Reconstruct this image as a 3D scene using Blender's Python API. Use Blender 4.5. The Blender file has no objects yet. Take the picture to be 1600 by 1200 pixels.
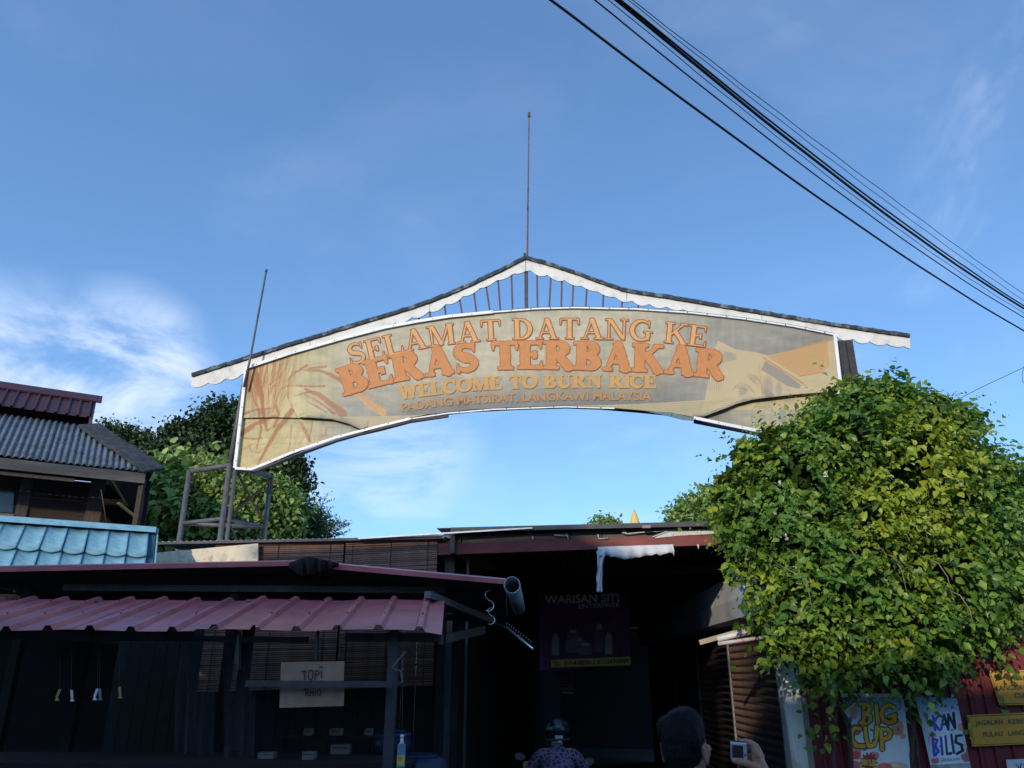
import bpy, bmesh, math, random
import numpy as np
from mathutils import Vector, Matrix, Euler
from mathutils.geometry import tessellate_polygon
R = math.radians
random.seed(7); rng = np.random.default_rng(7)
sc = bpy.context.scene
COL = sc.collection

# ------------------------------------------------------------------ camera
EYE = Vector((0, 0, 1.8)); PITCH = R(20.4); F = 1215.0
cd = bpy.data.cameras.new('camera'); cam = bpy.data.objects.new('camera', cd); COL.objects.link(cam)
cam.location = EYE; cam.rotation_euler = (R(90) + PITCH, 0, 0)
cd.sensor_width = 36; cd.lens = 36 * F / 1600; cd.clip_start = .05; cd.clip_end = 3000
sc.camera = cam
# ------------------------------------------------------------------ light
SUN_EL, SUN_AZ = 15.0, 24.0        # the sun stands behind the camera, to the left
sd = bpy.data.lights.new('sun', 'SUN'); sun = bpy.data.objects.new('sun', sd); COL.objects.link(sun)
sd.energy = 2.0; sd.angle = R(.55); sd.color = (1, .86, .66)
todir = Vector((-math.sin(R(SUN_AZ)) * math.cos(R(SUN_EL)), -math.cos(R(SUN_AZ)) * math.cos(R(SUN_EL)), math.sin(R(SUN_EL))))
sun.rotation_euler = todir.to_track_quat('Z', 'Y').to_euler()
vs = sc.view_settings
vs.view_transform = 'Standard'; vs.look = 'None'; vs.gamma = 1; vs.exposure = 0.55; vs.use_curve_mapping = False

def pix(px, py):
    u = (px - 800) / F; v = (600 - py) / F
    return Vector((u, math.cos(PITCH) - v * math.sin(PITCH), math.sin(PITCH) + v * math.cos(PITCH)))
def at(px, py, Y):
    r = pix(px, py); return EYE + r * (Y / r.y)
def atz(px, py, z):
    r = pix(px, py); return EYE + r * ((z - EYE.z) / r.z)
def onp(px, py, P, n):
    r = pix(px, py); return EYE + r * ((P - EYE).dot(n) / r.dot(n))
SP = Vector((.185, 9.0, 0)); TH = R(-8.64)
SD = Vector((math.cos(TH), math.sin(TH), 0)); SN = Vector((math.sin(TH), -math.cos(TH), 0))   # SN points at the street
def S(px, py, off=0.0): return onp(px, py, SP + SN * off, SN)
FO = .22
def Fp(px, py, off=0.0): return S(px, py, FO + off)

# ---- world
w = bpy.data.worlds.new('World'); sc.world = w; w.use_nodes = True
def world():
    nt = w.node_tree; N = nt.nodes; L = nt.links; N.clear()
    out = N.new('ShaderNodeOutputWorld'); bg = N.new('ShaderNodeBackground'); L.new(bg.outputs[0], out.inputs[0])
    sky = N.new('ShaderNodeTexSky'); sky.sky_type = 'NISHITA'; sky.sun_disc = False
    sky.sun_elevation = R(SUN_EL + 18); sky.sun_rotation = R(180 + SUN_AZ)
    sky.altitude = 0; sky.air_density = 1.0; sky.dust_density = .25; sky.ozone_density = 2.2
    bg.inputs[1].default_value = .15
    tc = N.new('ShaderNodeTexCoord')
    def math_(op, a, b=None, clamp=False):
        n = N.new('ShaderNodeMath'); n.operation = op; n.use_clamp = clamp
        for i, x in enumerate((a, b)):
            if x is None: continue
            if isinstance(x, (int, float)): n.inputs[i].default_value = x
            else: L.new(x, n.inputs[i])
        return n.outputs[0]
    def noise(scale, detail, stretch, seed=0., dist=0.):
        mp = N.new('ShaderNodeMapping'); mp.inputs['Scale'].default_value = stretch; mp.inputs['Location'].default_value = (seed, seed * .7, 0)
        L.new(tc.outputs['Generated'], mp.inputs[0])
        n = N.new('ShaderNodeTexNoise'); n.inputs['Scale'].default_value = scale; n.inputs['Detail'].default_value = detail
        n.inputs['Roughness'].default_value = .58; n.inputs['Distortion'].default_value = dist
        L.new(mp.outputs[0], n.inputs['Vector']); return n.outputs[0]
    def smooth(x, a, b):
        n = N.new('ShaderNodeMapRange'); n.interpolation_type = 'SMOOTHSTEP'; L.new(x, n.inputs[0])
        n.inputs[1].default_value = a; n.inputs[2].default_value = b; return n.outputs[0]
    def blob(px, py, r0, r1):
        d = pix(px, py).normalized(); v = N.new('ShaderNodeVectorMath'); v.operation = 'DOT_PRODUCT'
        L.new(tc.outputs['Generated'], v.inputs[0]); v.inputs[1].default_value = d
        return smooth(v.outputs['Value'], math.cos(r1), math.cos(r0))
    vz = N.new('ShaderNodeVectorMath'); vz.operation = 'ADD'; L.new(tc.outputs['Generated'], vz.inputs[0]); vz.inputs[1].default_value = (0, 0, .11)
    vn = N.new('ShaderNodeVectorMath'); vn.operation = 'NORMALIZE'; L.new(vz.outputs[0], vn.inputs[0]); L.new(vn.outputs[0], sky.inputs['Vector'])
    n1 = noise(5.2, 10, (1, 1, 2.2), .35, .5); n2 = noise(5.5, 9, (1, 1.4, 3.4), 4.2, .5); n3 = noise(7, 9, (1.2, 1, 1), 7.7, .8)
    left = math_('MULTIPLY', math_('MAXIMUM', blob(10, 640, .05, .17), math_('MULTIPLY', blob(180, 590, .01, .13), .95)), smooth(n1, .36, .62))
    low = math_('MULTIPLY', math_('MAXIMUM', blob(600, 700, .02, .15), blob(470, 690, .02, .16)), smooth(n2, .40, .72))
    rt = math_('MAXIMUM', math_('MAXIMUM', blob(1430, 420, .0, .05), blob(1560, 250, .01, .11)), math_('MAXIMUM', blob(1590, 90, .01, .10), math_('MAXIMUM', blob(1545, 560, .0, .05), blob(1510, 370, .0, .09))))
    rt = math_('MULTIPLY', math_('MULTIPLY', rt, smooth(n3, .38, .68)), .24)
    back = math_('MULTIPLY', math_('MULTIPLY', smooth(noise(1.6, 7, (1, 1, 2.2), 9.1, .3), .56, .74), blob(800, 2600, .6, 1.3)), .7)
    veil = math_('MULTIPLY', smooth(noise(2.2, 6, (1, 1, 1.6), 2.9, .6), .45, .85), .16)
    c = math_('MAXIMUM', math_('MAXIMUM', left, math_('MULTIPLY', low, .42)), math_('MAXIMUM', rt, math_('MAXIMUM', back, veil)), True)
    mix = N.new('ShaderNodeMix'); mix.data_type = 'RGBA'
    L.new(math_('MULTIPLY', c, .9), mix.inputs['Factor']); 
    tint = N.new('ShaderNodeMix'); tint.data_type = 'RGBA'; tint.blend_type = 'MULTIPLY'; tint.inputs['Factor'].default_value = 1
    L.new(sky.outputs[0], tint.inputs['A']); tint.inputs['B'].default_value = (.82, 1.04, 1.17, 1)
    L.new(tint.outputs['Result'], mix.inputs['A'])
    # cloud body: pale with slightly grey-blue hollows
    cm = N.new('ShaderNodeMix'); cm.data_type = 'RGBA'; L.new(smooth(n2, .35, .65), cm.inputs['Factor'])
    cm.inputs['A'].default_value = (2.6, 3.5, 5.2, 1); cm.inputs['B'].default_value = (4.6, 5.1, 6.1, 1)
    L.new(cm.outputs['Result'], mix.inputs['B'])
    L.new(mix.outputs['Result'], bg.inputs[0])
world()

# ------------------------------------------------------------------ helpers
def lin(r, g=None, b=None):
    if g is None: r, g, b = r
    f = lambda c: (c / 255 / 12.92) if c / 255 <= .04045 else ((c / 255 + .055) / 1.055) ** 2.4
    return (f(r), f(g), f(b))
MATS = {}
def mat(name, col, rough=.7, var=.25, scale=6, bump=.0, metal=0, col2=None, dirt=None, dscale=2.5, damt=.5, rnd=0., spec=.4, stretch=(1, 1, 1), coord='Object', trans=0.):
    if name in MATS: return MATS[name]
    m = bpy.data.materials.new(name); m.use_nodes = True; nt = m.node_tree; N = nt.nodes; L = nt.links
    bs = N['Principled BSDF']; bs.inputs['Roughness'].default_value = rough; bs.inputs['Metallic'].default_value = metal
    bs.inputs['Specular IOR Level'].default_value = spec
    tc = N.new('ShaderNodeTexCoord'); mp = N.new('ShaderNodeMapping'); mp.inputs['Scale'].default_value = stretch
    L.new(tc.outputs[coord], mp.inputs[0])
    no = N.new('ShaderNodeTexNoise'); no.inputs['Scale'].default_value = scale; no.inputs['Detail'].default_value = 8; no.inputs['Roughness'].default_value = .62
    L.new(mp.outputs[0], no.inputs['Vector'])
    c1 = tuple(c * (1 - var) for c in col); c2 = col2 or tuple(min(1, c * (1 + var)) for c in col)
    mx = N.new('ShaderNodeMix'); mx.data_type = 'RGBA'
    mr = N.new('ShaderNodeMapRange'); mr.inputs[1].default_value = .3; mr.inputs[2].default_value = .7; L.new(no.outputs[0], mr.inputs[0])
    L.new(mr.outputs[0], mx.inputs['Factor']); mx.inputs['A'].default_value = (*c1, 1); mx.inputs['B'].default_value = (*c2, 1)
    cur = mx.outputs['Result']
    if dirt:
        nd = N.new('ShaderNodeTexNoise'); nd.inputs['Scale'].default_value = dscale; nd.inputs['Detail'].default_value = 10; nd.inputs['Roughness'].default_value = .7
        L.new(mp.outputs[0], nd.inputs['Vector'])
        md = N.new('ShaderNodeMapRange'); md.inputs[1].default_value = .5; md.inputs[2].default_value = .68; md.inputs[4].default_value = damt; L.new(nd.outputs[0], md.inputs[0])
        m2 = N.new('ShaderNodeMix'); m2.data_type = 'RGBA'; L.new(md.outputs[0], m2.inputs['Factor']); L.new(cur, m2.inputs['A']); m2.inputs['B'].default_value = (*dirt, 1)
        cur = m2.outputs['Result']
    if rnd:
        oi = N.new('ShaderNodeObjectInfo'); hs = N.new('ShaderNodeHueSaturation')
        r2 = N.new('ShaderNodeMapRange'); L.new(oi.outputs['Random'], r2.inputs[0]); r2.inputs[3].default_value = 1 - rnd; r2.inputs[4].default_value = 1 + rnd
        L.new(r2.outputs[0], hs.inputs['Value']); L.new(cur, hs.inputs['Color']); cur = hs.outputs[0]
    L.new(cur, bs.inputs['Base Color'])
    if bump:
        bn = N.new('ShaderNodeBump'); bn.inputs['Strength'].default_value = bump; bn.inputs['Distance'].default_value = .02
        L.new(no.outputs[0], bn.inputs['Height']); L.new(bn.outputs[0], bs.inputs['Normal'])
    if trans:
        tr = N.new('ShaderNodeBsdfTransparent'); ms = N.new('ShaderNodeMixShader'); ms.inputs[0].default_value = trans
        L.new(bs.outputs[0], ms.inputs[1]); L.new(tr.outputs[0], ms.inputs[2]); L.new(ms.outputs[0], N['Material Output'].inputs[0])
    MATS[name] = m; return m

def printmat(name, rough=.55, grain=.08, gscale=60, spec=.3):
    """flat print: the colour sits in the mesh, a little grain on top"""
    m = bpy.data.materials.new(name); m.use_nodes = True; nt = m.node_tree; N = nt.nodes; L = nt.links
    bs = N['Principled BSDF']; bs.inputs['Roughness'].default_value = rough; bs.inputs['Specular IOR Level'].default_value = spec
    at_ = N.new('ShaderNodeVertexColor'); at_.layer_name = 'print'
    no = N.new('ShaderNodeTexNoise'); no.inputs['Scale'].default_value = gscale; no.inputs['Detail'].default_value = 6
    tc = N.new('ShaderNodeTexCoord'); L.new(tc.outputs['Object'], no.inputs['Vector'])
    mr = N.new('ShaderNodeMapRange'); mr.inputs[3].default_value = 1 - grain; mr.inputs[4].default_value = 1 + grain; L.new(no.outputs[0], mr.inputs[0])
    hs = N.new('ShaderNodeHueSaturation'); L.new(mr.outputs[0], hs.inputs['Value']); L.new(at_.outputs[0], hs.inputs['Color'])
    L.new(hs.outputs[0], bs.inputs['Base Color']); return m

def leafmat(name, dark, light, yellow, yamt=.25, tl=.3, rough=.45, pscale=1.3):
    m = bpy.data.materials.new(name); m.use_nodes = True; nt = m.node_tree; N = nt.nodes; L = nt.links
    bs = N['Principled BSDF']; bs.inputs['Roughness'].default_value = rough; bs.inputs['Specular IOR Level'].default_value = .35
    ge = N.new('ShaderNodeNewGeometry'); oi = N.new('ShaderNodeObjectInfo')
    ad = N.new('ShaderNodeMath'); ad.operation = 'ADD'; L.new(ge.outputs['Random Per Island'], ad.inputs[0]); L.new(oi.outputs['Random'], ad.inputs[1])
    fr = N.new('ShaderNodeMath'); fr.operation = 'FRACT'; L.new(ad.outputs[0], fr.inputs[0])
    mx = N.new('ShaderNodeMix'); mx.data_type = 'RGBA'; L.new(fr.outputs[0], mx.inputs['Factor']); mx.inputs['A'].default_value = (*dark, 1); mx.inputs['B'].default_value = (*light, 1)
    no = N.new('ShaderNodeTexNoise'); no.inputs['Scale'].default_value = pscale; no.inputs['Detail'].default_value = 3; L.new(ge.outputs['Position'], no.inputs['Vector'])
    m1 = N.new('ShaderNodeMath'); m1.operation = 'MULTIPLY_ADD'; L.new(fr.outputs[0], m1.inputs[0]); m1.inputs[1].default_value = .25; L.new(no.outputs[0], m1.inputs[2])
    mr = N.new('ShaderNodeMapRange'); mr.inputs[1].default_value = .62; mr.inputs[2].default_value = .86; mr.inputs[4].default_value = yamt * 3; L.new(m1.outputs[0], mr.inputs[0])
    mr.clamp = True
    m2 = N.new('ShaderNodeMix'); m2.data_type = 'RGBA'; L.new(mr.outputs[0], m2.inputs['Factor']); L.new(mx.outputs['Result'], m2.inputs['A']); m2.inputs['B'].default_value = (*yellow, 1)
    L.new(m2.outputs['Result'], bs.inputs['Base Color'])
    tr = N.new('ShaderNodeBsdfTranslucent'); L.new(m2.outputs['Result'], tr.inputs[0])
    ms = N.new('ShaderNodeMixShader'); ms.inputs[0].default_value = tl; L.new(bs.outputs[0], ms.inputs[1]); L.new(tr.outputs[0], ms.inputs[2])
    L.new(ms.outputs[0], N['Material Output'].inputs[0]); return m

def props(o, label=None, cat=None, group=None, kind=None):
    if label: o['label'] = label
    if cat: o['category'] = cat
    if group: o['group'] = group
    if kind: o['kind'] = kind
    return o
def thing(name, loc, label, cat, group=None):
    o = bpy.data.objects.new(name, None); COL.objects.link(o); o.location = loc; o.empty_display_size = .1
    return props(o, label, cat, group)
def link(name, me, parent=None, m=None):
    """world-space mesh linked as one object (child keeps its world place)"""
    o = bpy.data.objects.new(name, me); COL.objects.link(o)
    if m is not None and not me.materials:
        for x in (m if isinstance(m, (list, tuple)) else [m]): me.materials.append(x)
    if parent is not None:
        o.parent = parent; o.matrix_parent_inverse = world_of(parent).inverted()
    return o
def world_of(o):
    mt = Matrix.LocRotScale(o.location, o.rotation_euler, o.scale)
    return mt if o.parent is None else world_of(o.parent) @ o.matrix_parent_inverse @ mt
def rebase(o, loc):
    """move a top-level mesh's origin to loc without moving its shape"""
    loc = Vector(loc); o.data.transform(Matrix.Translation(-loc)); o.location = loc; return o

class MB:
    def __init__(s): s.v = []; s.f = []; s.mi = []; s.sm = []
    def add(s, vs, fs, mi=0, smooth=False):
        b = len(s.v); s.v += [tuple(v) for v in vs]; s.f += [tuple(i + b for i in f) for f in fs]; s.mi += [mi] * len(fs); s.sm += [smooth] * len(fs); return s
    def hexa(s, P, mi=0):      # 8 corners: bottom loop 0-3, top loop 4-7
        return s.add(P, [(3, 2, 1, 0), (4, 5, 6, 7), (0, 1, 5, 4), (1, 2, 6, 5), (2, 3, 7, 6), (3, 0, 4, 7)], mi)
    def box(s, c, size, M=None, mi=0):
        x, y, z = (k / 2 for k in size); P = [Vector(p) for p in ((-x, -y, -z), (x, -y, -z), (x, y, -z), (-x, y, -z), (-x, -y, z), (x, -y, z), (x, y, z), (-x, y, z))]
        if M is not None: P = [M @ p for p in P]
        return s.hexa([p + Vector(c) for p in P], mi)
    def bar(s, a, b, wd, ht, up=(0, 0, 1), mi=0):   # box beam a->b
        a = Vector(a); b = Vector(b); d = (b - a).normalized(); u = Vector(up); r = d.cross(u)
        if r.length < 1e-3: r = d.cross(Vector((0, 1, 0)))
        r.normalize(); u = r.cross(d); r *= wd / 2; u *= ht / 2
        return s.hexa([a - r - u, a + r - u, b + r - u, b - r - u, a - r + u, a + r + u, b + r + u, b - r + u], mi)
    def tube(s, pts, rad, n=8, mi=0, caps=True):
        pts = [Vector(p) for p in pts]; rs = rad if isinstance(rad, (list, tuple)) else [rad] * len(pts)
        b = len(s.v); prev = None
        for i, p in enumerate(pts):
            d = (pts[min(i + 1, len(pts) - 1)] - pts[max(i - 1, 0)]).normalized()
            if prev is None:
                r = d.cross(Vector((0, 0, 1)));
                if r.length < .1: r = d.cross(Vector((0, 1, 0)))
            else: r = prev - d * prev.dot(d)
            r.normalize(); prev = r; u = d.cross(r)
            for k in range(n):
                t = 2 * math.pi * k / n; s.v.append(tuple(p + (r * math.cos(t) + u * math.sin(t)) * rs[i]))
        for i in range(len(pts) - 1):
            for k in range(n):
                k2 = (k + 1) % n; s.f.append((b + i * n + k, b + i * n + k2, b + (i + 1) * n + k2, b + (i + 1) * n + k)); s.mi.append(mi); s.sm.append(True)
        if caps:
            s.f.append(tuple(b + k for k in range(n))[::-1]); s.mi.append(mi); s.sm.append(False)
            s.f.append(tuple(b + (len(pts) - 1) * n + k for k in range(n))); s.mi.append(mi); s.sm.append(False)
        return s
    def slab(s, poly, nrm, th, mi=0):              # prism: polygon pushed back along -nrm
        poly = [Vector(p) for p in poly]; n = len(poly); off = Vector(nrm).normalized() * th
        b = len(s.v); s.v += [tuple(p) for p in poly] + [tuple(p - off) for p in poly]
        tris = tessellate_polygon([poly])
        for t in tris:
            s.f.append(tuple(b + i for i in t)); s.f.append(tuple(b + n + i for i in t[::-1])); s.mi += [mi] * 2; s.sm += [False] * 2
        for i in range(n):
            j = (i + 1) % n; s.f.append((b + i, b + n + i, b + n + j, b + j)); s.mi.append(mi); s.sm.append(False)
        return s
    def mesh(s, name):
        me = bpy.data.meshes.new(name); me.from_pydata(s.v, [], s.f)
        me.polygons.foreach_set('material_index', s.mi); me.polygons.foreach_set('use_smooth', s.sm); me.update(); return me
    def build(s, name, m, parent=None, fix=False):
        me = s.mesh(name)
        if fix:
            bm = bmesh.new(); bm.from_mesh(me); bmesh.ops.recalc_face_normals(bm, faces=bm.faces); bm.to_mesh(me); bm.free()
        return link(name, me, parent, m)

def bevel(o, wd=.004, seg=1):
    md = o.modifiers.new('bevel', 'BEVEL'); md.width = wd; md.segments = seg; md.limit_method = 'ANGLE'; return o

def sheet_mesh(name, O, U, V, wd, ln, pitch, amp, kind='sine', th=.004, sag=None, two=False):
    """corrugated sheet; U across the ribs (unit), V along the ribs (unit), O its corner"""
    O = Vector(O); U = Vector(U).normalized(); V = Vector(V).normalized(); Nn = U.cross(V).normalized()
    prof = []
    if kind == 'sine':
        k = int(wd / pitch * 8); prof = [(i * pitch / 8, amp / 2 * math.cos(i / 8 * 2 * math.pi)) for i in range(k + 1)]
    else:
        x = 0.
        while x < wd - 1e-4:
            for dx, h in ((0, 0), (.04, .04 * amp), (.5, 0), (.58, 1 * amp), (.70, 1 * amp), (.78, 0)) if kind == 'trap' else ((0, 0), (.37, 0), (.44, amp), (.56, amp), (.63, 0)):
                if x + dx * pitch <= wd: prof.append((x + dx * pitch, h))
            x += pitch
        prof.append((wd, 0))
    nv = 4; vs = []; n = len(prof)
    for side in (0, 1):
        for j in range(nv + 1):
            for (x, h) in prof:
                p = O + U * x + V * (ln * j / nv) + Nn * (h - side * th)
                if sag: p = sag(p, x, ln * j / nv)
                vs.append(tuple(p))
    fs = []; B = (nv + 1) * n
    for j in range(nv):
        for i in range(n - 1):
            a = j * n + i; fs.append((a, a + 1, a + n + 1, a + n)); fs.append((B + a, B + a + n, B + a + n + 1, B + a + 1))
    for i in range(n - 1):
        fs.append((i, B + i, B + i + 1, i + 1)); a = nv * n + i; fs.append((a, a + 1, B + a + 1, B + a))
    for j in range(nv):
        a = j * n; fs.append((a, a + n, B + a + n, B + a)); a = j * n + n - 1; fs.append((a, B + a, B + a + n, a + n))
    me = bpy.data.meshes.new(name); me.from_pydata(vs, [], fs)
    if two:
        k = nv * (n - 1) * 2; me.polygons.foreach_set('material_index', [(i % 2) if i < k else 0 for i in range(len(fs))])
    if kind == 'sine': me.polygons.foreach_set('use_smooth', [True] * len(fs))
    me.update(); return me

# ---- evaluated voxel blob for bodies
def capsule(p0, r0, p1, r1, seg=12, rings=4):
    p0 = Vector(p0); p1 = Vector(p1); d = p1 - p0; q = d.to_track_quat('Z', 'Y') if d.length > 1e-6 else Matrix.Identity(3).to_quaternion()
    vs = []; fs = []; L = d.length; prof = []
    for i in range(rings + 1):
        t = -math.pi / 2 + math.pi / 2 * i / rings; prof.append((r0 * math.cos(t), r0 * math.sin(t)))
    for i in range(rings + 1):
        t = math.pi / 2 * i / rings; prof.append((r1 * math.cos(t), L + r1 * math.sin(t)))
    for (r, z) in prof:
        for k in range(seg):
            a = 2 * math.pi * k / seg; vs.append(p0 + q @ Vector((max(r, 1e-4) * math.cos(a), max(r, 1e-4) * math.sin(a), z)))
    for i in range(len(prof) - 1):
        for k in range(seg):
            k2 = (k + 1) % seg; fs.append((i * seg + k, i * seg + k2, (i + 1) * seg + k2, (i + 1) * seg + k))
    fs.append(tuple(range(seg))[::-1]); fs.append(tuple((len(prof) - 1) * seg + k for k in range(seg)))
    return vs, fs
def ellipsoid(c, r, rot=None, seg=20, rings=12):
    vs = []; fs = []; M = rot or Matrix.Identity(3)
    for i in range(rings + 1):
        t = -math.pi / 2 + math.pi * i / rings; ct = max(math.cos(t), 1e-4)
        for k in range(seg):
            a = 2 * math.pi * k / seg; vs.append(Vector(c) + M @ Vector((r[0] * ct * math.cos(a), r[1] * ct * math.sin(a), r[2] * math.sin(t))))
    for i in range(rings):
        for k in range(seg):
            k2 = (k + 1) % seg; fs.append((i * seg + k, i * seg + k2, (i + 1) * seg + k2, (i + 1) * seg + k))
    fs.append(tuple(range(seg))[::-1]); fs.append(tuple(rings * seg + k for k in range(seg)))
    return vs, fs
def blob(name, prims, voxel, m, parent=None, smooth=6, xf=None):
    b = MB()
    for vs_, fs_ in prims: b.add(vs_, fs_)
    me = b.mesh(name + '_raw')
    if xf is not None: me.transform(xf)
    o = bpy.data.objects.new(name + '_raw', me); COL.objects.link(o)
    r = o.modifiers.new('r', 'REMESH'); r.mode = 'VOXEL'; r.voxel_size = voxel; r.use_smooth_shade = True
    if smooth: s_ = o.modifiers.new('s', 'SMOOTH'); s_.factor = .5; s_.iterations = smooth
    dg = bpy.context.evaluated_depsgraph_get(); dg.update()
    me2 = bpy.data.meshes.new_from_object(o.evaluated_get(dg)); me2.name = name
    bpy.data.objects.remove(o); me2.materials.clear()
    for p in me2.polygons: p.use_smooth = True
    return link(name, me2, parent, m)

# ---- sans text from the built-in font, mapped by a function (u along, v up)
_fc = {}
def text_verts(s, bold=.0, shear=0):
    key = (s, bold, shear)
    if key in _fc: return _fc[key]
    c = bpy.data.curves.new('t', 'FONT'); c.body = s; c.offset = bold; c.resolution_u = 3; c.fill_mode = 'FRONT'; c.shear = shear
    o = bpy.data.objects.new('t', c); COL.objects.link(o); dg = bpy.context.evaluated_depsgraph_get(); dg.update()
    me = bpy.data.meshes.new_from_object(o.evaluated_get(dg)); bpy.data.objects.remove(o)
    vs_ = np.array([v.co[:2] for v in me.vertices]); fs_ = [tuple(p.vertices) for p in me.polygons]
    bpy.data.meshes.remove(me)
    lo = vs_.min(0); hi = vs_.max(0)
    vs_[:, 0] = (vs_[:, 0] - lo[0]) / (hi[0] - lo[0]); vs_[:, 1] = (vs_[:, 1]) / .73 if bold >= 0 else vs_[:, 1]
    _fc[key] = (vs_, fs_); return vs_, fs_
def text_on(name, s, fn, m, parent, bold=.015, shear=0):
    vs_, fs_ = text_verts(s, bold, shear); b = MB(); b.add([fn(u, v) for u, v in vs_], fs_); return b.build(name, m, parent)
def quadmap(bl, br, tr, tl, lift, nrm):
    bl, br, tr, tl = map(Vector, (bl, br, tr, tl)); o = Vector(nrm).normalized() * lift
    return lambda u, v: bl.lerp(br, u).lerp(tl.lerp(tr, u), v) + o

# ---- serif and brush letters from distance fields
def seg_d(X, Y, x0, y0, x1, y1, w0, w1=None):
    w1 = w0 if w1 is None else w1; dx, dy = x1 - x0, y1 - y0; L2 = dx * dx + dy * dy + 1e-9
    t = np.clip(((X - x0) * dx + (Y - y0) * dy) / L2, 0, 1)
    return np.hypot(X - x0 - t * dx, Y - y0 - t * dy) - (w0 + (w1 - w0) * t) / 2
def box_d(X, Y, x0, y0, x1, y1):
    cx, cy = (x0 + x1) / 2, (y0 + y1) / 2; qx = np.abs(X - cx) - (x1 - x0) / 2; qy = np.abs(Y - cy) - (y1 - y0) / 2
    return np.hypot(np.maximum(qx, 0), np.maximum(qy, 0)) + np.minimum(np.maximum(qx, qy), 0)
def arc_d(X, Y, cx, cy, rx, ry, a0, a1, w0, w1=None, n=16, wm=None):
    d = 9.
    for i in range(n):
        t0 = a0 + (a1 - a0) * i / n; t1 = a0 + (a1 - a0) * (i + 1) / n
        f = lambda k: (w0 if w1 is None else w0 + (w1 - w0) * k) if wm is None else w0 + (wm - w0) * math.sin(math.pi * k)
        d = np.minimum(d, seg_d(X, Y, cx + rx * math.cos(R(t0)), cy + ry * math.sin(R(t0)), cx + rx * math.cos(R(t1)), cy + ry * math.sin(R(t1)), f(i / n), f((i + 1) / n)))
    return d
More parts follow.
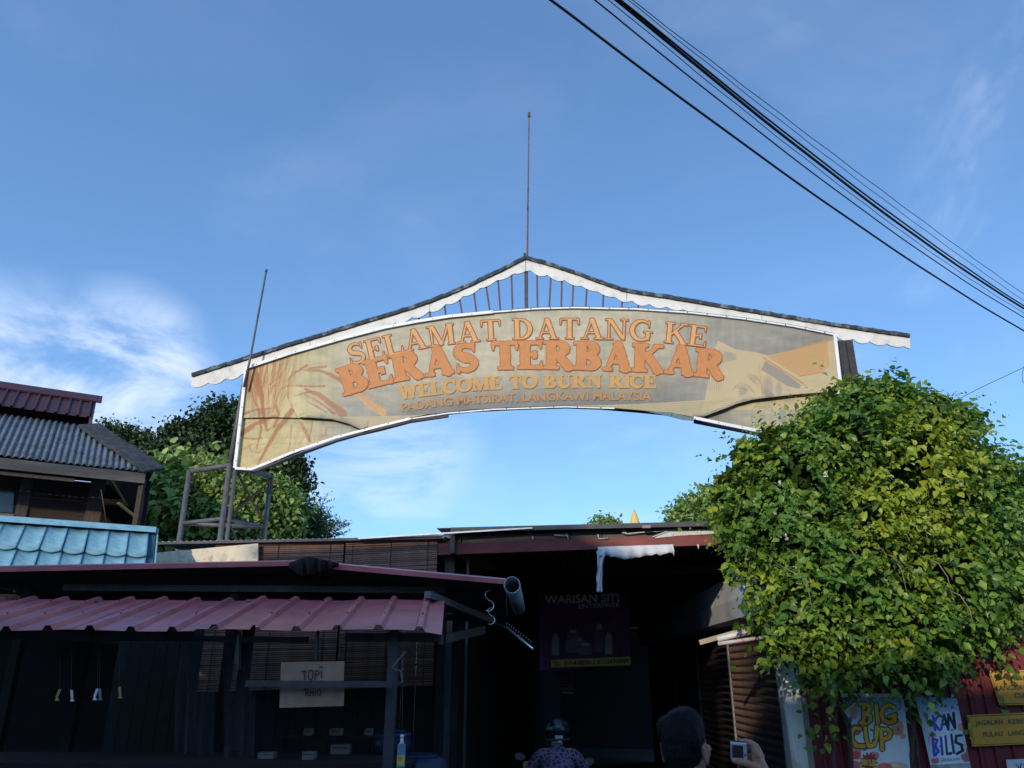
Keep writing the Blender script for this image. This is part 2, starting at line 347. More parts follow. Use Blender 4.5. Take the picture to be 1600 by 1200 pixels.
def glyph(ch, k=1.):
    """letter height 1; returns (advance, sdf function); k = heaviness"""
    T = .20 * k; t = .085 * k; s = .075 * k; mn = lambda *a: np.minimum.reduce(a)
    def stem(X, Y, x, y0=0., y1=1., e=.09): return mn(box_d(X, Y, x - T / 2, y0, x + T / 2, y1), box_d(X, Y, x - T / 2 - e, y0, x + T / 2 + e, y0 + s), box_d(X, Y, x - T / 2 - e, y1 - s, x + T / 2 + e, y1))
    hb = lambda X, Y, x0, x1, y: box_d(X, Y, x0, y - t / 2, x1, y + t / 2)
    vt = lambda X, Y, x, y0, y1: box_d(X, Y, x - t / 2, y0, x + t / 2, y1)
    G = {
     'E': (.80, lambda X, Y: mn(stem(X, Y, .2), hb(X, Y, .2, .66, t / 2), hb(X, Y, .2, .64, 1 - t / 2), hb(X, Y, .2, .5, .51), seg_d(X, Y, .70, .04, .72, .28, t, .04), seg_d(X, Y, .66, .96, .68, .74, t, .04), vt(X, Y, .5, .38, .64))),
     'L': (.76, lambda X, Y: mn(stem(X, Y, .2), hb(X, Y, .2, .66, t / 2), seg_d(X, Y, .68, .04, .70, .32, t, .04))),
     'T': (.84, lambda X, Y: mn(stem(X, Y, .42), hb(X, Y, .08, .76, 1 - t / 2), seg_d(X, Y, .07, .95, .05, .70, t, .04), seg_d(X, Y, .77, .95, .79, .70, t, .04))),
     'I': (.42, lambda X, Y: stem(X, Y, .21)),
     'A': (.98, lambda X, Y: mn(seg_d(X, Y, .20, .05, .46, .95, t), seg_d(X, Y, .50, .93, .76, .08, T * .95), hb(X, Y, .28, .66, .32), box_d(X, Y, .04, 0, .34, s), box_d(X, Y, .58, 0, .95, s), box_d(X, Y, .40, .90, .56, 1))),
     'M': (1.16, lambda X, Y: mn(vt(X, Y, .18, 0, 1), stem(X, Y, .95, e=.06), box_d(X, Y, .03, 0, .34, s), box_d(X, Y, .03, 1 - s, .3, 1), seg_d(X, Y, .26, .93, .54, .08, T * .85), seg_d(X, Y, .56, .08, .88, .93, t))),
     'N': (1.0, lambda X, Y: mn(vt(X, Y, .19, 0, 1), vt(X, Y, .80, 0, 1), box_d(X, Y, .04, 0, .36, s), box_d(X, Y, .04, 1 - s, .3, 1), box_d(X, Y, .65, 1 - s, .96, 1), seg_d(X, Y, .26, .92, .76, .08, T * .85))),
     'D': (.94, lambda X, Y: mn(stem(X, Y, .22), arc_d(X, Y, .34, .5, .40, .5 - t / 2, -90, 90, t, wm=T), hb(X, Y, .2, .38, t / 2), hb(X, Y, .2, .38, 1 - t / 2))),
     'B': (.86, lambda X, Y: mn(stem(X, Y, .22), arc_d(X, Y, .38, .745, .25, .255 - t / 2, -90, 90, t, wm=T), arc_d(X, Y, .38, .265, .31, .265 - t / 2, -90, 90, t, wm=T), hb(X, Y, .2, .42, t / 2), hb(X, Y, .2, .4, .51), hb(X, Y, .2, .4, 1 - t / 2))),
     'R': (.95, lambda X, Y: mn(stem(X, Y, .22), arc_d(X, Y, .38, .735, .27, .265 - t / 2, -90, 90, t, wm=T), hb(X, Y, .2, .4, .50), hb(X, Y, .2, .4, 1 - t / 2), seg_d(X, Y, .48, .48, .76, .08, T * .95), box_d(X, Y, .66, 0, .93, s))),
     'K': (.98, lambda X, Y: mn(stem(X, Y, .22), seg_d(X, Y, .30, .42, .74, .94, t), seg_d(X, Y, .46, .58, .80, .07, T * .95), box_d(X, Y, .62, 1 - s, .92, 1), box_d(X, Y, .66, 0, .97, s))),
     'G': (.98, lambda X, Y: mn(arc_d(X, Y, .50, .5, .38, .5 - t / 2, 52, 330, t, wm=T), box_d(X, Y, .72 - T / 4, .05, .72 + T * .6, .44), box_d(X, Y, .58, .40, .94, .40 + s), seg_d(X, Y, .78, .96, .80, .66, t * .9, .04))),
     'C': (.90, lambda X, Y: mn(arc_d(X, Y, .48, .5, .37, .5 - t / 2, 48, 318, t, wm=T), seg_d(X, Y, .76, .96, .79, .64, t * .9, .05))),
     'O': (.96, lambda X, Y: mn(arc_d(X, Y, .48, .5, .37, .5 - t / 2, -90, 90, t, wm=T), arc_d(X, Y, .48, .5, .37, .5 - t / 2, 90, 270, t, wm=T))),
     'U': (.96, lambda X, Y: mn(box_d(X, Y, .22 - T / 2, .3, .22 + T / 2, 1), vt(X, Y, .76, .3, 1), arc_d(X, Y, .49, .34, .27, .34 - t / 2, 180, 360, T, t), box_d(X, Y, .04, 1 - s, .42, 1), box_d(X, Y, .62, 1 - s, .92, 1))),
     'W': (1.28, lambda X, Y: mn(seg_d(X, Y, .16, .95, .40, .06, T * .85), seg_d(X, Y, .40, .06, .62, .95, t), seg_d(X, Y, .60, .95, .86, .06, T * .85), seg_d(X, Y, .86, .06, 1.10, .95, t), box_d(X, Y, .02, 1 - s, .34, 1), box_d(X, Y, .98, 1 - s, 1.24, 1))),
     'S': (.76, lambda X, Y: mn(arc_d(X, Y, .38, .735, .235, .265 - t / 2, 40, 250, t, T), arc_d(X, Y, .38, .27, .255, .27 - t / 2, 90, -140, T, t), seg_d(X, Y, .27, .56, .50, .46, T), seg_d(X, Y, .62, .97, .64, .70, t * .9, .04), seg_d(X, Y, .12, .03, .10, .30, t * .9, .04))),
     ' ': (.42, None)}
    return G[ch]
def contours(D, x0, y0, h):
    """zero contours of the field D (negative inside) as closed loops"""
    ny, nx = D.shape; E = {}
    def pt(i, j, i2, j2):
        a, b = D[j, i], D[j2, i2]; t = a / (a - b); return (x0 + h * (i + (i2 - i) * t), y0 + h * (j + (j2 - j) * t))
    neg = D < 0; code = neg[:-1, :-1] * 1 + neg[:-1, 1:] * 2 + neg[1:, 1:] * 4 + neg[1:, :-1] * 8
    nxt = {}; P = {}
    for j, i in zip(*np.nonzero((code > 0) & (code < 15))):
        c = code[j, i]; e = {0: ((i, j), (i + 1, j)), 1: ((i + 1, j), (i + 1, j + 1)), 2: ((i, j + 1), (i + 1, j + 1)), 3: ((i, j), (i, j + 1))}
        # directed so the inside is on the left
        tbl = {1: [(0, 3)], 2: [(1, 0)], 3: [(1, 3)], 4: [(2, 1)], 5: [(0, 3), (2, 1)], 6: [(2, 0)], 7: [(2, 3)], 8: [(3, 2)], 9: [(0, 2)], 10: [(1, 0), (3, 2)], 11: [(1, 2)], 12: [(3, 1)], 13: [(0, 1)], 14: [(3, 0)]}
        for a, b in tbl[int(c)]:
            ka, kb = e[a], e[b]; P[ka] = pt(*ka[0], *ka[1]); P[kb] = pt(*kb[0], *kb[1]); nxt[ka] = kb
    loops = []
    while nxt:
        k, v = next(iter(nxt.items())); loop = []
        while k in nxt: loop.append(P[k]); k = nxt.pop(k)
        if len(loop) > 5: loops.append(loop)
    return loops
def thin(loop, tol):
    out = [loop[0]]
    for i in range(1, len(loop) - 1):
        a, b, c = out[-1], loop[i], loop[i + 1]
        dx, dy = c[0] - a[0], c[1] - a[1]; L = math.hypot(dx, dy) + 1e-9
        if abs((b[0] - a[0]) * dy - (b[1] - a[1]) * dx) / L > tol or L > .12: out.append(b)
    return out
def area(l): return sum(l[i - 1][0] * l[i][1] - l[i][0] * l[i - 1][1] for i in range(len(l))) / 2
def fill_loops(loops):
    """triangles for loops with holes; returns verts, tris"""
    ls = [thin(l, .0035) for l in loops]; ls = [l for l in ls if len(l) > 3 and abs(area(l)) > 4e-4]
    if not ls: return [], []
    big = max(ls, key=lambda l: abs(area(l))); sg = math.copysign(1, area(big))
    outer = [l for l in ls if area(l) * sg > 0]; holes = [l for l in ls if area(l) * sg < 0]
    V = []; T = []
    for o in outer:
        xs = [p[0] for p in o]; ys = [p[1] for p in o]
        hs = [h for h in holes if min(xs) < h[0][0] < max(xs) and min(ys) < h[0][1] < max(ys)]
        allp = [[Vector((x, y, 0)) for x, y in l] for l in [o] + hs]; b = len(V)
        for l in allp: V += l
        T += [tuple(b + i for i in t) for t in tessellate_polygon(allp)]
    return V, T
def letter_layers(fn, adv, isos, h=.018, wob=0., seed=0):
    m = .2; nx = int((adv + 2 * m) / h); ny = int((1 + 2 * m) / h)
    X, Y = np.meshgrid(-m + h * np.arange(nx), -m + h * np.arange(ny)); D = fn(X, Y)
    if wob:
        r = np.random.default_rng(seed)
        for q in range(5):
            a, b, c = r.uniform(12, 40), r.uniform(12, 40), r.uniform(0, 6); D = D + wob * np.sin(a * X + c) * np.sin(b * Y + 2 * c) / 1.6
    return [fill_loops(contours(D - iso, -m, -m, h)) for iso in isos]
def spline(pts, n=400):
    """smooth polyline through pts, resampled by arc length"""
    P = np.array(pts, float); t = np.r_[0, np.cumsum(np.hypot(*np.diff(P, axis=0).T))]
    tt = np.linspace(0, t[-1], n)
    def cr(vals):
        m = np.gradient(vals, t); k = np.clip(np.searchsorted(t, tt) - 1, 0, len(t) - 2); h = t[k + 1] - t[k]; s = (tt - t[k]) / h
        return (2 * s**3 - 3 * s**2 + 1) * vals[k] + (s**3 - 2 * s**2 + s) * h * m[k] + (-2 * s**3 + 3 * s**2) * vals[k + 1] + (s**3 - s**2) * h * m[k + 1]
    return np.c_[cr(P[:, 0]), cr(P[:, 1])], tt
def set_word(s, base, height, k, isos, mats, offs, parent, name='letter', track=0., wob=0., hmul=None, plane=S):
    """set a line of letters along a pixel curve; each letter is one object"""
    C, tt = spline(base); total = tt[-1]; adv = [glyph(c, k)[0] for c in s]
    tot = sum(adv); scale = total / tot; x = 0.
    for i, ch in enumerate(s):
        a, fn = glyph(ch, k)
        if fn is not None:
            lay = letter_layers(fn, a, isos, wob=wob, seed=i); b = MB()
            for q, (V, T) in enumerate(lay):
                vs_ = []
                for p in V:
                    d = (x + p.x) * scale; d = min(max(d, 0), total - 1e-3) if False else d
                    j = int(np.clip(np.searchsorted(tt, d), 1, len(tt) - 1)); u = (d - tt[j - 1]) / (tt[j] - tt[j - 1])
                    pos = C[j - 1] + (C[j] - C[j - 1]) * u; tg = C[j] - C[j - 1]; tg /= np.hypot(*tg)
                    hh = height if hmul is None else height * hmul(d / total)
                    q2 = pos + np.array([tg[1], -tg[0]]) * p.y * hh
                    vs_.append(plane(q2[0], q2[1], offs[q]))
                if vs_: b.add(vs_, T, q)
            b.build(name, mats, parent)
        x += a

# ---- a printed surface: grid with colour stored per vertex
def print_grid(name, P, C, m, parent, th=0.0, back=None, smooth=True):
    """P (ny,nx,3) positions, C (ny,nx,3) linear colours"""
    ny, nx = P.shape[:2]; idx = np.arange(ny * nx).reshape(ny, nx)
    q = np.stack([idx[:-1, :-1], idx[:-1, 1:], idx[1:, 1:], idx[1:, :-1]], -1).reshape(-1, 4)
    V = P.reshape(-1, 3); Cc = C.reshape(-1, 3); nf = len(q)
    if th:
        V = np.r_[V, V + back * th]; Cc = np.r_[Cc, Cc * .6]; n = ny * nx; q2 = q[:, ::-1] + n
        e = []
        for line in (idx[0], idx[-1], idx[:, 0], idx[:, -1]):
            e.append(np.stack([line[:-1], line[:-1] + n, line[1:] + n, line[1:]], -1))
        q = np.r_[q, q2, np.concatenate(e)]
    me = bpy.data.meshes.new(name); me.vertices.add(len(V)); me.vertices.foreach_set('co', V.astype(np.float32).ravel())
    me.loops.add(q.size); me.loops.foreach_set('vertex_index', q.ravel().astype(np.int32))
    me.polygons.add(len(q)); me.polygons.foreach_set('loop_start', np.arange(0, q.size, 4, dtype=np.int32)); me.polygons.foreach_set('loop_total', np.full(len(q), 4, np.int32))
    me.update(); me.validate()
    ca = me.color_attributes.new('print', 'FLOAT_COLOR', 'POINT'); ca.data.foreach_set('color', np.c_[Cc, np.ones(len(Cc))].astype(np.float32).ravel())
    me.polygons.foreach_set('use_smooth', [smooth] * len(me.polygons))
    return link(name, me, parent, m)
def L3(r, g, b): return np.array(lin(r, g, b)) * .86
def cover(d, aa=.7): return np.clip(.5 - d / aa, 0, 1)[..., None]
def paint(C, mask, col, a=1.): C[:] = C * (1 - mask * a) + np.asarray(col) * mask * a
def poly_d(X, Y, pts, w0, w1=None):
    d = np.full(X.shape, 99.); n = len(pts) - 1; w1 = w0 if w1 is None else w1
    for i in range(n):
        d = np.minimum(d, seg_d(X, Y, *pts[i], *pts[i + 1], w0 + (w1 - w0) * i / n, w0 + (w1 - w0) * (i + 1) / n))
    return d
def inside(X, Y, poly):
    ins = np.zeros(X.shape, bool); n = len(poly)
    for i in range(n):
        x0, y0 = poly[i]; x1, y1 = poly[(i + 1) % n]
        if y0 == y1: continue
        c = ((y0 > Y) != (y1 > Y)) & (X < (x1 - x0) * (Y - y0) / (y1 - y0) + x0); ins ^= c
    return ins[..., None] * 1.
def vnoise(X, Y, s, seed=0):
    r = np.random.default_rng(seed); G = r.random((64, 64)); out = 0; amp = .5; tot = 0
    for o in range(4):
        x = X / s * 2**o + 5 * o; y = Y / s * 2**o + 3 * o; xi = np.floor(x).astype(int); yi = np.floor(y).astype(int); fx = x - xi; fy = y - yi
        fx = fx * fx * (3 - 2 * fx); fy = fy * fy * (3 - 2 * fy); g = lambda a, b: G[(yi + b) % 64, (xi + a) % 64]
        out = out + amp * ((g(0, 0) * (1 - fx) + g(1, 0) * fx) * (1 - fy) + (g(0, 1) * (1 - fx) + g(1, 1) * fx) * fy); tot += amp; amp *= .5
    return out / tot

# ================================================================== materials
M_ground = mat('asphalt', (.055, .053, .05), .9, .3, 9, .3, dirt=(.11, .10, .085), dscale=.7)
M_conc = mat('concrete', (.20, .19, .175), .9, .2, 5, .2, dirt=(.10, .09, .08))
M_white = mat('white_paint', (.72, .70, .64), .6, .07, 3, dirt=(.38, .34, .28), dscale=5, damt=.6)
M_trim = mat('white_trim', (.80, .80, .80), .45, .04, 5, dirt=(.4, .38, .33), dscale=6, damt=.4)
M_capping = mat('mossy_capping', (.035, .045, .055), .85, .4, 9, .3, dirt=(.26, .32, .33), dscale=7, damt=.95)
M_dark = mat('dark_steel', (.045, .042, .042), .6, .3, 12, .15, dirt=(.10, .06, .04), dscale=6)
M_grsteel = mat('grey_steel', (.11, .11, .115), .55, .3, 14, .1, dirt=(.13, .07, .045), dscale=5)
M_rust = mat('rust_steel', (.17, .085, .055), .8, .35, 16, .3)
M_redbeam = mat('red_beam', (.21, .035, .032), .55, .25, 5, .1, dirt=(.07, .02, .02), dscale=2.2, damt=.8, stretch=(1, 1, 3))
M_redroof = mat('red_roof_sheet', (.48, .12, .13), .40, .2, 4, dirt=(.20, .07, .07), dscale=2.2, damt=.75, spec=.6)
M_rib = mat('upper_red_sheet', (.23, .06, .075), .5, .15, 5, dirt=(.08, .03, .03))
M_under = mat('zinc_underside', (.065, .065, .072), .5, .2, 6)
M_maroon = mat('old_maroon_sheet', (.070, .028, .036), .55, .2, 7, .1, dirt=(.045, .03, .036), dscale=3)
M_fibro = mat('fibro_cement', (.12, .145, .17), .9, .25, 12, .3, dirt=(.045, .055, .065), dscale=5, damt=.85)
M_fibrodk = mat('fibro_ridge', (.045, .05, .055), .95, .4, 12, .3, dirt=(.10, .11, .12), dscale=9)
M_wood = mat('dark_plank', (.050, .034, .027), .85, .35, 6, .3, stretch=(1, 1, 14), rnd=.3)
M_post = mat('grey_timber', (.11, .078, .062), .85, .3, 7, .3, stretch=(6, 6, .6))
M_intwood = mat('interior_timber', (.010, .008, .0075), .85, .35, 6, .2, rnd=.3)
M_blue = mat('blue_painted_tile', (.20, .42, .50), .85, .1, 9, .15, col2=(.26, .49, .56), dirt=(.09, .27, .35), dscale=13, damt=.75, rnd=.07)
M_bluedk = mat('blue_gap', (.03, .10, .15), .8, .2)
M_cream = mat('cream_board', (.66, .58, .42), .7, .06, 4, dirt=(.22, .18, .13), dscale=10, damt=.7)
M_bamboo = mat('bamboo_slat', (.21, .105, .07), .6, .35, 7, .2, stretch=(1.2, 1.2, 10), rnd=.3, dirt=(.34, .18, .10), dscale=3, damt=.5)
M_darkroof = mat('dark_roof_sheet', (.05, .055, .065), .6, .3, 6, dirt=(.13, .14, .16), dscale=4)
M_zinc = mat('bright_zinc', (.42, .47, .52), .4, .15, 6, metal=.3)
M_greyboard = mat('weathered_board', (.13, .115, .105), .85, .35, 4, .2, stretch=(1, 1, 6), dirt=(.05, .045, .04), dscale=2)
M_cloth = mat('torn_cloth', (.62, .64, .66), .8, .1, 6, dirt=(.35, .33, .3), dscale=5)
M_shut = mat('brown_shutter', (.105, .065, .05), .42, .25, 6, .1, stretch=(1, 1, 5), rnd=.15, dirt=(.15, .07, .04), dscale=4, spec=.6)
M_shutgrey = mat('shutter_housing', (.55, .56, .58), .5, .08, 3, dirt=(.2, .2, .2), dscale=2)
M_whitepost = mat('rusty_white_post', (.68, .68, .62), .55, .1, 4, dirt=(.24, .13, .06), dscale=3.2, damt=.85, stretch=(1.5, 1.5, .5))
M_redwall = mat('red_wall_sheet', (.17, .022, .03), .5, .15, 4, dirt=(.07, .015, .02), dscale=2, damt=.6)
M_pvc = mat('grey_pvc', (.40, .44, .47), .4, .06, 5, dirt=(.2, .2, .2), dscale=6)
M_black = mat('black_cable', (.012, .012, .013), .6, .2)
M_chrome = mat('bright_metal', (.72, .74, .76), .22, .05, metal=.9)
M_card = mat('cardboard', (.34, .215, .145), .9, .15, 7, .1, dirt=(.20, .12, .085), dscale=5, damt=.5)
M_ink = mat('marker_ink', (.03, .025, .03), .7, .1)
M_plast = mat('clear_plastic', (.28, .26, .33), .25, .25, 3, spec=.5, trans=.95)
M_barrel = mat('blue_plastic', (.005, .02, .06), .45, .15)
M_yell = mat('yellow_sign', (.60, .30, .035), .5, .08, 5, dirt=(.35, .18, .04), dscale=5, damt=.4)
M_green = mat('green_print', (.02, .085, .05), .6, .1)
M_spire = mat('golden_spire', (.72, .46, .12), .5, .1)
M_bark = mat('bark', (.085, .065, .048), .9, .35, 14, .5)
M_plaster = mat('shop_plaster', (.45, .42, .36), .85, .1, 2, dirt=(.25, .23, .2))
M_glass = mat('window_glass', (.03, .035, .04), .08, .1, spec=.8)
M_orange_fill = mat('print_orange', lin(194, 128, 70), .6, .10, 9, dirt=lin(182, 114, 60), dscale=30, damt=.5)
M_orange_edge = mat('print_edge', lin(164, 90, 46), .6, .10, 30)
M_tan_fill = mat('print_tan', lin(208, 158, 98), .6, .07, 9, dirt=lin(196, 146, 96), dscale=16, damt=.6)
M_tan_edge = mat('print_brown', lin(150, 80, 44), .6, .12, 30)
M_gold_fill = mat('print_gold', lin(194, 146, 78), .6, .08, 9, dirt=lin(176, 140, 100), dscale=10, damt=.5)

# ================================================================== ground and road
g = MB(); g.add([(-400, -400, 0), (400, -400, 0), (400, 900, 0), (-400, 900, 0)], [(0, 1, 2, 3)])
o = g.build('ground', mat('packed_earth', (.13, .10, .075), .95, .3, 3, .3, dirt=(.06, .08, .03), dscale=.2)); props(o, kind='structure')
g = MB(); g.box((0, .3, .006), (90, 14.4, .012)); o = g.build('road', M_ground); props(o, kind='structure')
g = MB(); g.box((1.2, 18, .01), (6.2, 21, .02)); o = g.build('alley_floor', mat('dark_alley_floor', (.035, .033, .03), .95, .3, 5)); props(o, kind='structure')

# ================================================================== the welcome arch
TOPZ = S(360, 727).z
arch = thing('welcome_arch', (S(822, 404).x, S(822, 404).y, 0), 'welcome gateway arch with weathered orange-lettered banner under a white scalloped pitched roof', 'arch')
ROOF = [(299, 585), (385, 558), (455, 536), (525, 515), (580, 498), (630, 483), (672, 469), (705, 456), (735, 443), (780, 421.5), (821, 401), (860, 412), (900, 425), (940, 440), (972, 451), (1000, 456), (1040, 462), (1100, 472), (1160, 482), (1220, 492), (1280, 502), (1350, 513), (1422, 523)]
def interp(tbl, x): return float(np.interp(x, [p[0] for p in tbl], [p[1] for p in tbl]))
LOW = [(299, 18), (345, 22), (385, 23), (525, 22), (609, 18), (682, 15), (735, 14), (780, 14), (822, 18), (858, 18), (904, 18), (940, 17), (980, 15), (1040, 16), (1304, 18), (1422, 19)]
def board(x0, x1):
    top = []; bot = []; x = x0
    while x <= x1 + .01:
        top.append((x, interp(ROOF, x) + 3)); x += 3.
    if top[-1][0] < x1: top.append((x1, interp(ROOF, x1) + 3))
    for (x, y) in top: bot.append((x, interp(ROOF, x) + interp(LOW, x) + (4.4 + 1.6 * math.sin(7.3 * math.floor((x - 299) / 26.5))) * abs(math.sin(math.pi * (x - 299) / 26.5)) ** .7))
    b = MB()
    for i in range(len(top) - 1):
        q = [S(*top[i], -.09), S(*bot[i], -.09), S(*bot[i + 1], -.09), S(*top[i + 1], -.09)]; B_ = [p - SN * .018 for p in q]
        b.add(q + B_, [(0, 1, 2, 3), (7, 6, 5, 4), (1, 5, 6, 2), (0, 3, 7, 4)])
        if i == 0: b.add(q[:2] + B_[:2], [(0, 2, 3, 1)])
        if i == len(top) - 2: b.add(q[2:] + B_[2:], [(0, 2, 3, 1)])
    return b.build('fascia_board', M_white, arch)
for x0, x1 in ((299, 484), (484.8, 671), (671.8, 821), (821.8, 979), (979.8, 1190), (1190.8, 1422)): board(x0, x1)
def ribbon(pts, off0, off1, dy0, dy1, name, m, jit=0):
    """long strip through pixel points in the sign plane, from offset off0 (front) to off1 (back), dy0..dy1 pixels tall"""
    b = MB(); n = len(pts); r = random.Random(3)
    V = []
    for (x, y) in pts:
        j = r.uniform(-jit, jit)
        V += [S(x, y + dy0 + j, off0), S(x, y + dy1 + j * .5, off0), S(x, y + dy1, off0) + SN * (off1 - off0), S(x, y + dy0 + j, off0) + SN * (off1 - off0)]
    Fs = []
    for i in range(n - 1):
        a = i * 4; c = a + 4
        Fs += [(a, a + 1, c + 1, c), (a + 1, a + 2, c + 2, c + 1), (a + 2, a + 3, c + 3, c + 2), (a + 3, a, c, c + 3)]
    Fs += [(0, 3, 2, 1), (n * 4 - 4, n * 4 - 3, n * 4 - 2, n * 4 - 1)]
    b.add(V, Fs); return b.build(name, m, arch)
def dens(pts, step=6):
    out = []; x = pts[0][0]
    while x < pts[-1][0]: out.append((x, interp(pts, x))); x += step
    return out + [pts[-1]]
RD = dens(ROOF)
k0 = [i for i, p in enumerate(RD) if p[0] < 821][-1]
ribbon(RD[:k0 + 1] + [(821, 401)], -.06, -.26, -2.2, 3.1, 'roof_capping', M_capping, .7)
ribbon([(821.6, 401)] + RD[k0 + 1:], -.06, -.26, -2.2, 3.1, 'roof_capping', M_capping, .7)
# pickets in the gable
for (xt, yt), (xb, yb) in (((654, 487), (655, 500)), ((671, 480), (673, 497)), ((694, 470), (697, 494)), ((717, 462), (723, 491)), ((740, 452), (745, 489)), ((759, 443), (766, 486)), ((778, 434), (782, 484)), ((799, 425), (801, 483)),
        ((839, 422), (840, 481)), ((861, 428), (858, 480)), ((878, 434), (877, 480)), ((896, 440), (894, 480)), ((917, 447), (915, 480)), ((943, 455), (942, 480)), ((973, 463), (971, 481)), ((998, 468), (997, 483))):
    b = MB(); b.bar(S(xt, yt, -.125), S(xb, yb + 4, -.125), .022, .022, SN); b.build('picket', mat('picket_paint', (.10, .05, .045), .6, .3), arch)
b = MB(); b.bar(S(822, 408, -.135), S(822.5, 486, -.135), .042, .04, SN); b.build('king_post', M_dark, arch)
b = MB(); b.tube([S(822.5, 486, -.18), S(824, 400, -.18), S(825.2, 290, -.18), S(826.6, 182, -.18)], [.014, .012, .010, .009]); b.tube([S(826.6, 183, -.18), S(826.7, 176, -.18)], [.018, .018]); b.build('finial_rod', M_rust, arch)
b = MB(); b.tube([S(820, 404, -.08), S(820, 396, -.08)], .016); b.build('ridge_bolt', M_dark, arch)

TOP = [(385, 574), (455, 551), (532, 529), (602, 511), (650, 502), (700, 494), (770, 487), (840, 481.5), (900, 480), (992, 482), (1080, 488), (1160, 497), (1240, 509), (1304, 522)]
BOT = [(367, 731), (392, 732), (420, 721), (455, 706), (525, 682), (595, 664), (665, 649), (735, 641), (805, 637.5), (884, 635), (940, 637), (1000, 642), (1040, 646), (1084, 654), (1140, 663), (1200, 675), (1260, 692), (1326, 712)]
EDG = [(374, 653), (430, 652), (480, 653.5), (520, 656), (545, 663), (564, 671.5), (595, 663), (665, 648), (735, 640), (805, 636.5), (884, 634), (940, 636), (1000, 641), (1040, 645), (1084, 653), (1100, 652), (1130, 641), (1152, 632), (1175, 626), (1240, 618), (1314, 612)]
def base_paint(X, Y):
    C = np.zeros(X.shape + (3,)); n1 = vnoise(X, Y, 90, 1); n2 = vnoise(X * .35, Y, 8, 2); n3 = vnoise(X, Y, 22, 3)
    C[:] = L3(186, 176, 152)
    sm = lambda a, b, x: np.clip((x - a) / (b - a), 0, 1)[..., None]
    topc = np.interp(X, [p[0] for p in TOP], [p[1] for p in TOP]); botc = np.interp(X, [p[0] for p in BOT], [p[1] for p in BOT]); v = (Y - topc) / (botc - topc)
    paint(C, sm(.35, .95, v) * sm(500, 640, X) * (1 - sm(1080, 1200, X)), L3(112, 112, 114), .95)
    paint(C, sm(1010, 1120, X) * (1 - sm(.45, .8, v)), L3(148, 142, 134), .8)
    paint(C, (1 - sm(440, 560, X)), L3(200, 182, 128), .85)
    paint(C, sm(480, 560, X) * (1 - sm(560, 640, X)) * sm(.4, .8, v), L3(150, 152, 148), .8)
    paint(C, (1 - sm(.55, .95, v + .2 * (n1 - .5))) * sm(560, 640, X) * (1 - sm(980, 1060, X)), L3(194, 182, 154), .5)
    C *= (1 + .34 * (n1 - .5) + .42 * (n2 - .5) + .22 * (n3 - .5) + .25 * (vnoise(X, Y * .12, 5, 77) - .5))[..., None]; C *= np.array((.97, 1., .96))
    return C, v, n1, n3
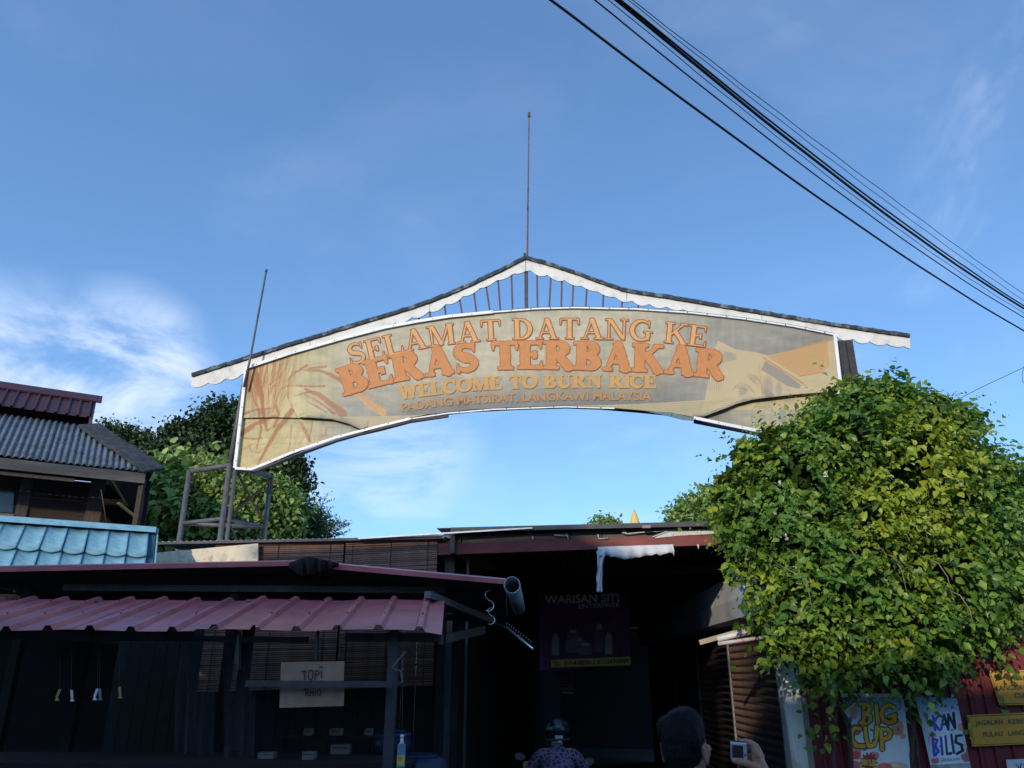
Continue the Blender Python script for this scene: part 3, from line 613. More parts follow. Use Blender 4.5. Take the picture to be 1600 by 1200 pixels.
def wheat(C, X, Y):
    br = L3(166, 98, 52); dk = L3(140, 78, 42); r = random.Random(5)
    nn = vnoise(X, Y, 5, 8)
    fibre = vnoise(X + .12 * Y, Y * .10, 3.2, 31)
    msk = np.clip((470 - X + .35 * (600 - Y)) / 55, 0, 1) * np.clip((650 - Y) / 50, 0, 1) * np.clip((fibre - .42) * 7, 0, 1)
    paint(C, msk[..., None], L3(158, 96, 54), .85)
    fib2 = vnoise(X * .25 + Y * .3, Y + X * .45, 3.4, 44)
    m2 = np.clip((455 - X) / 50, 0, 1) * np.clip((Y - 640) / 15, 0, 1) * np.clip((fib2 - .56) * 8, 0, 1)
    paint(C, m2[..., None], L3(196, 140, 88), .55)
    for i in range(170):
        x = r.uniform(384, 462); y0 = r.uniform(556, 600); x1 = 412 + (x - 412) * .45 + r.uniform(-8, 8); y1 = r.uniform(600, 655)
        mid = ((x + x1) / 2 + r.uniform(-5, 5), (y0 + y1) / 2)
        paint(C, cover(poly_d(X, Y, [(x, y0), mid, (x1, y1)], .4, r.uniform(.8, 2.6)), 1.6), br if i % 3 else L3(214, 190, 140), r.uniform(.25, .6))
    for i in range(26):
        x = r.uniform(380, 520); y = r.uniform(655, 690); a = r.uniform(-.9, .5); l = r.uniform(15, 50)
        paint(C, cover(poly_d(X, Y, [(x, y), (x + a * l * .5, y + l * .5), (x + a * l * .8, y + l)], r.uniform(.8, 2), .5), 1.4), L3(196, 138, 84), .5)
    for pts, w0, w1 in (([(450, 604), (452, 592), (460, 583), (470, 577), (480, 571)], 1.5, 5), ([(472, 578), (488, 575), (509, 573)], 2, 4), ([(477, 579), (499, 579), (516, 585), (540, 598)], 3, 8),
            ([(450, 602), (470, 603), (490, 604), (507, 603)], 1.2, 4), ([(477, 608), (499, 617), (516, 630), (536, 646)], 4, 13), ([(463, 619), (472, 615), (486, 612)], 1, 2), ([(477, 617), (500, 629), (522, 646)], 1, 4), ([(480, 627), (510, 644)], 1, 3),
            ([(450, 604), (450, 620), (458, 640), (470, 665), (483, 690)], 1, 1.4), ([(456, 642), (432, 672), (416, 700), (402, 726)], 9, 3), ([(378, 677), (395, 664), (412, 656), (430, 650)], 9, 4), ([(378, 648), (400, 640), (424, 638)], 5, 2), ([(430, 632), (436, 648), (428, 666)], 3, 5),
            ([(404, 640), (408, 670), (401, 700)], 5, 2), ([(380, 684), (396, 686), (408, 684)], 2, 2), ([(384, 690), (392, 704), (407, 707)], .8, .8), ([(411, 642), (416, 672), (424, 668)], 7, 2), ([(402, 585), (410, 620), (412, 660)], 8, 5), ([(384, 605), (396, 592), (404, 618)], 3, 3),
            ([(470, 660), (478, 672), (484, 688)], 2, 3), ([(455, 664), (453, 690), (450, 704)], 1, 1.6), ([(510, 668), (508, 678), (497, 686)], 1, 1)):
        d = poly_d(X, Y, pts, w0, w1) + (nn - .5) * 2.4; paint(C, cover(d, 1.8), br, .72); paint(C, cover(d + w1 * .32, 2.5), dk, .28)
    d = poly_d(X, Y, [(551, 610), (566, 622), (582, 634), (597, 644)], 8, 14) + (vnoise(X, Y, 3, 9) - .5) * 6; paint(C, cover(d, 2), L3(206, 160, 104), .85)
    for i in range(7): paint(C, cover(poly_d(X, Y, [(552 + i * 1.5, 608 + i * .3), (590 + i * 2.5, 645 - i * 3.4)], .7), 1), L3(176, 118, 70), .6)
def village(C, X, Y):
    cr = L3(208, 186, 140); gy = L3(134, 130, 130); og = L3(204, 150, 84); n = vnoise(X, Y, 7, 12)[..., None]
    paint(C, inside(X, Y, [(1098, 640), (1116, 548), (1122, 532), (1150, 546), (1185, 551), (1200, 556), (1320, 527), (1325, 640)]), cr, .78)
    paint(C, inside(X, Y, [(1118, 560), (1124, 546), (1150, 553), (1150, 562), (1132, 566), (1122, 575)]) * n * 1.7, gy, .5)
    paint(C, inside(X, Y, [(1199, 558), (1293, 530), (1296, 572), (1284, 582), (1250, 588)]), og, .6)
    for i in range(16):
        f = i / 15; paint(C, cover(poly_d(X, Y, [(1201 + 47 * f, 558 + 29 * f), (1293 - 8 * f, 533 + 49 * f)], .6), 1), L3(176, 118, 64), .55)
    paint(C, cover(poly_d(X, Y, [(1193, 559), (1225, 580), (1256, 600)], 2.2), 1), L3(198, 132, 62), .85)
    paint(C, cover(poly_d(X, Y, [(1249, 588), (1283, 582)], 1.2), 1), L3(190, 116, 60), .8)
    paint(C, inside(X, Y, [(1189, 578), (1196, 564), (1222, 580), (1252, 602), (1248, 608), (1228, 602), (1200, 584)]), gy, .7)
    for cx, cy, rx, ry in ((1200, 606, 8, 17), (1217, 608, 5, 11), (1161, 614, 6, 9), (1222, 650, 5, 14), (1240, 652, 5, 8)):
        paint(C, cover((np.hypot((X - cx) / rx, (Y - cy) / ry) - 1) * 5, 3.5), gy, .5)
    for cx, cy, sg in ((1160, 610, -1), (1172, 596, 1), (1192, 618, 1), (1192, 640, -1)):
        for i in range(9):
            a = R(35 + i * 17) if sg < 0 else R(-15 + i * 14); paint(C, cover(poly_d(X, Y, [(cx + 4 * math.cos(a) * sg, cy - 3 * math.sin(a)), (cx + 15 * math.cos(a) * sg, cy - 15 * math.sin(a) + 3), (cx + 20 * math.cos(a) * sg, cy - 13 * math.sin(a) + 8)], .8), 1), L3(110, 106, 100), .55)
    for i in range(9): paint(C, cover(poly_d(X, Y, [(1098 + i * 3.6, 578), (1098 + i * 3.6, 610)], .8), 1), gy, .55)
    paint(C, cover(poly_d(X, Y, [(1187, 572), (1191, 620)], 2), 1.5), og, .5)
def banner_sheet(name, top, bot, off, nu, nv, lower=False):
    s = np.linspace(0, 1, nu)[None, :]; t = np.linspace(0, 1, nv)[:, None]
    tx = top[0][0] + s * (top[-1][0] - top[0][0]); ty = np.interp(tx, [p[0] for p in top], [p[1] for p in top])
    bx = bot[0][0] + s * (bot[-1][0] - bot[0][0]); by = np.interp(bx, [p[0] for p in bot], [p[1] for p in bot])
    X = bx + (tx - bx) * t; Y = by + (ty - by) * t
    C, v, n1, n3 = base_paint(X, Y); wheat(C, X, Y); village(C, X, Y)
    # fold band, old water stains and splits, plus gap shade painted along the loose edge
    bandy = np.interp(X, [500, 560, 640, 780, 900, 1000, 1085, 1150, 1180, 1320], [652, 651, 649, 640, 634, 631, 626, 620, 612, 606])
    band = (Y > bandy) & (X > 505) & (X < 1175)
    if not lower: paint(C, band[..., None] * 1., L3(196, 180, 138), .8)
    for k in range(5): paint(C, cover(np.abs(Y - bandy - 3 - 3.2 * k - .8 * np.sin(X / 19 + k)) - .35, .8) * (band[..., None] * 1.), L3(140, 124, 96), .5)
    for k in range(3): paint(C, cover(np.abs(Y - (672 + 11 * k) - 1.5 * np.sin(X / 23 + 2 * k)) - .4, 1) * ((X < 520)[..., None] * 1.), L3(150, 128, 92), .4)
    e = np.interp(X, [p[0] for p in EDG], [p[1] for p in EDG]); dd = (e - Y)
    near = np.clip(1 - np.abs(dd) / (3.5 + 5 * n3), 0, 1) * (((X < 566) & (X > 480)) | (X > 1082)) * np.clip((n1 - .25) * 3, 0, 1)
    paint(C, near[..., None], L3(84, 84, 76), .7)  # dark line painted in as the shade of the sheet gap
    mold = np.clip((vnoise(X, Y, 14, 21) - .60) * 6, 0, 1) * (np.clip(1 - np.abs(Y - e) / 16, 0, 1)); paint(C, mold[..., None], L3(120, 124, 116), .6)
    for pts in ([(488, 656), (486, 672), (482, 686), (487, 690)],): paint(C, cover(poly_d(X, Y, pts, 1.2, .8), 1), L3(90, 74, 56), .8)
    # position in the sign plane, gently rippled
    u = (X - 800) / F; vv = (600 - Y) / F; dx = u; dy = math.cos(PITCH) - vv * math.sin(PITCH); dz = math.sin(PITCH) + vv * math.cos(PITCH)
    P0 = SP + SN * off; k = ((P0.x - EYE.x) * SN.x + (P0.y - EYE.y) * SN.y) / (dx * SN.x + dy * SN.y)
    P = np.stack([EYE.x + dx * k, EYE.y + dy * k, EYE.z + dz * k], -1)
    rip = .005 * (vnoise(X, Y, 60, 30) - .5) + .003 * (vnoise(X * .2, Y, 9, 33) - .5)
    if not lower: rip = rip + np.clip(1 - np.abs(dd) / 14, 0, 1) ** 2 * (((X < 575) & (X > 470)) | (X > 1060)) * (.02 + .03 * (vnoise(X, Y, 20, 35)))
    else: rip = rip - .01
    P = P + rip[..., None] * np.array(SN)
    return print_grid(name, P, C, M_print, banner, .004, np.array(-SN))
M_print = printmat('faded_banner_print', .5, .06, 50)
fr = MB(); fr.slab([S(x, y - 1.5, -.05) for x, y in TOP] + [S(x, y + 2.2, -.05) for x, y in BOT[::-1]], SN, .03)
banner = fr.build('banner', mat('banner_backing', (.05, .05, .055), .8, .2), arch)
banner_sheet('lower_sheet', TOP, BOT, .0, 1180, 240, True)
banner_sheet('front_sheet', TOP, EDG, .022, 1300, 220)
# white edge trims
def trim(pts, wpx, off=.05, name='edge_trim', m=None):
    b = MB(); P = [Vector((x, y)) for x, y in pts]
    for i in range(len(P) - 1):
        d = (P[i + 1] - P[i]).normalized(); n = Vector((-d.y, d.x)) * wpx / 2
        q = [S(*(P[i] + n), off), S(*(P[i + 1] + n), off), S(*(P[i + 1] - n), off), S(*(P[i] - n), off)]
        b.hexa([p - SN * .016 for p in q] + q)
    return b.build(name, m or M_trim, banner, fix=True)
trim([(x, y) for x, y in TOP if x <= 780], 4.2, .062); trim([(x, y + .4) for x, y in TOP if x >= 770], 2.2, .056)
trim([(384.5, 572), (366.5, 731)], 4.6, .06)
trim([(367, 731.5), (392, 733), (420, 722), (455, 707), (525, 683), (595, 665), (640, 654)], 3.6, .064)
trim([(640, 654.5), (700, 645.5), (770, 639.5), (884, 635.5), (960, 638)], 1.8, .06)
trim([(1084, 652.5), (1140, 664), (1200, 676), (1260, 693)], 4.6, .062)
trim([(1304.5, 521), (1326, 712)], 5, .06)
b = MB(); b.slab([S(x, y, .05) for x, y in ((1010, 643), (1048, 644), (1085, 652), (1084, 657), (1068, 656), (1036, 648))], SN, .01); b.build('torn_flap', mat('greenish_flap', (.13, .2, .2), .8, .3), banner)
ribbon([(392, 735), (430, 722), (470, 706), (525, 686), (560, 676), (595, 668), (640, 656), (700, 647)], -.03, -.07, 0, 4.0, 'bottom_frame_rail', M_dark, 1.1)
ribbon([(1084, 656), (1140, 667), (1200, 679), (1270, 700)], -.03, -.07, 0, 4.0, 'bottom_frame_rail', M_dark, .8)
r_ = random.Random(2)
b = MB()
for tb, n in ((TOP, 30), (BOT, 26)):
    for i in range(n):
        x = tb[0][0] + (tb[-1][0] - tb[0][0]) * (i + .5) / n; y = interp(tb, x); p = S(x, y, .066); b.box(p, (.009, .006, .009))
for i in range(6): p = S(384 - 17 * i / 5.5, 580 + 28 * i, .066); b.box(p, (.009, .006, .009))
b.build('screw_heads', M_dark, banner)['kind'] = 'stuff'
# lettering
b1 = [(546, 571), (585, 562), (640, 548.5), (700, 538.5), (770, 532), (840, 530), (920, 530), (1010, 533), (1060, 537.5), (1104, 543)]
set_word('SELAMAT DATANG KE', b1, 32.5, .95, [.028, -.012, -.03], [M_tan_edge, M_tan_fill, M_tan_fill], [.030, .0325, .034], banner)
b2 = [(538, 619), (570, 609), (620, 596.5), (680, 587), (740, 580), (800, 577), (880, 577), (950, 579), (1020, 582), (1080, 587), (1131, 593)]
set_word('BERAS TERBAKAR', b2, 44, 1.5, [.026, .002], [M_orange_edge, M_orange_fill], [.031, .0335], banner, wob=.008)
b3 = [(624, 624), (680, 617), (740, 610.5), (800, 607.5), (870, 606), (950, 605.5), (1026, 606.5)]
set_word('WELCOME TO BURN RICE', b3, 20.5, 1.25, [.02], [M_gold_fill], [.032], banner, wob=.008)
C4, T4 = spline([(628, 643), (700, 633.5), (780, 628), (860, 625.5), (940, 624.5), (1018, 625.5)])
def f4(u, v):
    d = u * T4[-1] * .999; j = int(np.clip(np.searchsorted(T4, d), 1, 399)); pos = C4[j - 1] + (C4[j] - C4[j - 1]) * ((d - T4[j - 1]) / (T4[j] - T4[j - 1]))
    tg = C4[j] - C4[j - 1]; tg /= np.hypot(*tg); q = pos + np.array([tg[1], -tg[0]]) * v * 13.2; return S(q[0], q[1], .032)
text_on('lettering', 'PADANG MATSIRAT, LANGKAWI MALAYSIA', f4, mat('print_address', lin(176, 128, 72), .6, .1, 9, dirt=lin(176, 128, 84), dscale=14, damt=.6), banner, .022)

# tower under the left end: three legs
A_ = S(359, 727, -.07); B_ = atz(296, 737, A_.z); C_ = atz(423, 745, A_.z)
leg = lambda p, top, r=.034: MB().tube([(p.x, p.y, 0), (p.x, p.y, top)], r, 10)
leg(A_, A_.z + .02, .036).build('tower_leg', M_grsteel, arch)
Am = A_ + Vector((.075, .02, 0)); leg(Am, A_.z - .02, .026).build('tower_leg', M_grsteel, arch)
leg(B_, B_.z + .015).build('tower_leg', M_grsteel, arch); leg(C_, C_.z + .015).build('tower_leg', M_grsteel, arch)
for z, r in ((A_.z, .034), (A_.z - .68, .026), (A_.z - 1.9, .026)):
    for p, q in ((A_, B_), (A_, C_), (B_, C_)):
        if z == A_.z and p is B_: continue
        p2 = Vector((p.x, p.y, z)); q2 = Vector((q.x, q.y, z)); MB().tube([p2, q2], r, 8).build('tower_rail', M_grsteel, arch)
for z0, z1 in ((A_.z - .05, A_.z - .66), (A_.z - .72, A_.z - 1.5)):
    for p, q in ((Am, C_), (C_, Am)):
        MB().tube([(p.x, p.y, z0), (q.x, q.y, z1)], .014, 6).build('cross_brace', M_rust, arch)
ph = S(382, 600, .02); b = MB(); b.tube([A_ + Vector((0, 0, -.02)), S(383, 592, -.05)], .034, 8); b.build('upright_post', M_grsteel, arch)
b = MB(); b.bar(S(384, 590, -.02), S(378, 632, -.02), .05, .05, SN); b.build('upright_sleeve', M_grsteel, arch)
b = MB(); b.tube([S(381, 605, .12), S(391, 560, .13), S(416, 424, .13)], [.017, .014, .012], 8); b.tube([S(415.8, 425, .13), S(416.5, 421, .13)], .017, 8); b.build('lightning_rod', M_grsteel, arch)
# right support, mostly inside the climbing shrub
for dx, dn in ((0, 0), (.17, -.02)):
    p = S(1311, 534, -.09) + SD * dx * .5 + Vector((0, 0, 0)); q = S(1322, 590, -.09) + SD * dx * .5
    b = MB(); b.bar((q.x, q.y, 0), (q.x, q.y, p.z), .08, .08, (0, 1, 0)); b.build('support_post', M_dark, arch)

# ================================================================== market hall behind the arch
hall = thing('market_hall', Fp(800, 1000) * 1, 'low open market hall with dark interior and red front beam behind the arch', 'building'); hall.location.z = 0
NB = -SN
def fbeam(name, pts4, off, th, m, parent):   # 4 pixel corners TL TR BR BL
    b = MB(); b.slab([Fp(x, y, off) for x, y in pts4], SN, th); return b.build(name, m, parent)
fbeam('front_beam', [(684, 850), (1180, 831.5), (1180, 849), (684, 867)], .05, .09, M_redbeam, hall)
fbeam('fascia_plank', [(722, 838), (940, 829.5), (940, 841), (722, 849.5)], .02, .03, M_greyboard, hall)
fbeam('fascia_plank', [(941, 829.5), (1180, 820), (1180, 832), (941, 841)], .024, .03, M_greyboard, hall)
fbeam('end_block', [(684, 839), (720, 838), (720, 848), (684, 849.6)], .035, .05, M_post, hall)
fbeam('fascia_plank', [(655, 837), (745, 834), (745, 862), (655, 866)], -.04, .02, M_greyboard, hall)  # added board blocking a sun sliver through the roof gap
# roof sheets: front edge seen as a thin dark line, running back 13 m
def roof_run(x0, y0, x1, y1, lift, n, m, thpx, offf, drop):
    for i in range(n):
        xa = x0 + (x1 - x0) * i / n; xb = x0 + (x1 - x0) * (i + 1) / n; ya = y0 + (y1 - y0) * i / n; yb = y0 + (y1 - y0) * (i + 1) / n
        P = Fp(xa, ya, offf); Q = Fp(xb, yb, offf); U = (Q - P); wd = U.length; V = (NB * 13 + Vector((0, 0, -drop))).normalized()
        me = sheet_mesh('roof_sheet', P + Vector((0, 0, lift)), U, V, wd + .04, 13, .076, .018, 'sine', .012); link('roof_sheet', me, hall, m)
roof_run(705, 826.5, 1185, 815, .0, 7, M_darkroof, 4, .16, .35)
roof_run(245, 847, 700, 838, -.0, 7, M_zinc, 4, .14, .35)
b = MB(); b.bar(Fp(705, 828, .165), Fp(1186, 816.5, .165), .03, .05); b.build('roof_edge_batten', M_darkroof, hall)
b = MB(); b.bar(Fp(560, 841.5, .19), Fp(832, 825, .19), .02, .016); b.build('loose_zinc_strip', M_zinc, hall)
b = MB(); b.bar(Fp(246, 849, .13), Fp(690, 840, .13), .03, .03); b.build('roof_edge_batten', M_darkroof, hall)
a = Fp(704, 827.5, .12); q_ = NB * 12.9 + Vector((0, 0, -.347)); b = MB(); dz = Vector((0, 0, .26)); b.slab([a - dz, a - SD * 0 + q_ - dz, a + q_ + Vector((0, 0, .005)), a + Vector((0, 0, .005))], -SD, .05); b.build('roof_step_board', M_greyboard, hall, fix=True)  # board and next-line flashing added to keep sun out of the slit
b = MB(); a2 = a - SD * .16 + Vector((0, 0, .022)); b.slab([a2, a + SD * .06 + Vector((0, 0, .022)), a + SD * .06 + q_ + Vector((0, 0, .022)), a2 + q_], Vector((0, 0, 1)), .008); b.build('roof_step_flashing', M_darkroof, hall, fix=True)
# purlins and ceiling in the dark
rp = Fp(705, 832, 0)
for i in range(7):
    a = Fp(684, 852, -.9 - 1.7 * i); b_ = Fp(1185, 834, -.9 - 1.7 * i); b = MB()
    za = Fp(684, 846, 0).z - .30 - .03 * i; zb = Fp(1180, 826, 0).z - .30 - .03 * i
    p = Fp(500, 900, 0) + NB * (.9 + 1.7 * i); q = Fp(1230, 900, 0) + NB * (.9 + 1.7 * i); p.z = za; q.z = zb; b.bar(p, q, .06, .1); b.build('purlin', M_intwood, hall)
Lw = Fp(700, 1000, 0); Lw.z = 0; FL = Fp(-120, 900, 0); FL.z = 0
def vwall(name, p, q, z0, z1, m, parent, th=.08):
    p = Vector((p.x, p.y, 0)); q = Vector((q.x, q.y, 0)); d = (q - p).normalized(); n = Vector((d.y, -d.x, 0)); b = MB()
    b.slab([p + Vector((0, 0, z0)), q + Vector((0, 0, z0)), q + Vector((0, 0, z1)), p + Vector((0, 0, z1))], n, th); return b.build(name, m, parent)
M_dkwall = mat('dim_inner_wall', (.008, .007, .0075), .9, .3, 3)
far = NB * 13
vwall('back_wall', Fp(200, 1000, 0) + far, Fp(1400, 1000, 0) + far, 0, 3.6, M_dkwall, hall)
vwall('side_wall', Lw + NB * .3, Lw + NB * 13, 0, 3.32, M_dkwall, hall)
# shutter row on the right side of the alley
WX = Fp(1224, 1040, 0); WD = Vector((math.sin(R(1.8)), math.cos(R(1.8)), 0)); WN = Vector((-WD.y, WD.x, 0)); WX.z = 0   # WN points at the alley
BX = onp(1200, 951, WX + WN * .30, WN); zb0 = BX.z
zb1 = onp(1155, 893, WX + WN * .30, WN).z
b = MB(); L_ = 9.3
prof = [(.02, zb0 - .02), (.26, zb0), (.30, zb0 + (zb1 - zb0) * .42), (.27, zb1), (.02, zb1 + .02)]
row = thing('shutter_shop_row', WX + Vector((0, 0, 0)), 'row of closed brown roller shutters under a grey housing along the alley', 'shop front')
V = []; n = len(prof); st = WX + WD * .12
for k in (0, 1):
    for (d, z) in prof: V.append(st + WD * (L_ * k) + WN * d + Vector((0, 0, z)))
Fs = [(i, i + 1, n + i + 1, n + i) for i in range(n - 1)] + [(n - 1, 0, n, 2 * n - 1), tuple(range(n))[::-1], tuple(range(n, 2 * n))]
b.add(V, Fs); b.build('shutter_housing', M_shutgrey, row, fix=True)
slat_me = None; bay = 2.12
for k in range(4):
    s0 = .14 + bay * k
    if slat_me is None:
        b = MB(); pf = [(0, -.040), (.012, -.036), (.026, -.02), (.03, 0), (.026, .02), (.012, .036), (0, .040)]; V = []
        for x in (0, bay - .07):
            for (d, z) in pf: V.append(WD * x + WN * d + Vector((0, 0, z)))
        b.add(V, [(i, i + 1, 8 + i, 7 + i) for i in range(6)] + [tuple(range(7)), tuple(range(7, 14))[::-1]], smooth=True); slat_me = b.mesh('shutter_slat'); slat_me.materials.append(M_shut)
    zz = .05; 
    while zz < zb0 + .02:
        o = bpy.data.objects.new('shutter_slat', slat_me); COL.objects.link(o); o.parent = row
        o.location = WX + WD * (s0 + .035) + Vector((0, 0, zz)) - row.location; zz += .0815
    p = WX + WD * s0; MB().bar((p.x, p.y, 0), (p.x, p.y, zb0), .055, .07, WN).build('shutter_guide', mat('guide_rail', (.22, .24, .25), .5, .15, dirt=(.13, .09, .07)), row)
vwall('shop_wall', WX - WN * .06 + WD * .15, WX - WN * .06 + WD * 10, 0, 3.3, M_dkwall, row)
# white rusty post at the corner
cp = thing('corner_post', (WX.x, WX.y, 0), 'rust streaked white steel post at the corner between shutters and red sheet wall', 'post')
p0 = Fp(1227, 1100, .02); p1 = Fp(1252, 1100, .02); b = MB(); q0 = Vector((p0.x, p0.y, 0)); q1 = Vector((p1.x, p1.y, 0)); up = Vector((0, 0, 2.95))
b.slab([q0, q1, q1 + up, q0 + up], SN, .10); b.build('post_face', M_whitepost, cp)
p2 = Fp(1261, 1100, .0); q2 = Vector((p2.x, p2.y, 0)); b = MB(); b.slab([q1 + SN * .012, q2 + SN * .012, q2 + up + SN * .012, q1 + up + SN * .012], SN, .05); b.build('post_flange', mat('flange_paint', (.30, .26, .24), .6, .2, dirt=(.2, .05, .05)), cp)
# posts on the left of the alley
for x, nm in ((697, 0), (727, 1)):
    p = Fp(x, 1100, -.15); b = MB(); b.bar((p.x, p.y, 0), (p.x, p.y, 3.1), .11 if nm == 0 else .03, .10 if nm == 0 else .03, (0, 1, 0)); b.build('alley_post', mat('inner_post_paint', (.07, .055, .05), .8, .3), hall)

# ---- red corrugated wall
rw = thing('red_sheet_wall', (q2.x + 1.5, q2.y, 0), 'dark red ribbed metal sheet wall under the climbing shrub', 'wall')
zt = Fp(1585, 885, 0).z
for i in range(6):
    P = q2 + SD * (i * .78) + Vector((0, 0, .02)); me = sheet_mesh('wall_sheet', P + (SN * -.004 * (i % 2)), SD, Vector((0, 0, 1)), .80, zt, .16, .022, 'trap', .003); link('wall_sheet', me, rw, M_redwall)
b = MB(); b.bar(q2 + Vector((0, 0, zt + .03)), q2 + SD * 4.7 + Vector((0, 0, zt + .03)), .05, .04); b.build('wall_capping', M_redwall, rw)

# ---- bamboo blinds
def blind(x0, x1, ytl, ytr, ybl, ybr, label, n):
    TL = Fp(x0, ytl, .06); TR = Fp(x1, ytr, .06); zbL = Fp(x0, ybl, .06).z; zbR = Fp(x1, ybr, .06).z; TR.z = TL.z + (TR.z - TL.z)
    t = thing('bamboo_blind', (TL + TR) / 2, label, 'blind', 'bamboo blinds under the hall roof')
    U = (TR - TL); wd = math.hypot(U.x, U.y); b = MB(); b.bar((-wd / 2, 0, 0), (wd / 2, 0, 0), .008, .017); me = b.mesh('slat'); me.materials.append(M_bamboo)
    ang = math.atan2(U.y, U.x); rr = random.Random(n)
    for i in range(n):
        f = (i + .5) / n; zl = TL.z + (zbL - TL.z) * f; zr = TR.z + (zbR - TR.z) * f
        o = bpy.data.objects.new('slat', me); COL.objects.link(o); o.parent = t
        o.location = (0, rr.uniform(-.003, .003), (zl + zr) / 2 - t.location.z); o.rotation_euler = (rr.uniform(-.1, .1), -math.atan2(zr - zl + rr.uniform(-.008, .008), wd), ang)
    b = MB(); b.bar(TL + Vector((0, 0, .015)), TR + Vector((0, 0, .015)), .03, .06); b.build('head_rail', M_bamboo, t)
    for f in (.08, .5, .9):
        p = TL.lerp(TR, f) + SN * .012; q = Vector((p.x, p.y, zbL + (zbR - zbL) * f)); MB().tube([p, q], .004, 5).build('cord', M_dark, t)
    return t
blind(338, 538, 852, 847, 1081, 1076, 'bamboo slat blind behind the cardboard hat notice, ending left of the second blind', 70)
blind(541, 684, 848.5, 842, 1077, 1072, 'bamboo slat blind next to the dark alley opening, showing above the pink roof', 70)
cb = MB(); cb.slab([Fp(x, y, .16) for x, y in ((218, 866), (403, 849), (403, 884), (221, 892))], SN, .02); o = cb.build('cream_board', M_cream, None)
rebase(o, Fp(310, 875, .16)); props(o, 'long cream painted board wedged between the blue tiles and the bamboo blinds', 'board')
# wall behind the stall
sw = thing('stall_back_wall', Fp(200, 1100, -.2), 'dark timber plank wall at the back of the left stall', 'wall'); sw.location.z = 0
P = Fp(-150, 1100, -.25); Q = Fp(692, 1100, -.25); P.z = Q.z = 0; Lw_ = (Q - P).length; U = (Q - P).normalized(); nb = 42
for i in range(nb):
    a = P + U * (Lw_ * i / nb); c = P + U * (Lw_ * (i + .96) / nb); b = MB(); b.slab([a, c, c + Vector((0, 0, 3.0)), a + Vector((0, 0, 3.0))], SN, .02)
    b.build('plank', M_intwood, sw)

# ================================================================== left stall: pink awning and the gable roof above it
def two_sided(o_me, a, b_):
    o_me.materials.append(a); o_me.materials.append(b_)
stall = thing('market_stall', (at(300, 985, 5.0).x, 5.6, 0), 'dark street stall under a low pink ribbed metal awning', 'stall')
AB = at(688, 985, 4.9); AT = at(692, 938, 6.1); V = (AT - AB); ln = V.length; V.normalize(); V0 = Vector((-.012, 1, 0)) * 1.0
V = Vector((-.09, AT.y - AB.y, AT.z - AB.z)); ln = V.length; V.normalize()
rs = random.Random(11)
for i in range(5):
    O = Vector((AB.x - .745 * (i + 1), AB.y + rs.uniform(-.012, .012), AB.z + .004 * (i % 2) + rs.uniform(-.004, .004)))
    def sagf(p, x, y, k=i):
        return p + Vector((0, 0, .006 * math.sin(x * 5 + k) - .02 * math.exp(-((x - .75) / .1) ** 2) * (1 if k == 0 else 0) * max(0, 1 - y / .5)))
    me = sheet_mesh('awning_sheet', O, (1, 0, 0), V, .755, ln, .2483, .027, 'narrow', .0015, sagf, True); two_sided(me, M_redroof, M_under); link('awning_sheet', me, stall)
b = MB()
for i in range(5):
    for j in range(3):
        for f in (.35, .8):
            x = AB.x - .745 * (i + 1) + .2483 * (j + .5); p = Vector((x, AB.y, AB.z + .029)) + V * ln * f; b.tube([p, p + Vector((0, 0, .008))], .006, 6)
b.build('roofing_screws', M_dark, stall)['kind'] = 'stuff'
def pbar(name, a, b_, w_, h_, m, parent, up=(0, 0, 1)):
    q = MB(); q.bar(a, b_, w_, h_, up); return q.build(name, m, parent)
pbar('eave_beam', at(-120, 993, 5.15), at(300, 993, 5.15), .04, .05, M_dark, stall); pbar('eave_beam', at(540, 996, 5.1), at(690, 996, 5.1), .04, .05, M_dark, stall)
pbar('hanging_rail', at(103, 996, 5.35), at(482, 1000, 5.35), .035, .035, M_grsteel, stall)
for x in (612, -60): p = at(x, 1080, 5.08); pbar('post', (p.x, p.y, 0), (p.x, p.y, 2.06), .058, .058, mat('bluish_post', (.04, .038, .045), .7, .3, 6, dirt=(.09, .075, .065)), stall, (0, 1, 0))
for x in (378, 120): p = at(x, 1080, 6.0); pbar('post', (p.x, p.y, 0), (p.x, p.y, 2.3), .07, .07, M_intwood, stall, (0, 1, 0))
pbar('display_rail', at(385, 1068, 4.97), at(613, 1069, 4.97), .03, .034, mat('rail_paint', (.05, .048, .055), .6, .3, 9), stall)
pbar('loose_strap', at(374, 986, 5.0), at(373, 1046, 5.0), .012, .045, M_dark, stall, (0, 1, 0)); pbar('loose_strap', at(497, 984, 5.0), at(494, 1030, 5.0), .012, .03, M_dark, stall, (0, 1, 0))
pbar('bracket', at(612, 1043, 5.0), at(634, 1018, 5.0), .008, .012, M_grsteel, stall)
b = MB(); b.tube([at(614, 1045, 5.0), at(627, 1049, 5.0), at(629, 1066, 5.0), at(622, 1070, 5.0)], .006, 6); b.build('bracket', M_grsteel, stall)
pbar('counter_top', at(-120, 1187, 5.5), at(650, 1187, 5.5), .7, .03, M_intwood, stall)
pbar('counter_front', at(-120, 1193, 5.2) - Vector((0, 0, .62)), at(650, 1193, 5.2) - Vector((0, 0, .62)), .02, 1.2, M_intwood, stall)

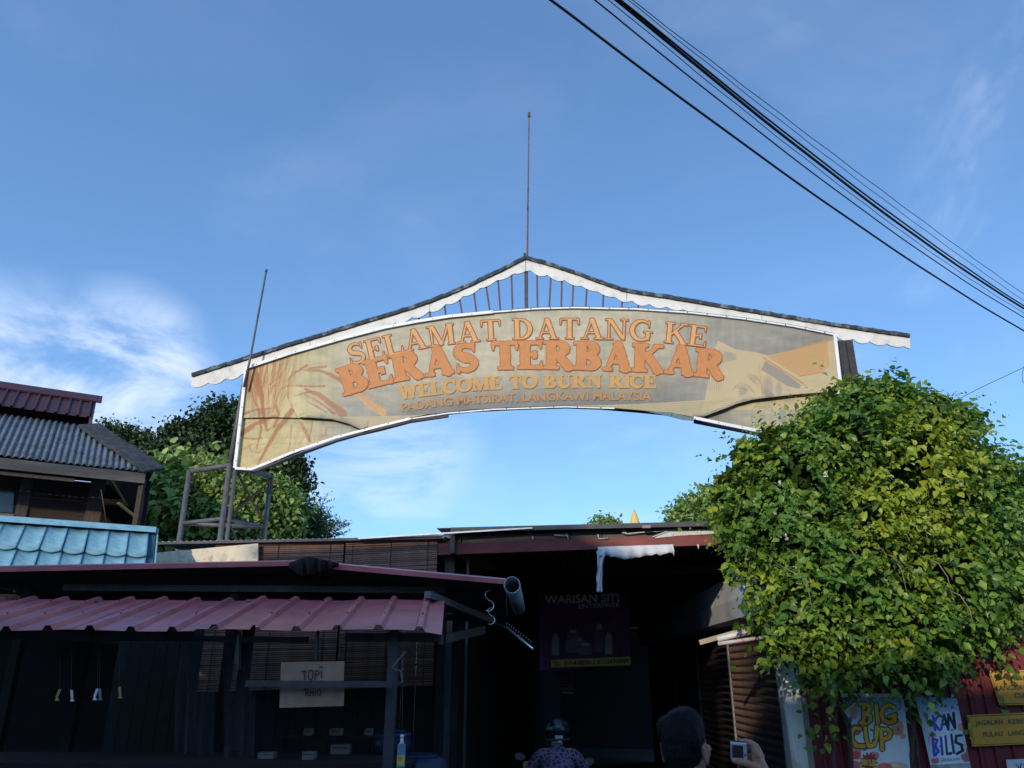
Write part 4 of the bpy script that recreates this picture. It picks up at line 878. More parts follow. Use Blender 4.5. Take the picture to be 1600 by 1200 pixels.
roof = thing('stall_gable_roof', (at(472, 879, 7).x, 7.2, 0), 'low gable roof of red ribbed sheets with dark underside above the pink awning', 'roof')
RA = at(472, 880, 6.2); RL = at(-110, 891, 6.2); RR = at(790, 909, 6.2); RB = Vector((0, 2.4, -.12))
def gable(P, Q, nm):
    d = (Q - P); L_ = d.length; V = d.normalized(); U = RB.normalized() * (1 if d.x > 0 else 1)
    n = 3
    for i in range(n):
        w_ = RB.length / n; O = P + RB.normalized() * (w_ * i)
        if d.x > 0: me = sheet_mesh('roof_sheet', Q + RB.normalized() * (w_ * i), RB, -V, w_ + .01, L_, .19, .025, 'narrow', .002, None, True)
        else: me = sheet_mesh('roof_sheet', O + RB.normalized() * 0, RB, V, w_ + .01, L_, .19, .025, 'narrow', .002, None, True)
        nrm = RB.cross(-V if d.x > 0 else V)
        if nrm.z < 0: two_sided(me, M_under, M_redroof)
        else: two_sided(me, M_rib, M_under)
        link('roof_sheet', me, roof)
gable(RA, RR, 0); gable(RA, RL, 0)
for P, Q in ((RA, RR), (RL, RA)):
    d = (Q - P).normalized(); b = MB(); a0 = P + Vector((0, -.02, .0)); a1 = Q + Vector((0, -.02, .0))
    b.hexa([a0 + Vector((0, -.012, -.028)), a1 + Vector((0, -.012, -.022)), a1 + Vector((0, .09, .012)), a0 + Vector((0, .09, .012)), a0 + Vector((0, -.014, .012)), a1 + Vector((0, -.014, .012)), a1 + Vector((0, .09, .034)), a0 + Vector((0, .09, .034))])
    b.build('verge_flashing', M_redroof, roof)
# crumpled black flashing on the ridge
b = MB(); rr = random.Random(4); prev = None
for i in range(14):
    x = 452 + 6 * i; pts = [at(x, interp([(452, 880), (470, 872), (485, 870), (530, 881)], x) + rr.uniform(-1.5, 1.5), 6.12 + rr.uniform(-.02, .02)), at(x + rr.uniform(-2, 2), interp([(452, 892), (470, 902), (500, 897), (530, 888)], x) + rr.uniform(-1.5, 1.5) - 4, 6.13 + rr.uniform(-.03, .03)), at(x, interp([(452, 892), (470, 900), (500, 896), (530, 888)], x), 6.3)]
    if prev: b.add(prev + pts, [(0, 1, 4, 3), (1, 2, 5, 4)])
    prev = pts
b.sm = [True] * len(b.f); b.build('ridge_flashing', mat('tar_flashing', (.02, .018, .02), .7, .3), roof)
for yy, Y in ((903, 6.5), (905, 7.3), (907, 8.3)):
    a = at(-110, yy + 6, Y); c = at(790, yy + 14, Y); a.z = RL.z - .07 - (Y - 6.2) * .05; c.z = RR.z - .06 - (Y - 6.2) * .05; m_ = at(472, 900, Y); m_.z = RA.z - .07 - (Y - 6.2) * .05
    pbar('rafter', a, m_, .05, .06, M_intwood, roof); pbar('rafter', m_, c, .05, .06, M_intwood, roof)
for x, Y in ((690, 6.5), (360, 6.5), (30, 6.5), (712, 8.3)): p = at(x, 1000, Y); pbar('post', (p.x, p.y, 0), (p.x, p.y, 2.45), .07, .07, M_intwood, roof, (0, 1, 0))
pbar('tie_beam', at(100, 918, 6.45), at(695, 922, 6.45), .04, .05, mat('tie_timber', (.07, .06, .055), .8, .3), roof)
q = MB()
a = at(668, 929, 5.9); c = at(771, 971, 7.6); q.bar(a, c, .05, .05); q.build('outrigger', M_grsteel, roof)
pbar('outrigger', at(686, 1000, 6.4), at(757, 984, 7.4), .02, .07, mat('brace_timber', (.09, .075, .065), .8, .3), roof)
# gutter pipe
def hollow(a, c, r, th, n=24):
    b = MB(); a = Vector(a); c = Vector(c); d = (c - a).normalized(); r1 = d.cross(Vector((0, 0, 1))).normalized(); u1 = r1.cross(d); V = []
    for P, R_ in ((a, r), (c, r), (a, r - th), (c, r - th)):
        for k in range(n): t = 2 * math.pi * k / n; V.append(P + (r1 * math.cos(t) + u1 * math.sin(t)) * R_)
    F_ = []
    for k in range(n): k2 = (k + 1) % n; F_ += [(k, k2, n + k2, n + k), (2 * n + k2, 2 * n + k, 3 * n + k, 3 * n + k2), (k2, k, 2 * n + k, 2 * n + k2), (n + k, n + k2, 3 * n + k2, 3 * n + k)]
    b.add(V, F_, smooth=True); return b
o = hollow(at(800, 914, 6.15), at(811, 951, 8.3), .064, .006).build('gutter_pipe', M_pvc); rebase(o, at(800, 914, 6.15)); props(o, 'open ended grey plastic gutter pipe along the right eave of the red gable roof', 'pipe')
def hook(px, py, Y, s, label):
    c = at(px, py, Y); b = MB(); pts = []
    for i in range(9): t = R(60 + 200 * i / 8); pts.append(c + Vector((math.cos(t) * s * .7, 0, s + math.sin(t) * s * .8)))
    for i in range(9): t = R(100 - 230 * i / 8); pts.append(c + Vector((math.cos(t) * s * .9 + 0, 0, -s + math.sin(t) * s)))
    b.tube(pts, .0045, 6); o = b.build('metal_hook', M_chrome); rebase(o, c); return props(o, label, 'hook', 'hooks under the stall roof')
hook(764, 938, 6.35, .042, 'bright s-shaped metal hook hanging nearest the gutter pipe'); hook(767, 962, 6.5, .034, 'smaller dull s-shaped hook hanging below the bright one')
arm = thing('display_arm', at(785, 976, 7.0), 'bright sloping metal display arm with a row of short pins', 'display arm')
a = at(772, 973, 7.2); m_ = at(787, 978, 7.0); c = at(833, 1014, 6.4); q = MB(); q.tube([a, m_, c], [.008, .008, .009], 8); q.build('arm_rod', M_chrome, arm)
for i in range(11):
    p = m_.lerp(c, .12 + .85 * i / 10.5); b = MB(); b.tube([p, p + Vector((-.006, -.01, .035)), p + Vector((.002, -.03, .042))], .0025, 5); b.build('pin', M_chrome, arm)

# cardboard notice
M_cardt = thing('cardboard_notice', at(488, 1070, 5.03), 'cardboard notice reading TOPI RM 10 tied behind the stall rail', 'notice')
for y0, y1, nm in ((1033, 1069, 0), (1067, 1106, 1)):
    b = MB(); b.slab([at(x, y, 5.02) for x, y in ((439 - nm, y0 + (2 if not nm else 0)), (538, y0), (537, y1 - (3 if nm else 0)), (438 - nm * 1.5, y1))], (0, -1, 0), .006); b.build('card', M_card, M_cardt)
def scrawl(strokes, Y, w_, parent, m, name='handwriting'):
    b = MB()
    for st in strokes:
        P = [at(x, y, Y) for x, y in st]
        for i in range(len(P) - 1):
            d = (P[i + 1] - P[i]); n = Vector((-d.z, 0, d.x)).normalized() * w_ / 2; b.add([P[i] + n, P[i + 1] + n, P[i + 1] - n, P[i] - n], [(0, 1, 2, 3)])
    return b.build(name, m, parent)
zx = lambda pts: [(400 + x / 5.333, 980 + y / 5.333) for x, y in pts]
scrawl([zx(p) for p in ([(372, 368), (425, 364)], [(402, 366), (404, 440)], [(440, 368), (436, 410), (446, 436), (466, 434), (474, 400), (476, 362)], [(440, 366), (456, 358), (476, 364)], [(496, 360), (492, 438)], [(496, 362), (522, 362), (526, 386), (496, 398)], [(545, 360), (545, 424)], [(528, 336), (542, 326), (556, 336)])], 5.012, .006, M_cardt, M_ink)
scrawl([zx(p) for p in ([(412, 520), (414, 572)], [(392, 524), (412, 516), (438, 524), (434, 544), (416, 548), (446, 574)], [(452, 574), (454, 532), (464, 548), (474, 532), (480, 574)], [(496, 524), (494, 572)], [(528, 514), (514, 536), (518, 564), (534, 568), (542, 540), (534, 516), (526, 516)])], 5.012, .005, M_cardt, M_ink)
# plastic sheet, tags, barrel, cartons
def drape(name, x0, x1, y0, y1, Y, m, label, seed, waves=5, amp=.05):
    nu, nv = 34, 26; r = random.Random(seed); ph = [r.uniform(0, 6) for _ in range(4)]; V = []
    for j in range(nv + 1):
        for i in range(nu + 1):
            u = i / nu; v = j / nv; p = at(x0 + (x1 - x0) * u + 6 * v * math.sin(ph[1] + 3 * u), y0 + (y1 - y0) * v, Y); k = amp * (.4 + v) * math.sin(u * waves * 6.28 + ph[0] + v * 1.5) + .02 * math.sin(u * 31 + ph[2] + v * 4)
            V.append(p + Vector((0, k, 0)))
    b = MB(); b.add(V, [(j * (nu + 1) + i, j * (nu + 1) + i + 1, (j + 1) * (nu + 1) + i + 1, (j + 1) * (nu + 1) + i) for j in range(nv) for i in range(nu)], smooth=True)
    o = b.build(name, m); rebase(o, at((x0 + x1) / 2, y0, Y)); md = o.modifiers.new('thick', 'SOLIDIFY'); md.thickness = .0015; return props(o, label, 'plastic sheet', 'clear plastic sheets hanging in the stall')
drape('plastic_sheet', 272, 334, 996, 1215, 5.7, M_plast, 'wide creased clear plastic sheet hanging left of the bamboo blind', 3, 3)
drape('plastic_sheet', 346, 404, 1000, 1215, 5.5, M_plast, 'clear plastic sheet hanging in front of the bamboo blind', 4, 2.4)
for px, py, cc, lb in ((91, 1084, (.45, .36, .12), 'mustard paper tag hanging far left in the dark stall'), (112, 1085, (.7, .7, .68), 'white tag hanging second from left in the stall'), (150, 1083, (.72, .74, .74), 'white tag overlapping a greenish one in the stall'), (156, 1083, (.16, .26, .27), 'greenish tag partly behind a white one in the stall'), (187, 1080, (.42, .30, .14), 'brown tag hanging rightmost of the little stall tags')):
    t = thing('hanging_tag', at(px, py, 5.25), lb, 'tag', 'small tags hanging in the dark stall'); m_ = mat('tag_%d' % px, cc, .6, .1)
    b = MB(); s_ = -.3 if px in (91, 150) else .05; b.slab([at(px - 2 - s_ * 8, py - 7, 5.25), at(px + 2 - s_ * 8, py - 7, 5.25), at(px + 2 + s_ * 8, py + 5, 5.25), at(px - 2 + s_ * 8, py + 5, 5.25)], (0, -1, 0), .004); b.build('card', m_, t)
    b = MB(); b.tube([at(px - s_ * 8, py - 7, 5.25), at(px - s_ * 8 + .5, 998, 5.33)], .0012, 4); b.build('string', M_grsteel, t)
    b = MB(); b.slab([at(px - 1 + s_ * 8, py + 5, 5.245), at(px + 1 + s_ * 8, py + 5, 5.245), at(px + 4 + s_ * 8, py + 11, 5.245), at(px - 3 + s_ * 8, py + 11, 5.245)], (0, -1, 0), .003); b.build('clip', m_, t)
ZC = at(300, 1187, 5.5).z + .016
def carton(px, py, wpx, hpx, Y, label):
    p = at(px, py, Y); s_ = Y / F; b = MB(); b.box((0, 0, 0), (wpx * s_, .08, hpx * s_)); b.box((0, -.041, hpx * s_ * .2), (wpx * s_ * .8, .002, hpx * s_ * .2), mi=1)
    z = ZC + hpx * s_ / 2 + .001; o = b.build('small_carton', [mat('carton_paper', (.13, .125, .12), .7, .2), mat('carton_print', (.07, .06, .055), .7, .2)]); o.location = (p.x, p.y, z); bevel(o, .004)
    return props(o, label, 'box', 'small pale boxes on the stall counter')
carton(483, 1191, 17, 10, 5.35, 'small pale box on the stall counter, left of the stacked one'); carton(417, 1190, 22, 8, 5.4, 'flat pale box at the left end of the visible counter'); carton(532, 1184, 26, 12, 5.7, 'wider pale box towards the back of the stall counter')
sh = thing('wall_shelf', at(520, 1150, 6.1), 'dim narrow shelf behind the stall counter', 'shelf'); pbar('shelf_board', at(440, 1152, 6.1), at(592, 1152, 6.1), .16, .015, M_intwood, sh); pbar('shelf_upright', at(445, 1153, 6.17), at(445, 1195, 6.17), .03, .03, M_intwood, sh); pbar('shelf_upright', at(588, 1153, 6.17), at(588, 1195, 6.17), .03, .03, M_intwood, sh)
for px, wp, lb in ((482, 12, 'tiny box leftmost on the dim shelf'), (525, 18, 'white box in the middle of the dim shelf'), (576, 11, 'pale box rightmost on the dim shelf, under the cord')):
    p = at(px, 1151, 6.1); b = MB(); h_ = .045; b.box((0, 0, h_ / 2), (wp * 6.1 / F, .06, h_)); b.box((0, -.031, h_ * .6), (wp * 6.1 / F * .7, .002, .012), mi=1); o = b.build('small_carton', [MATS['carton_paper'], MATS['carton_print']]); o.location = (p.x, p.y, p.z + .009); bevel(o, .003); props(o, lb, 'box', 'small boxes on the dim shelf')
bt = thing('hanging_carton', at(627, 1178, 4.95), 'blue and yellow drink carton with a white cap hanging beside the stall post', 'drink carton')
b = MB(); p = at(627, 1181, 4.95); b.box(p, (.046, .03, .125)); o = b.build('carton_body', mat('carton_blue', (.12, .24, .30), .5, .2, 12), bt); bevel(o, .004)
b = MB(); b.box(p + Vector((0, -.016, -.022)), (.040, .002, .052)); b.tube([p + Vector((-.004, -.0175, -.012)), p + Vector((-.004, -.0185, -.012))], .014, 14, 1); b.build('carton_print', [mat('carton_yellow', (.6, .42, .06), .5, .3, 20), mat('carton_orange', (.62, .25, .05), .5)], bt)
b = MB(); b.tube([p + Vector((0, 0, .062)), p + Vector((0, 0, .08)), p + Vector((0, 0, .095))], [.016, .009, .008], 10); b.tube([p + Vector((0, 0, .095)), p + Vector((0, 0, .112))], .011, 10); b.build('cap', M_white, bt)
b = MB(); b.tube([p + Vector((0, 0, .11)), at(630, 1000, 5.08)], .001, 4); b.build('string', M_grsteel, bt)
for px, Y, lb in ((612, 5.75, 'blue plastic drum on the counter behind the stall post'), (655, 5.6, 'second blue plastic drum right of the stall post')):
    p = at(px, 1195, Y); b = MB(); pf = [(.13, -.30), (.15, -.27), (.155, -.1), (.15, 0), (.155, .02), (.15, .05), (.13, .075)]; V = []
    if px == 612: pf = [(r * .8, z * .35 + .02) for r, z in pf]
    base = ZC + .1 if px == 612 else None
    z0 = (ZC - pf[0][1] + .001) if px == 612 else p.z + .02
    if px == 655: pf = [(.17, -z0 + .001), (.18, -z0 + .05), (.18, -z0 * .5), (.185, -z0 * .5 + .02), (.18, -z0 * .5 + .04), (.18, 0), (.15, .03)]
    b.tube([(p.x, p.y, z0 + z) for _, z in pf], [r for r, _ in pf], 20); b.tube([(p.x, p.y, z0 + pf[-1][1]), (p.x, p.y, z0 + pf[-1][1] + .012)], pf[-1][0] * .8, 16)
    o = b.build('plastic_drum', M_barrel); rebase(o, (p.x, p.y, z0)); props(o, lb, 'drum', 'blue plastic drums in the stall')

# ================================================================== blue tiled roof
bA = atz(-170, 800, 3.3); bB = atz(244, 829.5, 3.3); e = (bB - bA).normalized(); fb = Vector((e.y, -e.x, 0)); SL = R(42); fall = (fb * math.cos(SL) + Vector((0, 0, -math.sin(SL)))).normalized(); bn = e.cross(fall) * -1
if bn.z < 0: bn = -bn
br_ = thing('blue_tiled_roof', ((bA + bB) / 2).to_tuple(), 'small pale blue painted tile roof with a boxed ridge at the left edge', 'roof')
tw = .197; tl = .43; ncol = int((bB - bA).length / tw)
nu = 10; V = []
for j, (t, drop) in enumerate(((0, 0), (.35, 0), (.7, 0), (1, 0))):
    for i in range(nu + 1):
        u = i / nu; h = -.016 * math.sin(math.pi * u)
        V.append(Vector((.003 + u * (tw - .006), (t + .045 * math.sin(math.pi * u) * (t > .9)) * (tl + .03), h + .034 * t)))
n1 = len(V); V2 = V + [v + Vector((0, 0, -.016)) for v in V]; Fs = []
for j in range(3):
    for i in range(nu): a = j * (nu + 1) + i; Fs += [(a, a + nu + 1, a + nu + 2, a + 1), (n1 + a, n1 + a + 1, n1 + a + nu + 2, n1 + a + nu + 1)]
a = 3 * (nu + 1)
for i in range(nu): Fs.append((a + i, n1 + a + i, n1 + a + i + 1, a + i + 1)); Fs.append((i + 1, n1 + i + 1, n1 + i, i))
for j in range(3):
    for c_ in (0, nu): q_ = j * (nu + 1) + c_; Fs.append((q_, n1 + q_, n1 + q_ + nu + 1, q_ + nu + 1))
b = MB(); b.add(V2, Fs, smooth=True); tme = b.mesh('tile'); tme.materials.append(M_blue)
rx_ = fall.cross(bn); rotm = Matrix((rx_, fall, bn)).transposed(); fl_ = rx_.dot(e) < 0
for r_i in range(2):
    for c_i in range(ncol):
        o = bpy.data.objects.new('tile', tme); COL.objects.link(o); o.parent = br_
        p = bA + e * (tw * (c_i + (1 if fl_ else 0)) + (bB - bA).length - ncol * tw - .07) + fall * (.06 + tl * r_i) + bn * (.004 * (c_i % 2) + rs.uniform(0, .003))
        o.location = p - br_.location; o.rotation_euler = (rotm @ Matrix.Rotation(rs.uniform(-.022, .022), 3, 'Z')).to_euler()
b = MB(); P4 = [bA + bn * -.02, bB + bn * -.02, bB + bn * -.02 + fall * .97, bA + bn * -.02 + fall * .97]; b.slab(P4, bn, .03); b.build('roof_deck', M_bluedk, br_)
b = MB(); q0 = bA + Vector((0, 0, .035)); q1 = bB + Vector((0, 0, .035)); dn = fall * .115 + bn * .012
b.hexa([q0 + fb * .0 - bn * .03, q1 - bn * .03, q1 + dn, q0 + dn, q0 - fb * .14, q1 - fb * .14, q1 + fb * .01 + bn * .012, q0 + fb * .01 + bn * .012]); o = b.build('ridge_cap', M_blue, br_); bevel(o, .006)
b = MB(); b.slab([bB + e * .012 + bn * .05 - fb * .1, bB + e * .012 + bn * .05 + fall * .97, bB + e * .012 - bn * .10 + fall * .97, bB + e * .012 - bn * .10 - fb * .1], -e, .014); b.build('barge_board', M_blue, br_)
bw0 = bA + fall * .9; bw1 = bB + fall * .9 - e * .2
vwall('front_wall', bw0 - fb * .2, bw1 - fb * .2, 0, bw0.z - .15, M_dkwall, br_)
vwall('rear_wall', bA - fb * .1, bB - fb * .1 - e * .2, 0, 3.05, M_dkwall, br_)

# ================================================================== old timber house
EV = 4.6; hA = atz(-190, 691, EV); hB = atz(240, 738, EV); he = (hB - hA).normalized(); hf = Vector((he.y, -he.x, 0)); hb = -hf; HS = R(36)
up_ = (hb * math.cos(HS) + Vector((0, 0, math.sin(HS)))).normalized(); hn = he.cross(up_)
house = thing('timber_house', ((hA + hB) / 2 + hb * 2).to_tuple(), 'old dark timber house with grey corrugated lower roof and maroon upper roof', 'house'); house.location.z = 0
hT = onp(140, 671, hA, hn); wl = (hT - hA).dot(he); hh = (hT - hA).dot(up_); full = (hB - hA).length
def clipped(me, P, n):
    bm = bmesh.new(); bm.from_mesh(me); bmesh.ops.bisect_plane(bm, geom=bm.verts[:] + bm.edges[:] + bm.faces[:], plane_co=P, plane_no=n, clear_outer=True); bm.to_mesh(me); bm.free(); return me
hipn = (hT - hB).cross(hn).normalized()
if hipn.dot(he) < 0: hipn = -hipn
k = 0; x = 0.
while x < full:
    w_ = min(.93, full - x); me = sheet_mesh('roof_sheet', hA + he * x + hn * (.006 * (k % 2)), he, up_, w_ + (.04 if w_ > .9 else 0), hh + .15, .085, .03, 'sine', .006)
    clipped(me, hB, hipn)
    if len(me.polygons): link('roof_sheet', me, house, M_fibro)
    x += .93; k += 1
nh = 4
for i in range(nh):
    a = hB.lerp(hT, i / nh - .01); c = hB.lerp(hT, (i + 1) / nh + .03); b = MB(); b.bar(a + hn * (.035 + .012 * (i % 2)), c + hn * (.05 + .012 * (i % 2)), .36, .05, hn); o = b.build('hip_cap', M_fibrodk, house); bevel(o, .02, 2)
b = MB(); b.slab([hB, hB + hb * 4.5, hT + hb * 2.6, hT], Vector((1, 0, .4)), .03); b.build('side_roof', M_fibrodk, house)
U0 = onp(140, 668, hA, hn) + Vector((0, 0, .16)); rid = onp(158, 627, U0, hn); ul = (rid - U0).dot(up_)
Lup = wl + .4
for i in range(6):
    w_ = .9; O = U0 - he * (w_ * (i + 1)) + hn * (.004 * (i % 2)); me = sheet_mesh('upper_roof_sheet', O, he, up_, w_ + .01, ul, .15, .03, 'trap', .003); link('upper_roof_sheet', me, house, M_maroon)
top_r = U0 + up_ * ul; b = MB(); b.bar(top_r - he * 5.4 + hn * .03, top_r + he * .1 + hn * .03, .30, .03, hn); b.build('ridge_cap', M_maroon, house)
b = MB(); b.slab([U0 + he * .02 - Vector((0, 0, .2)), U0 + he * .02, top_r + he * .02, top_r + he * .02 + hb * .2 - Vector((0, 0, .02)), U0 + he * .02 + hb * (2 * ul * .8), U0 + he * .02 + hb * (2 * ul * .8) - Vector((0, 0, .2))], he, .05); b.build('gable_wall', mat('gable_board', (.06, .06, .07), .8, .3, 5), house)
b = MB(); b.slab([top_r, top_r - he * 5.4, top_r - he * 5.4 + hb * 1.5 - Vector((0, 0, 1)), top_r + hb * 1.5 - Vector((0, 0, 1))], hb + Vector((0, 0, 1)), .02); b.build('rear_roof', M_maroon, house)
b = MB(); b.bar(hA + Vector((0, 0, -.10)) + hb * .03, hB + Vector((0, 0, -.10)) + hb * .03 - he * .1, .03, .15); b.build('eave_board', M_greyboard, house)
b = MB(); b.bar(hA + Vector((0, 0, -.22)) + hb * .10, hB + Vector((0, 0, -.22)) + hb * .10 - he * 1.0, .05, .05); b.build('eave_batten', M_post, house)
WP = hA + hb * .75
def wpt(px, py, off=0): return onp(px, py, WP + hf * off, hf)
xr = wpt(146, 780)
zz = 2.5; i = 0
while zz < 5.1:
    h_ = .155; L0 = Vector((hA.x, hA.y, 0)) + hb * .75; b = MB(); a = Vector((WP.x, WP.y, zz + h_ / 2)); c = Vector((xr.x, xr.y, zz + h_ / 2))
    tilt = hf * rs.uniform(.0, .012); b.bar(a + tilt, c + tilt, .02, h_ - .012); b.build('wall_plank', M_wood, house); zz += h_; i += 1
for x0, x1 in ((133, 158), (23, 42)):
    a = wpt(x0, 800, .04); c = wpt(x1, 800, .04); b = MB(); b.slab([Vector((a.x, a.y, 2.4)), Vector((c.x, c.y, 2.4)), Vector((c.x, c.y, 5.0)), Vector((a.x, a.y, 5.0))], hf, .06); b.build('wall_post', M_post, house)
wf = [wpt(-30, 760, .03), wpt(22, 764, .03), wpt(20, 801, .03), wpt(-30, 800, .03)]; b = MB(); b.slab(wf[::-1], hf, .02); b.build('window', mat('old_glass', (.03, .045, .045), .15, .2, spec=.7), house)
b = MB(); b.slab([wpt(-30, 800, .06), wpt(-30, 808, .06), wpt(21, 812, .06), wpt(22, 803, .06)], hf, .04); b.build('window_sill', mat('sill_wood', (.22, .17, .14), .8, .3), house)
b = MB(); b.slab([wpt(8, 808, .05), wpt(7, 824, .05), wpt(18, 826, .05), wpt(20, 809, .05)], hf, .04); b.build('frame_post', MATS['sill_wood'], house)
b = MB(); rb = Vector((hA.x, hA.y, 0)) + hb * 3.2; b.slab([rb, rb + he * (full + .0), rb + he * full + Vector((0, 0, 5.0)), rb + Vector((0, 0, 5.0))], hf, .05); b.build('rear_wall', M_dkwall, house)
q = Vector((hB.x, hB.y, 0)); b = MB(); b.bar(q + hb * .1 - he * .12 + Vector((0, 0, 0)), q + hb * .1 - he * .12 + Vector((0, 0, EV - .1)), .07, .07, (0, 1, 0)); b.build('veranda_post', M_wood, house)
b = MB(); b.slab([q + hb * .15, q + hb * 3.1, q + hb * 3.1 + Vector((0, 0, EV - .1)), q + hb * .15 + Vector((0, 0, EV - .1))], he, .05); b.build('side_wall', M_dkwall, house)
pl = wpt(190, 770, .2); b = MB(); b.bar(wpt(185, 786, .5), wpt(212, 808, .4), .03, .09, hf); b.build('leaning_board', mat('mossy_board', (.13, .17, .08), .8, .3), house)
for x0, y0, x1, y1 in ((222, 745, 232, 790), (232, 790, 226, 815), (158, 765, 166, 815)):
    b = MB(); b.tube([wpt(x0, y0, .5), wpt(x1, y1, .5)], .008, 5); b.build('dry_vine', M_post, house)

# ================================================================== unseen buildings added behind the camera to shade the stalls and alley
def shade_building(x0, x1, y0, y1, h, label, wallm, rg_=1.4):
    t = thing('shade_building', ((x0 + x1) / 2, y0, 0), label, 'building', 'unseen buildings added for shade across the street'); b = MB(); b.box(((x0 + x1) / 2, (y0 + y1) / 2, h / 2), (x1 - x0, abs(y1 - y0), h)); b.build('walls', wallm, t)
    b = MB(); b.hexa([Vector(p) for p in ((x0 - .3, y1 - .3, h), (x1 + .3, y1 - .3, h), (x1 + .3, y0 + .6, h), (x0 - .3, y0 + .6, h), (x0 - .3, (y0 + y1) / 2 - .1, h + rg_), (x1 + .3, (y0 + y1) / 2 - .1, h + rg_), (x1 + .3, (y0 + y1) / 2 + .1, h + rg_), (x0 - .3, (y0 + y1) / 2 + .1, h + rg_))]); b.build('roof', M_maroon, t)
    n = int((x1 - x0) / 4)
    for i in range(n):
        cx = x0 + (x1 - x0) * (i + .5) / n
        b = MB(); b.box((cx, y0 + .02, 1.4), (3.0, .05, 2.7)); b.build('shutter', M_shut, t)
        for dx in (-.8, .8): b = MB(); b.box((cx + dx, y0 + .02, h - 1.6), (1.1, .06, 1.3)); b.build('window', M_glass, t)
shade_building(-10.65, -7.25, -9, -11.2, 8.3, 'tallest narrow plaster building in the middle, added unseen to shade the alley', M_plaster, .15)
shade_building(-7.35, 16, -9, -16, 6.1, 'long two storey plaster building facing the arch, added unseen to cast shade', M_plaster, 1.6)
shade_building(-28, -10.75, -9, -16, 6.8, 'long plaster building across the street to the left, added unseen to cast shade', M_plaster)

# ================================================================== foliage
LEAF_V = np.array([(0, 0, 0), (-.36, .30, .07), (-.27, .66, .05), (0, 1.05, -.20), (.27, .66, .05), (.36, .30, .07), (0, .36, -.03), (0, .72, -.07)])
LEAF_F = [(0, 6, 1), (1, 6, 7, 2), (2, 7, 3), (0, 5, 6), (5, 4, 7, 6), (4, 3, 7)]
LANCE_V = np.array([(0, 0, 0), (-.13, .45, .02), (0, 1, -.1), (.13, .45, .02)]); LANCE_F = [(0, 3, 2, 1)]
def frames(dirs, ups):
    y = dirs / np.linalg.norm(dirs, axis=1, keepdims=True); x = np.cross(y, ups); x /= np.linalg.norm(x, axis=1, keepdims=True) + 1e-9; z = np.cross(x, y); return x, y, z
def leaves_mesh(name, pos, dirs, ups, size, LV=LEAF_V, LF=LEAF_F, curl=None):
    x, y, z = frames(dirs, ups); n = len(pos); lv = LV[None] * size[:, None, None]
    if curl is not None: lv = lv * np.stack([np.ones(n), np.ones(n), curl], -1)[:, None, :]
    V = pos[:, None] + lv[..., 0:1] * x[:, None] + lv[..., 1:2] * y[:, None] + lv[..., 2:3] * z[:, None]; k = len(LV)
    V = V.reshape(-1, 3); loops = []; starts = []; tot = []; s0 = 0
    for f in LF: pass
    fl = [len(f) for f in LF]; flat = np.concatenate([np.array(f) for f in LF]); L_ = (flat[None] + (np.arange(n) * k)[:, None]).ravel()
    tot = np.tile(fl, n); starts = np.r_[0, np.cumsum(tot)[:-1]]
    me = bpy.data.meshes.new(name); me.vertices.add(len(V)); me.vertices.foreach_set('co', V.astype(np.float32).ravel()); me.loops.add(len(L_)); me.loops.foreach_set('vertex_index', L_.astype(np.int32))
    me.polygons.add(len(tot)); me.polygons.foreach_set('loop_start', starts.astype(np.int32)); me.polygons.foreach_set('loop_total', tot.astype(np.int32)); me.polygons.foreach_set('use_smooth', [True] * len(tot)); me.update(); return me
def unit(n): v = rng.normal(size=(n, 3)); return v / np.linalg.norm(v, axis=1, keepdims=True)
def ell_shoots(ells, n, depth=.16, facing=None):
    """points near the outside of a union of ellipsoids with outward directions"""
    C = np.array([e_[0] for e_ in ells]); Rr = np.array([e_[1] for e_ in ells]); ar = Rr.prod(1) ** (2 / 3); pk = rng.choice(len(ells), n * 3, p=ar / ar.sum())
    u = unit(n * 3); rad = 1 - depth * rng.random(n * 3) ** 1.3; P = C[pk] + u * Rr[pk] * rad[:, None]
    q = ((P[:, None] - C[None]) / Rr[None]); d = np.sqrt((q ** 2).sum(2)); ok = d.min(1) > .78
    o_ = u / Rr[pk]; o_ /= np.linalg.norm(o_, axis=1, keepdims=True); P = P[ok][:n]; return P, o_[ok][:n]
def shoot_leaves(P, O, nl, length, droop, size, up=.3, spread=.5):
    """leaves set alternately along little curved shoots"""
    n = len(P); d = O + unit(n) * spread + np.array([0, 0, up]); d /= np.linalg.norm(d, axis=1, keepdims=True); Lh = length * (.5 + rng.random(n)); pos = []; dr = []; up_v = []; sz = []
    side = np.cross(d, unit(n)); side /= np.linalg.norm(side, axis=1, keepdims=True)
    for j in range(nl):
        t = (j + .5) / nl; c = P + d * (Lh * (t - .35))[:, None]; c[:, 2] -= droop * t * t * Lh
        sgn = 1 if j % 2 else -1; dd = d * .55 + side * sgn * .8 + unit(n) * .35; dd[:, 2] -= .35
        pos.append(c); dr.append(dd); up_v.append(O * .6 + unit(n) * .75 + np.array([0, -.10, .6])); sz.append(size * (.45 + .85 * rng.random(n) ** 1.3) * (1.1 - .45 * t))
    return np.concatenate(pos), np.concatenate(dr), np.concatenate(up_v), np.concatenate(sz)

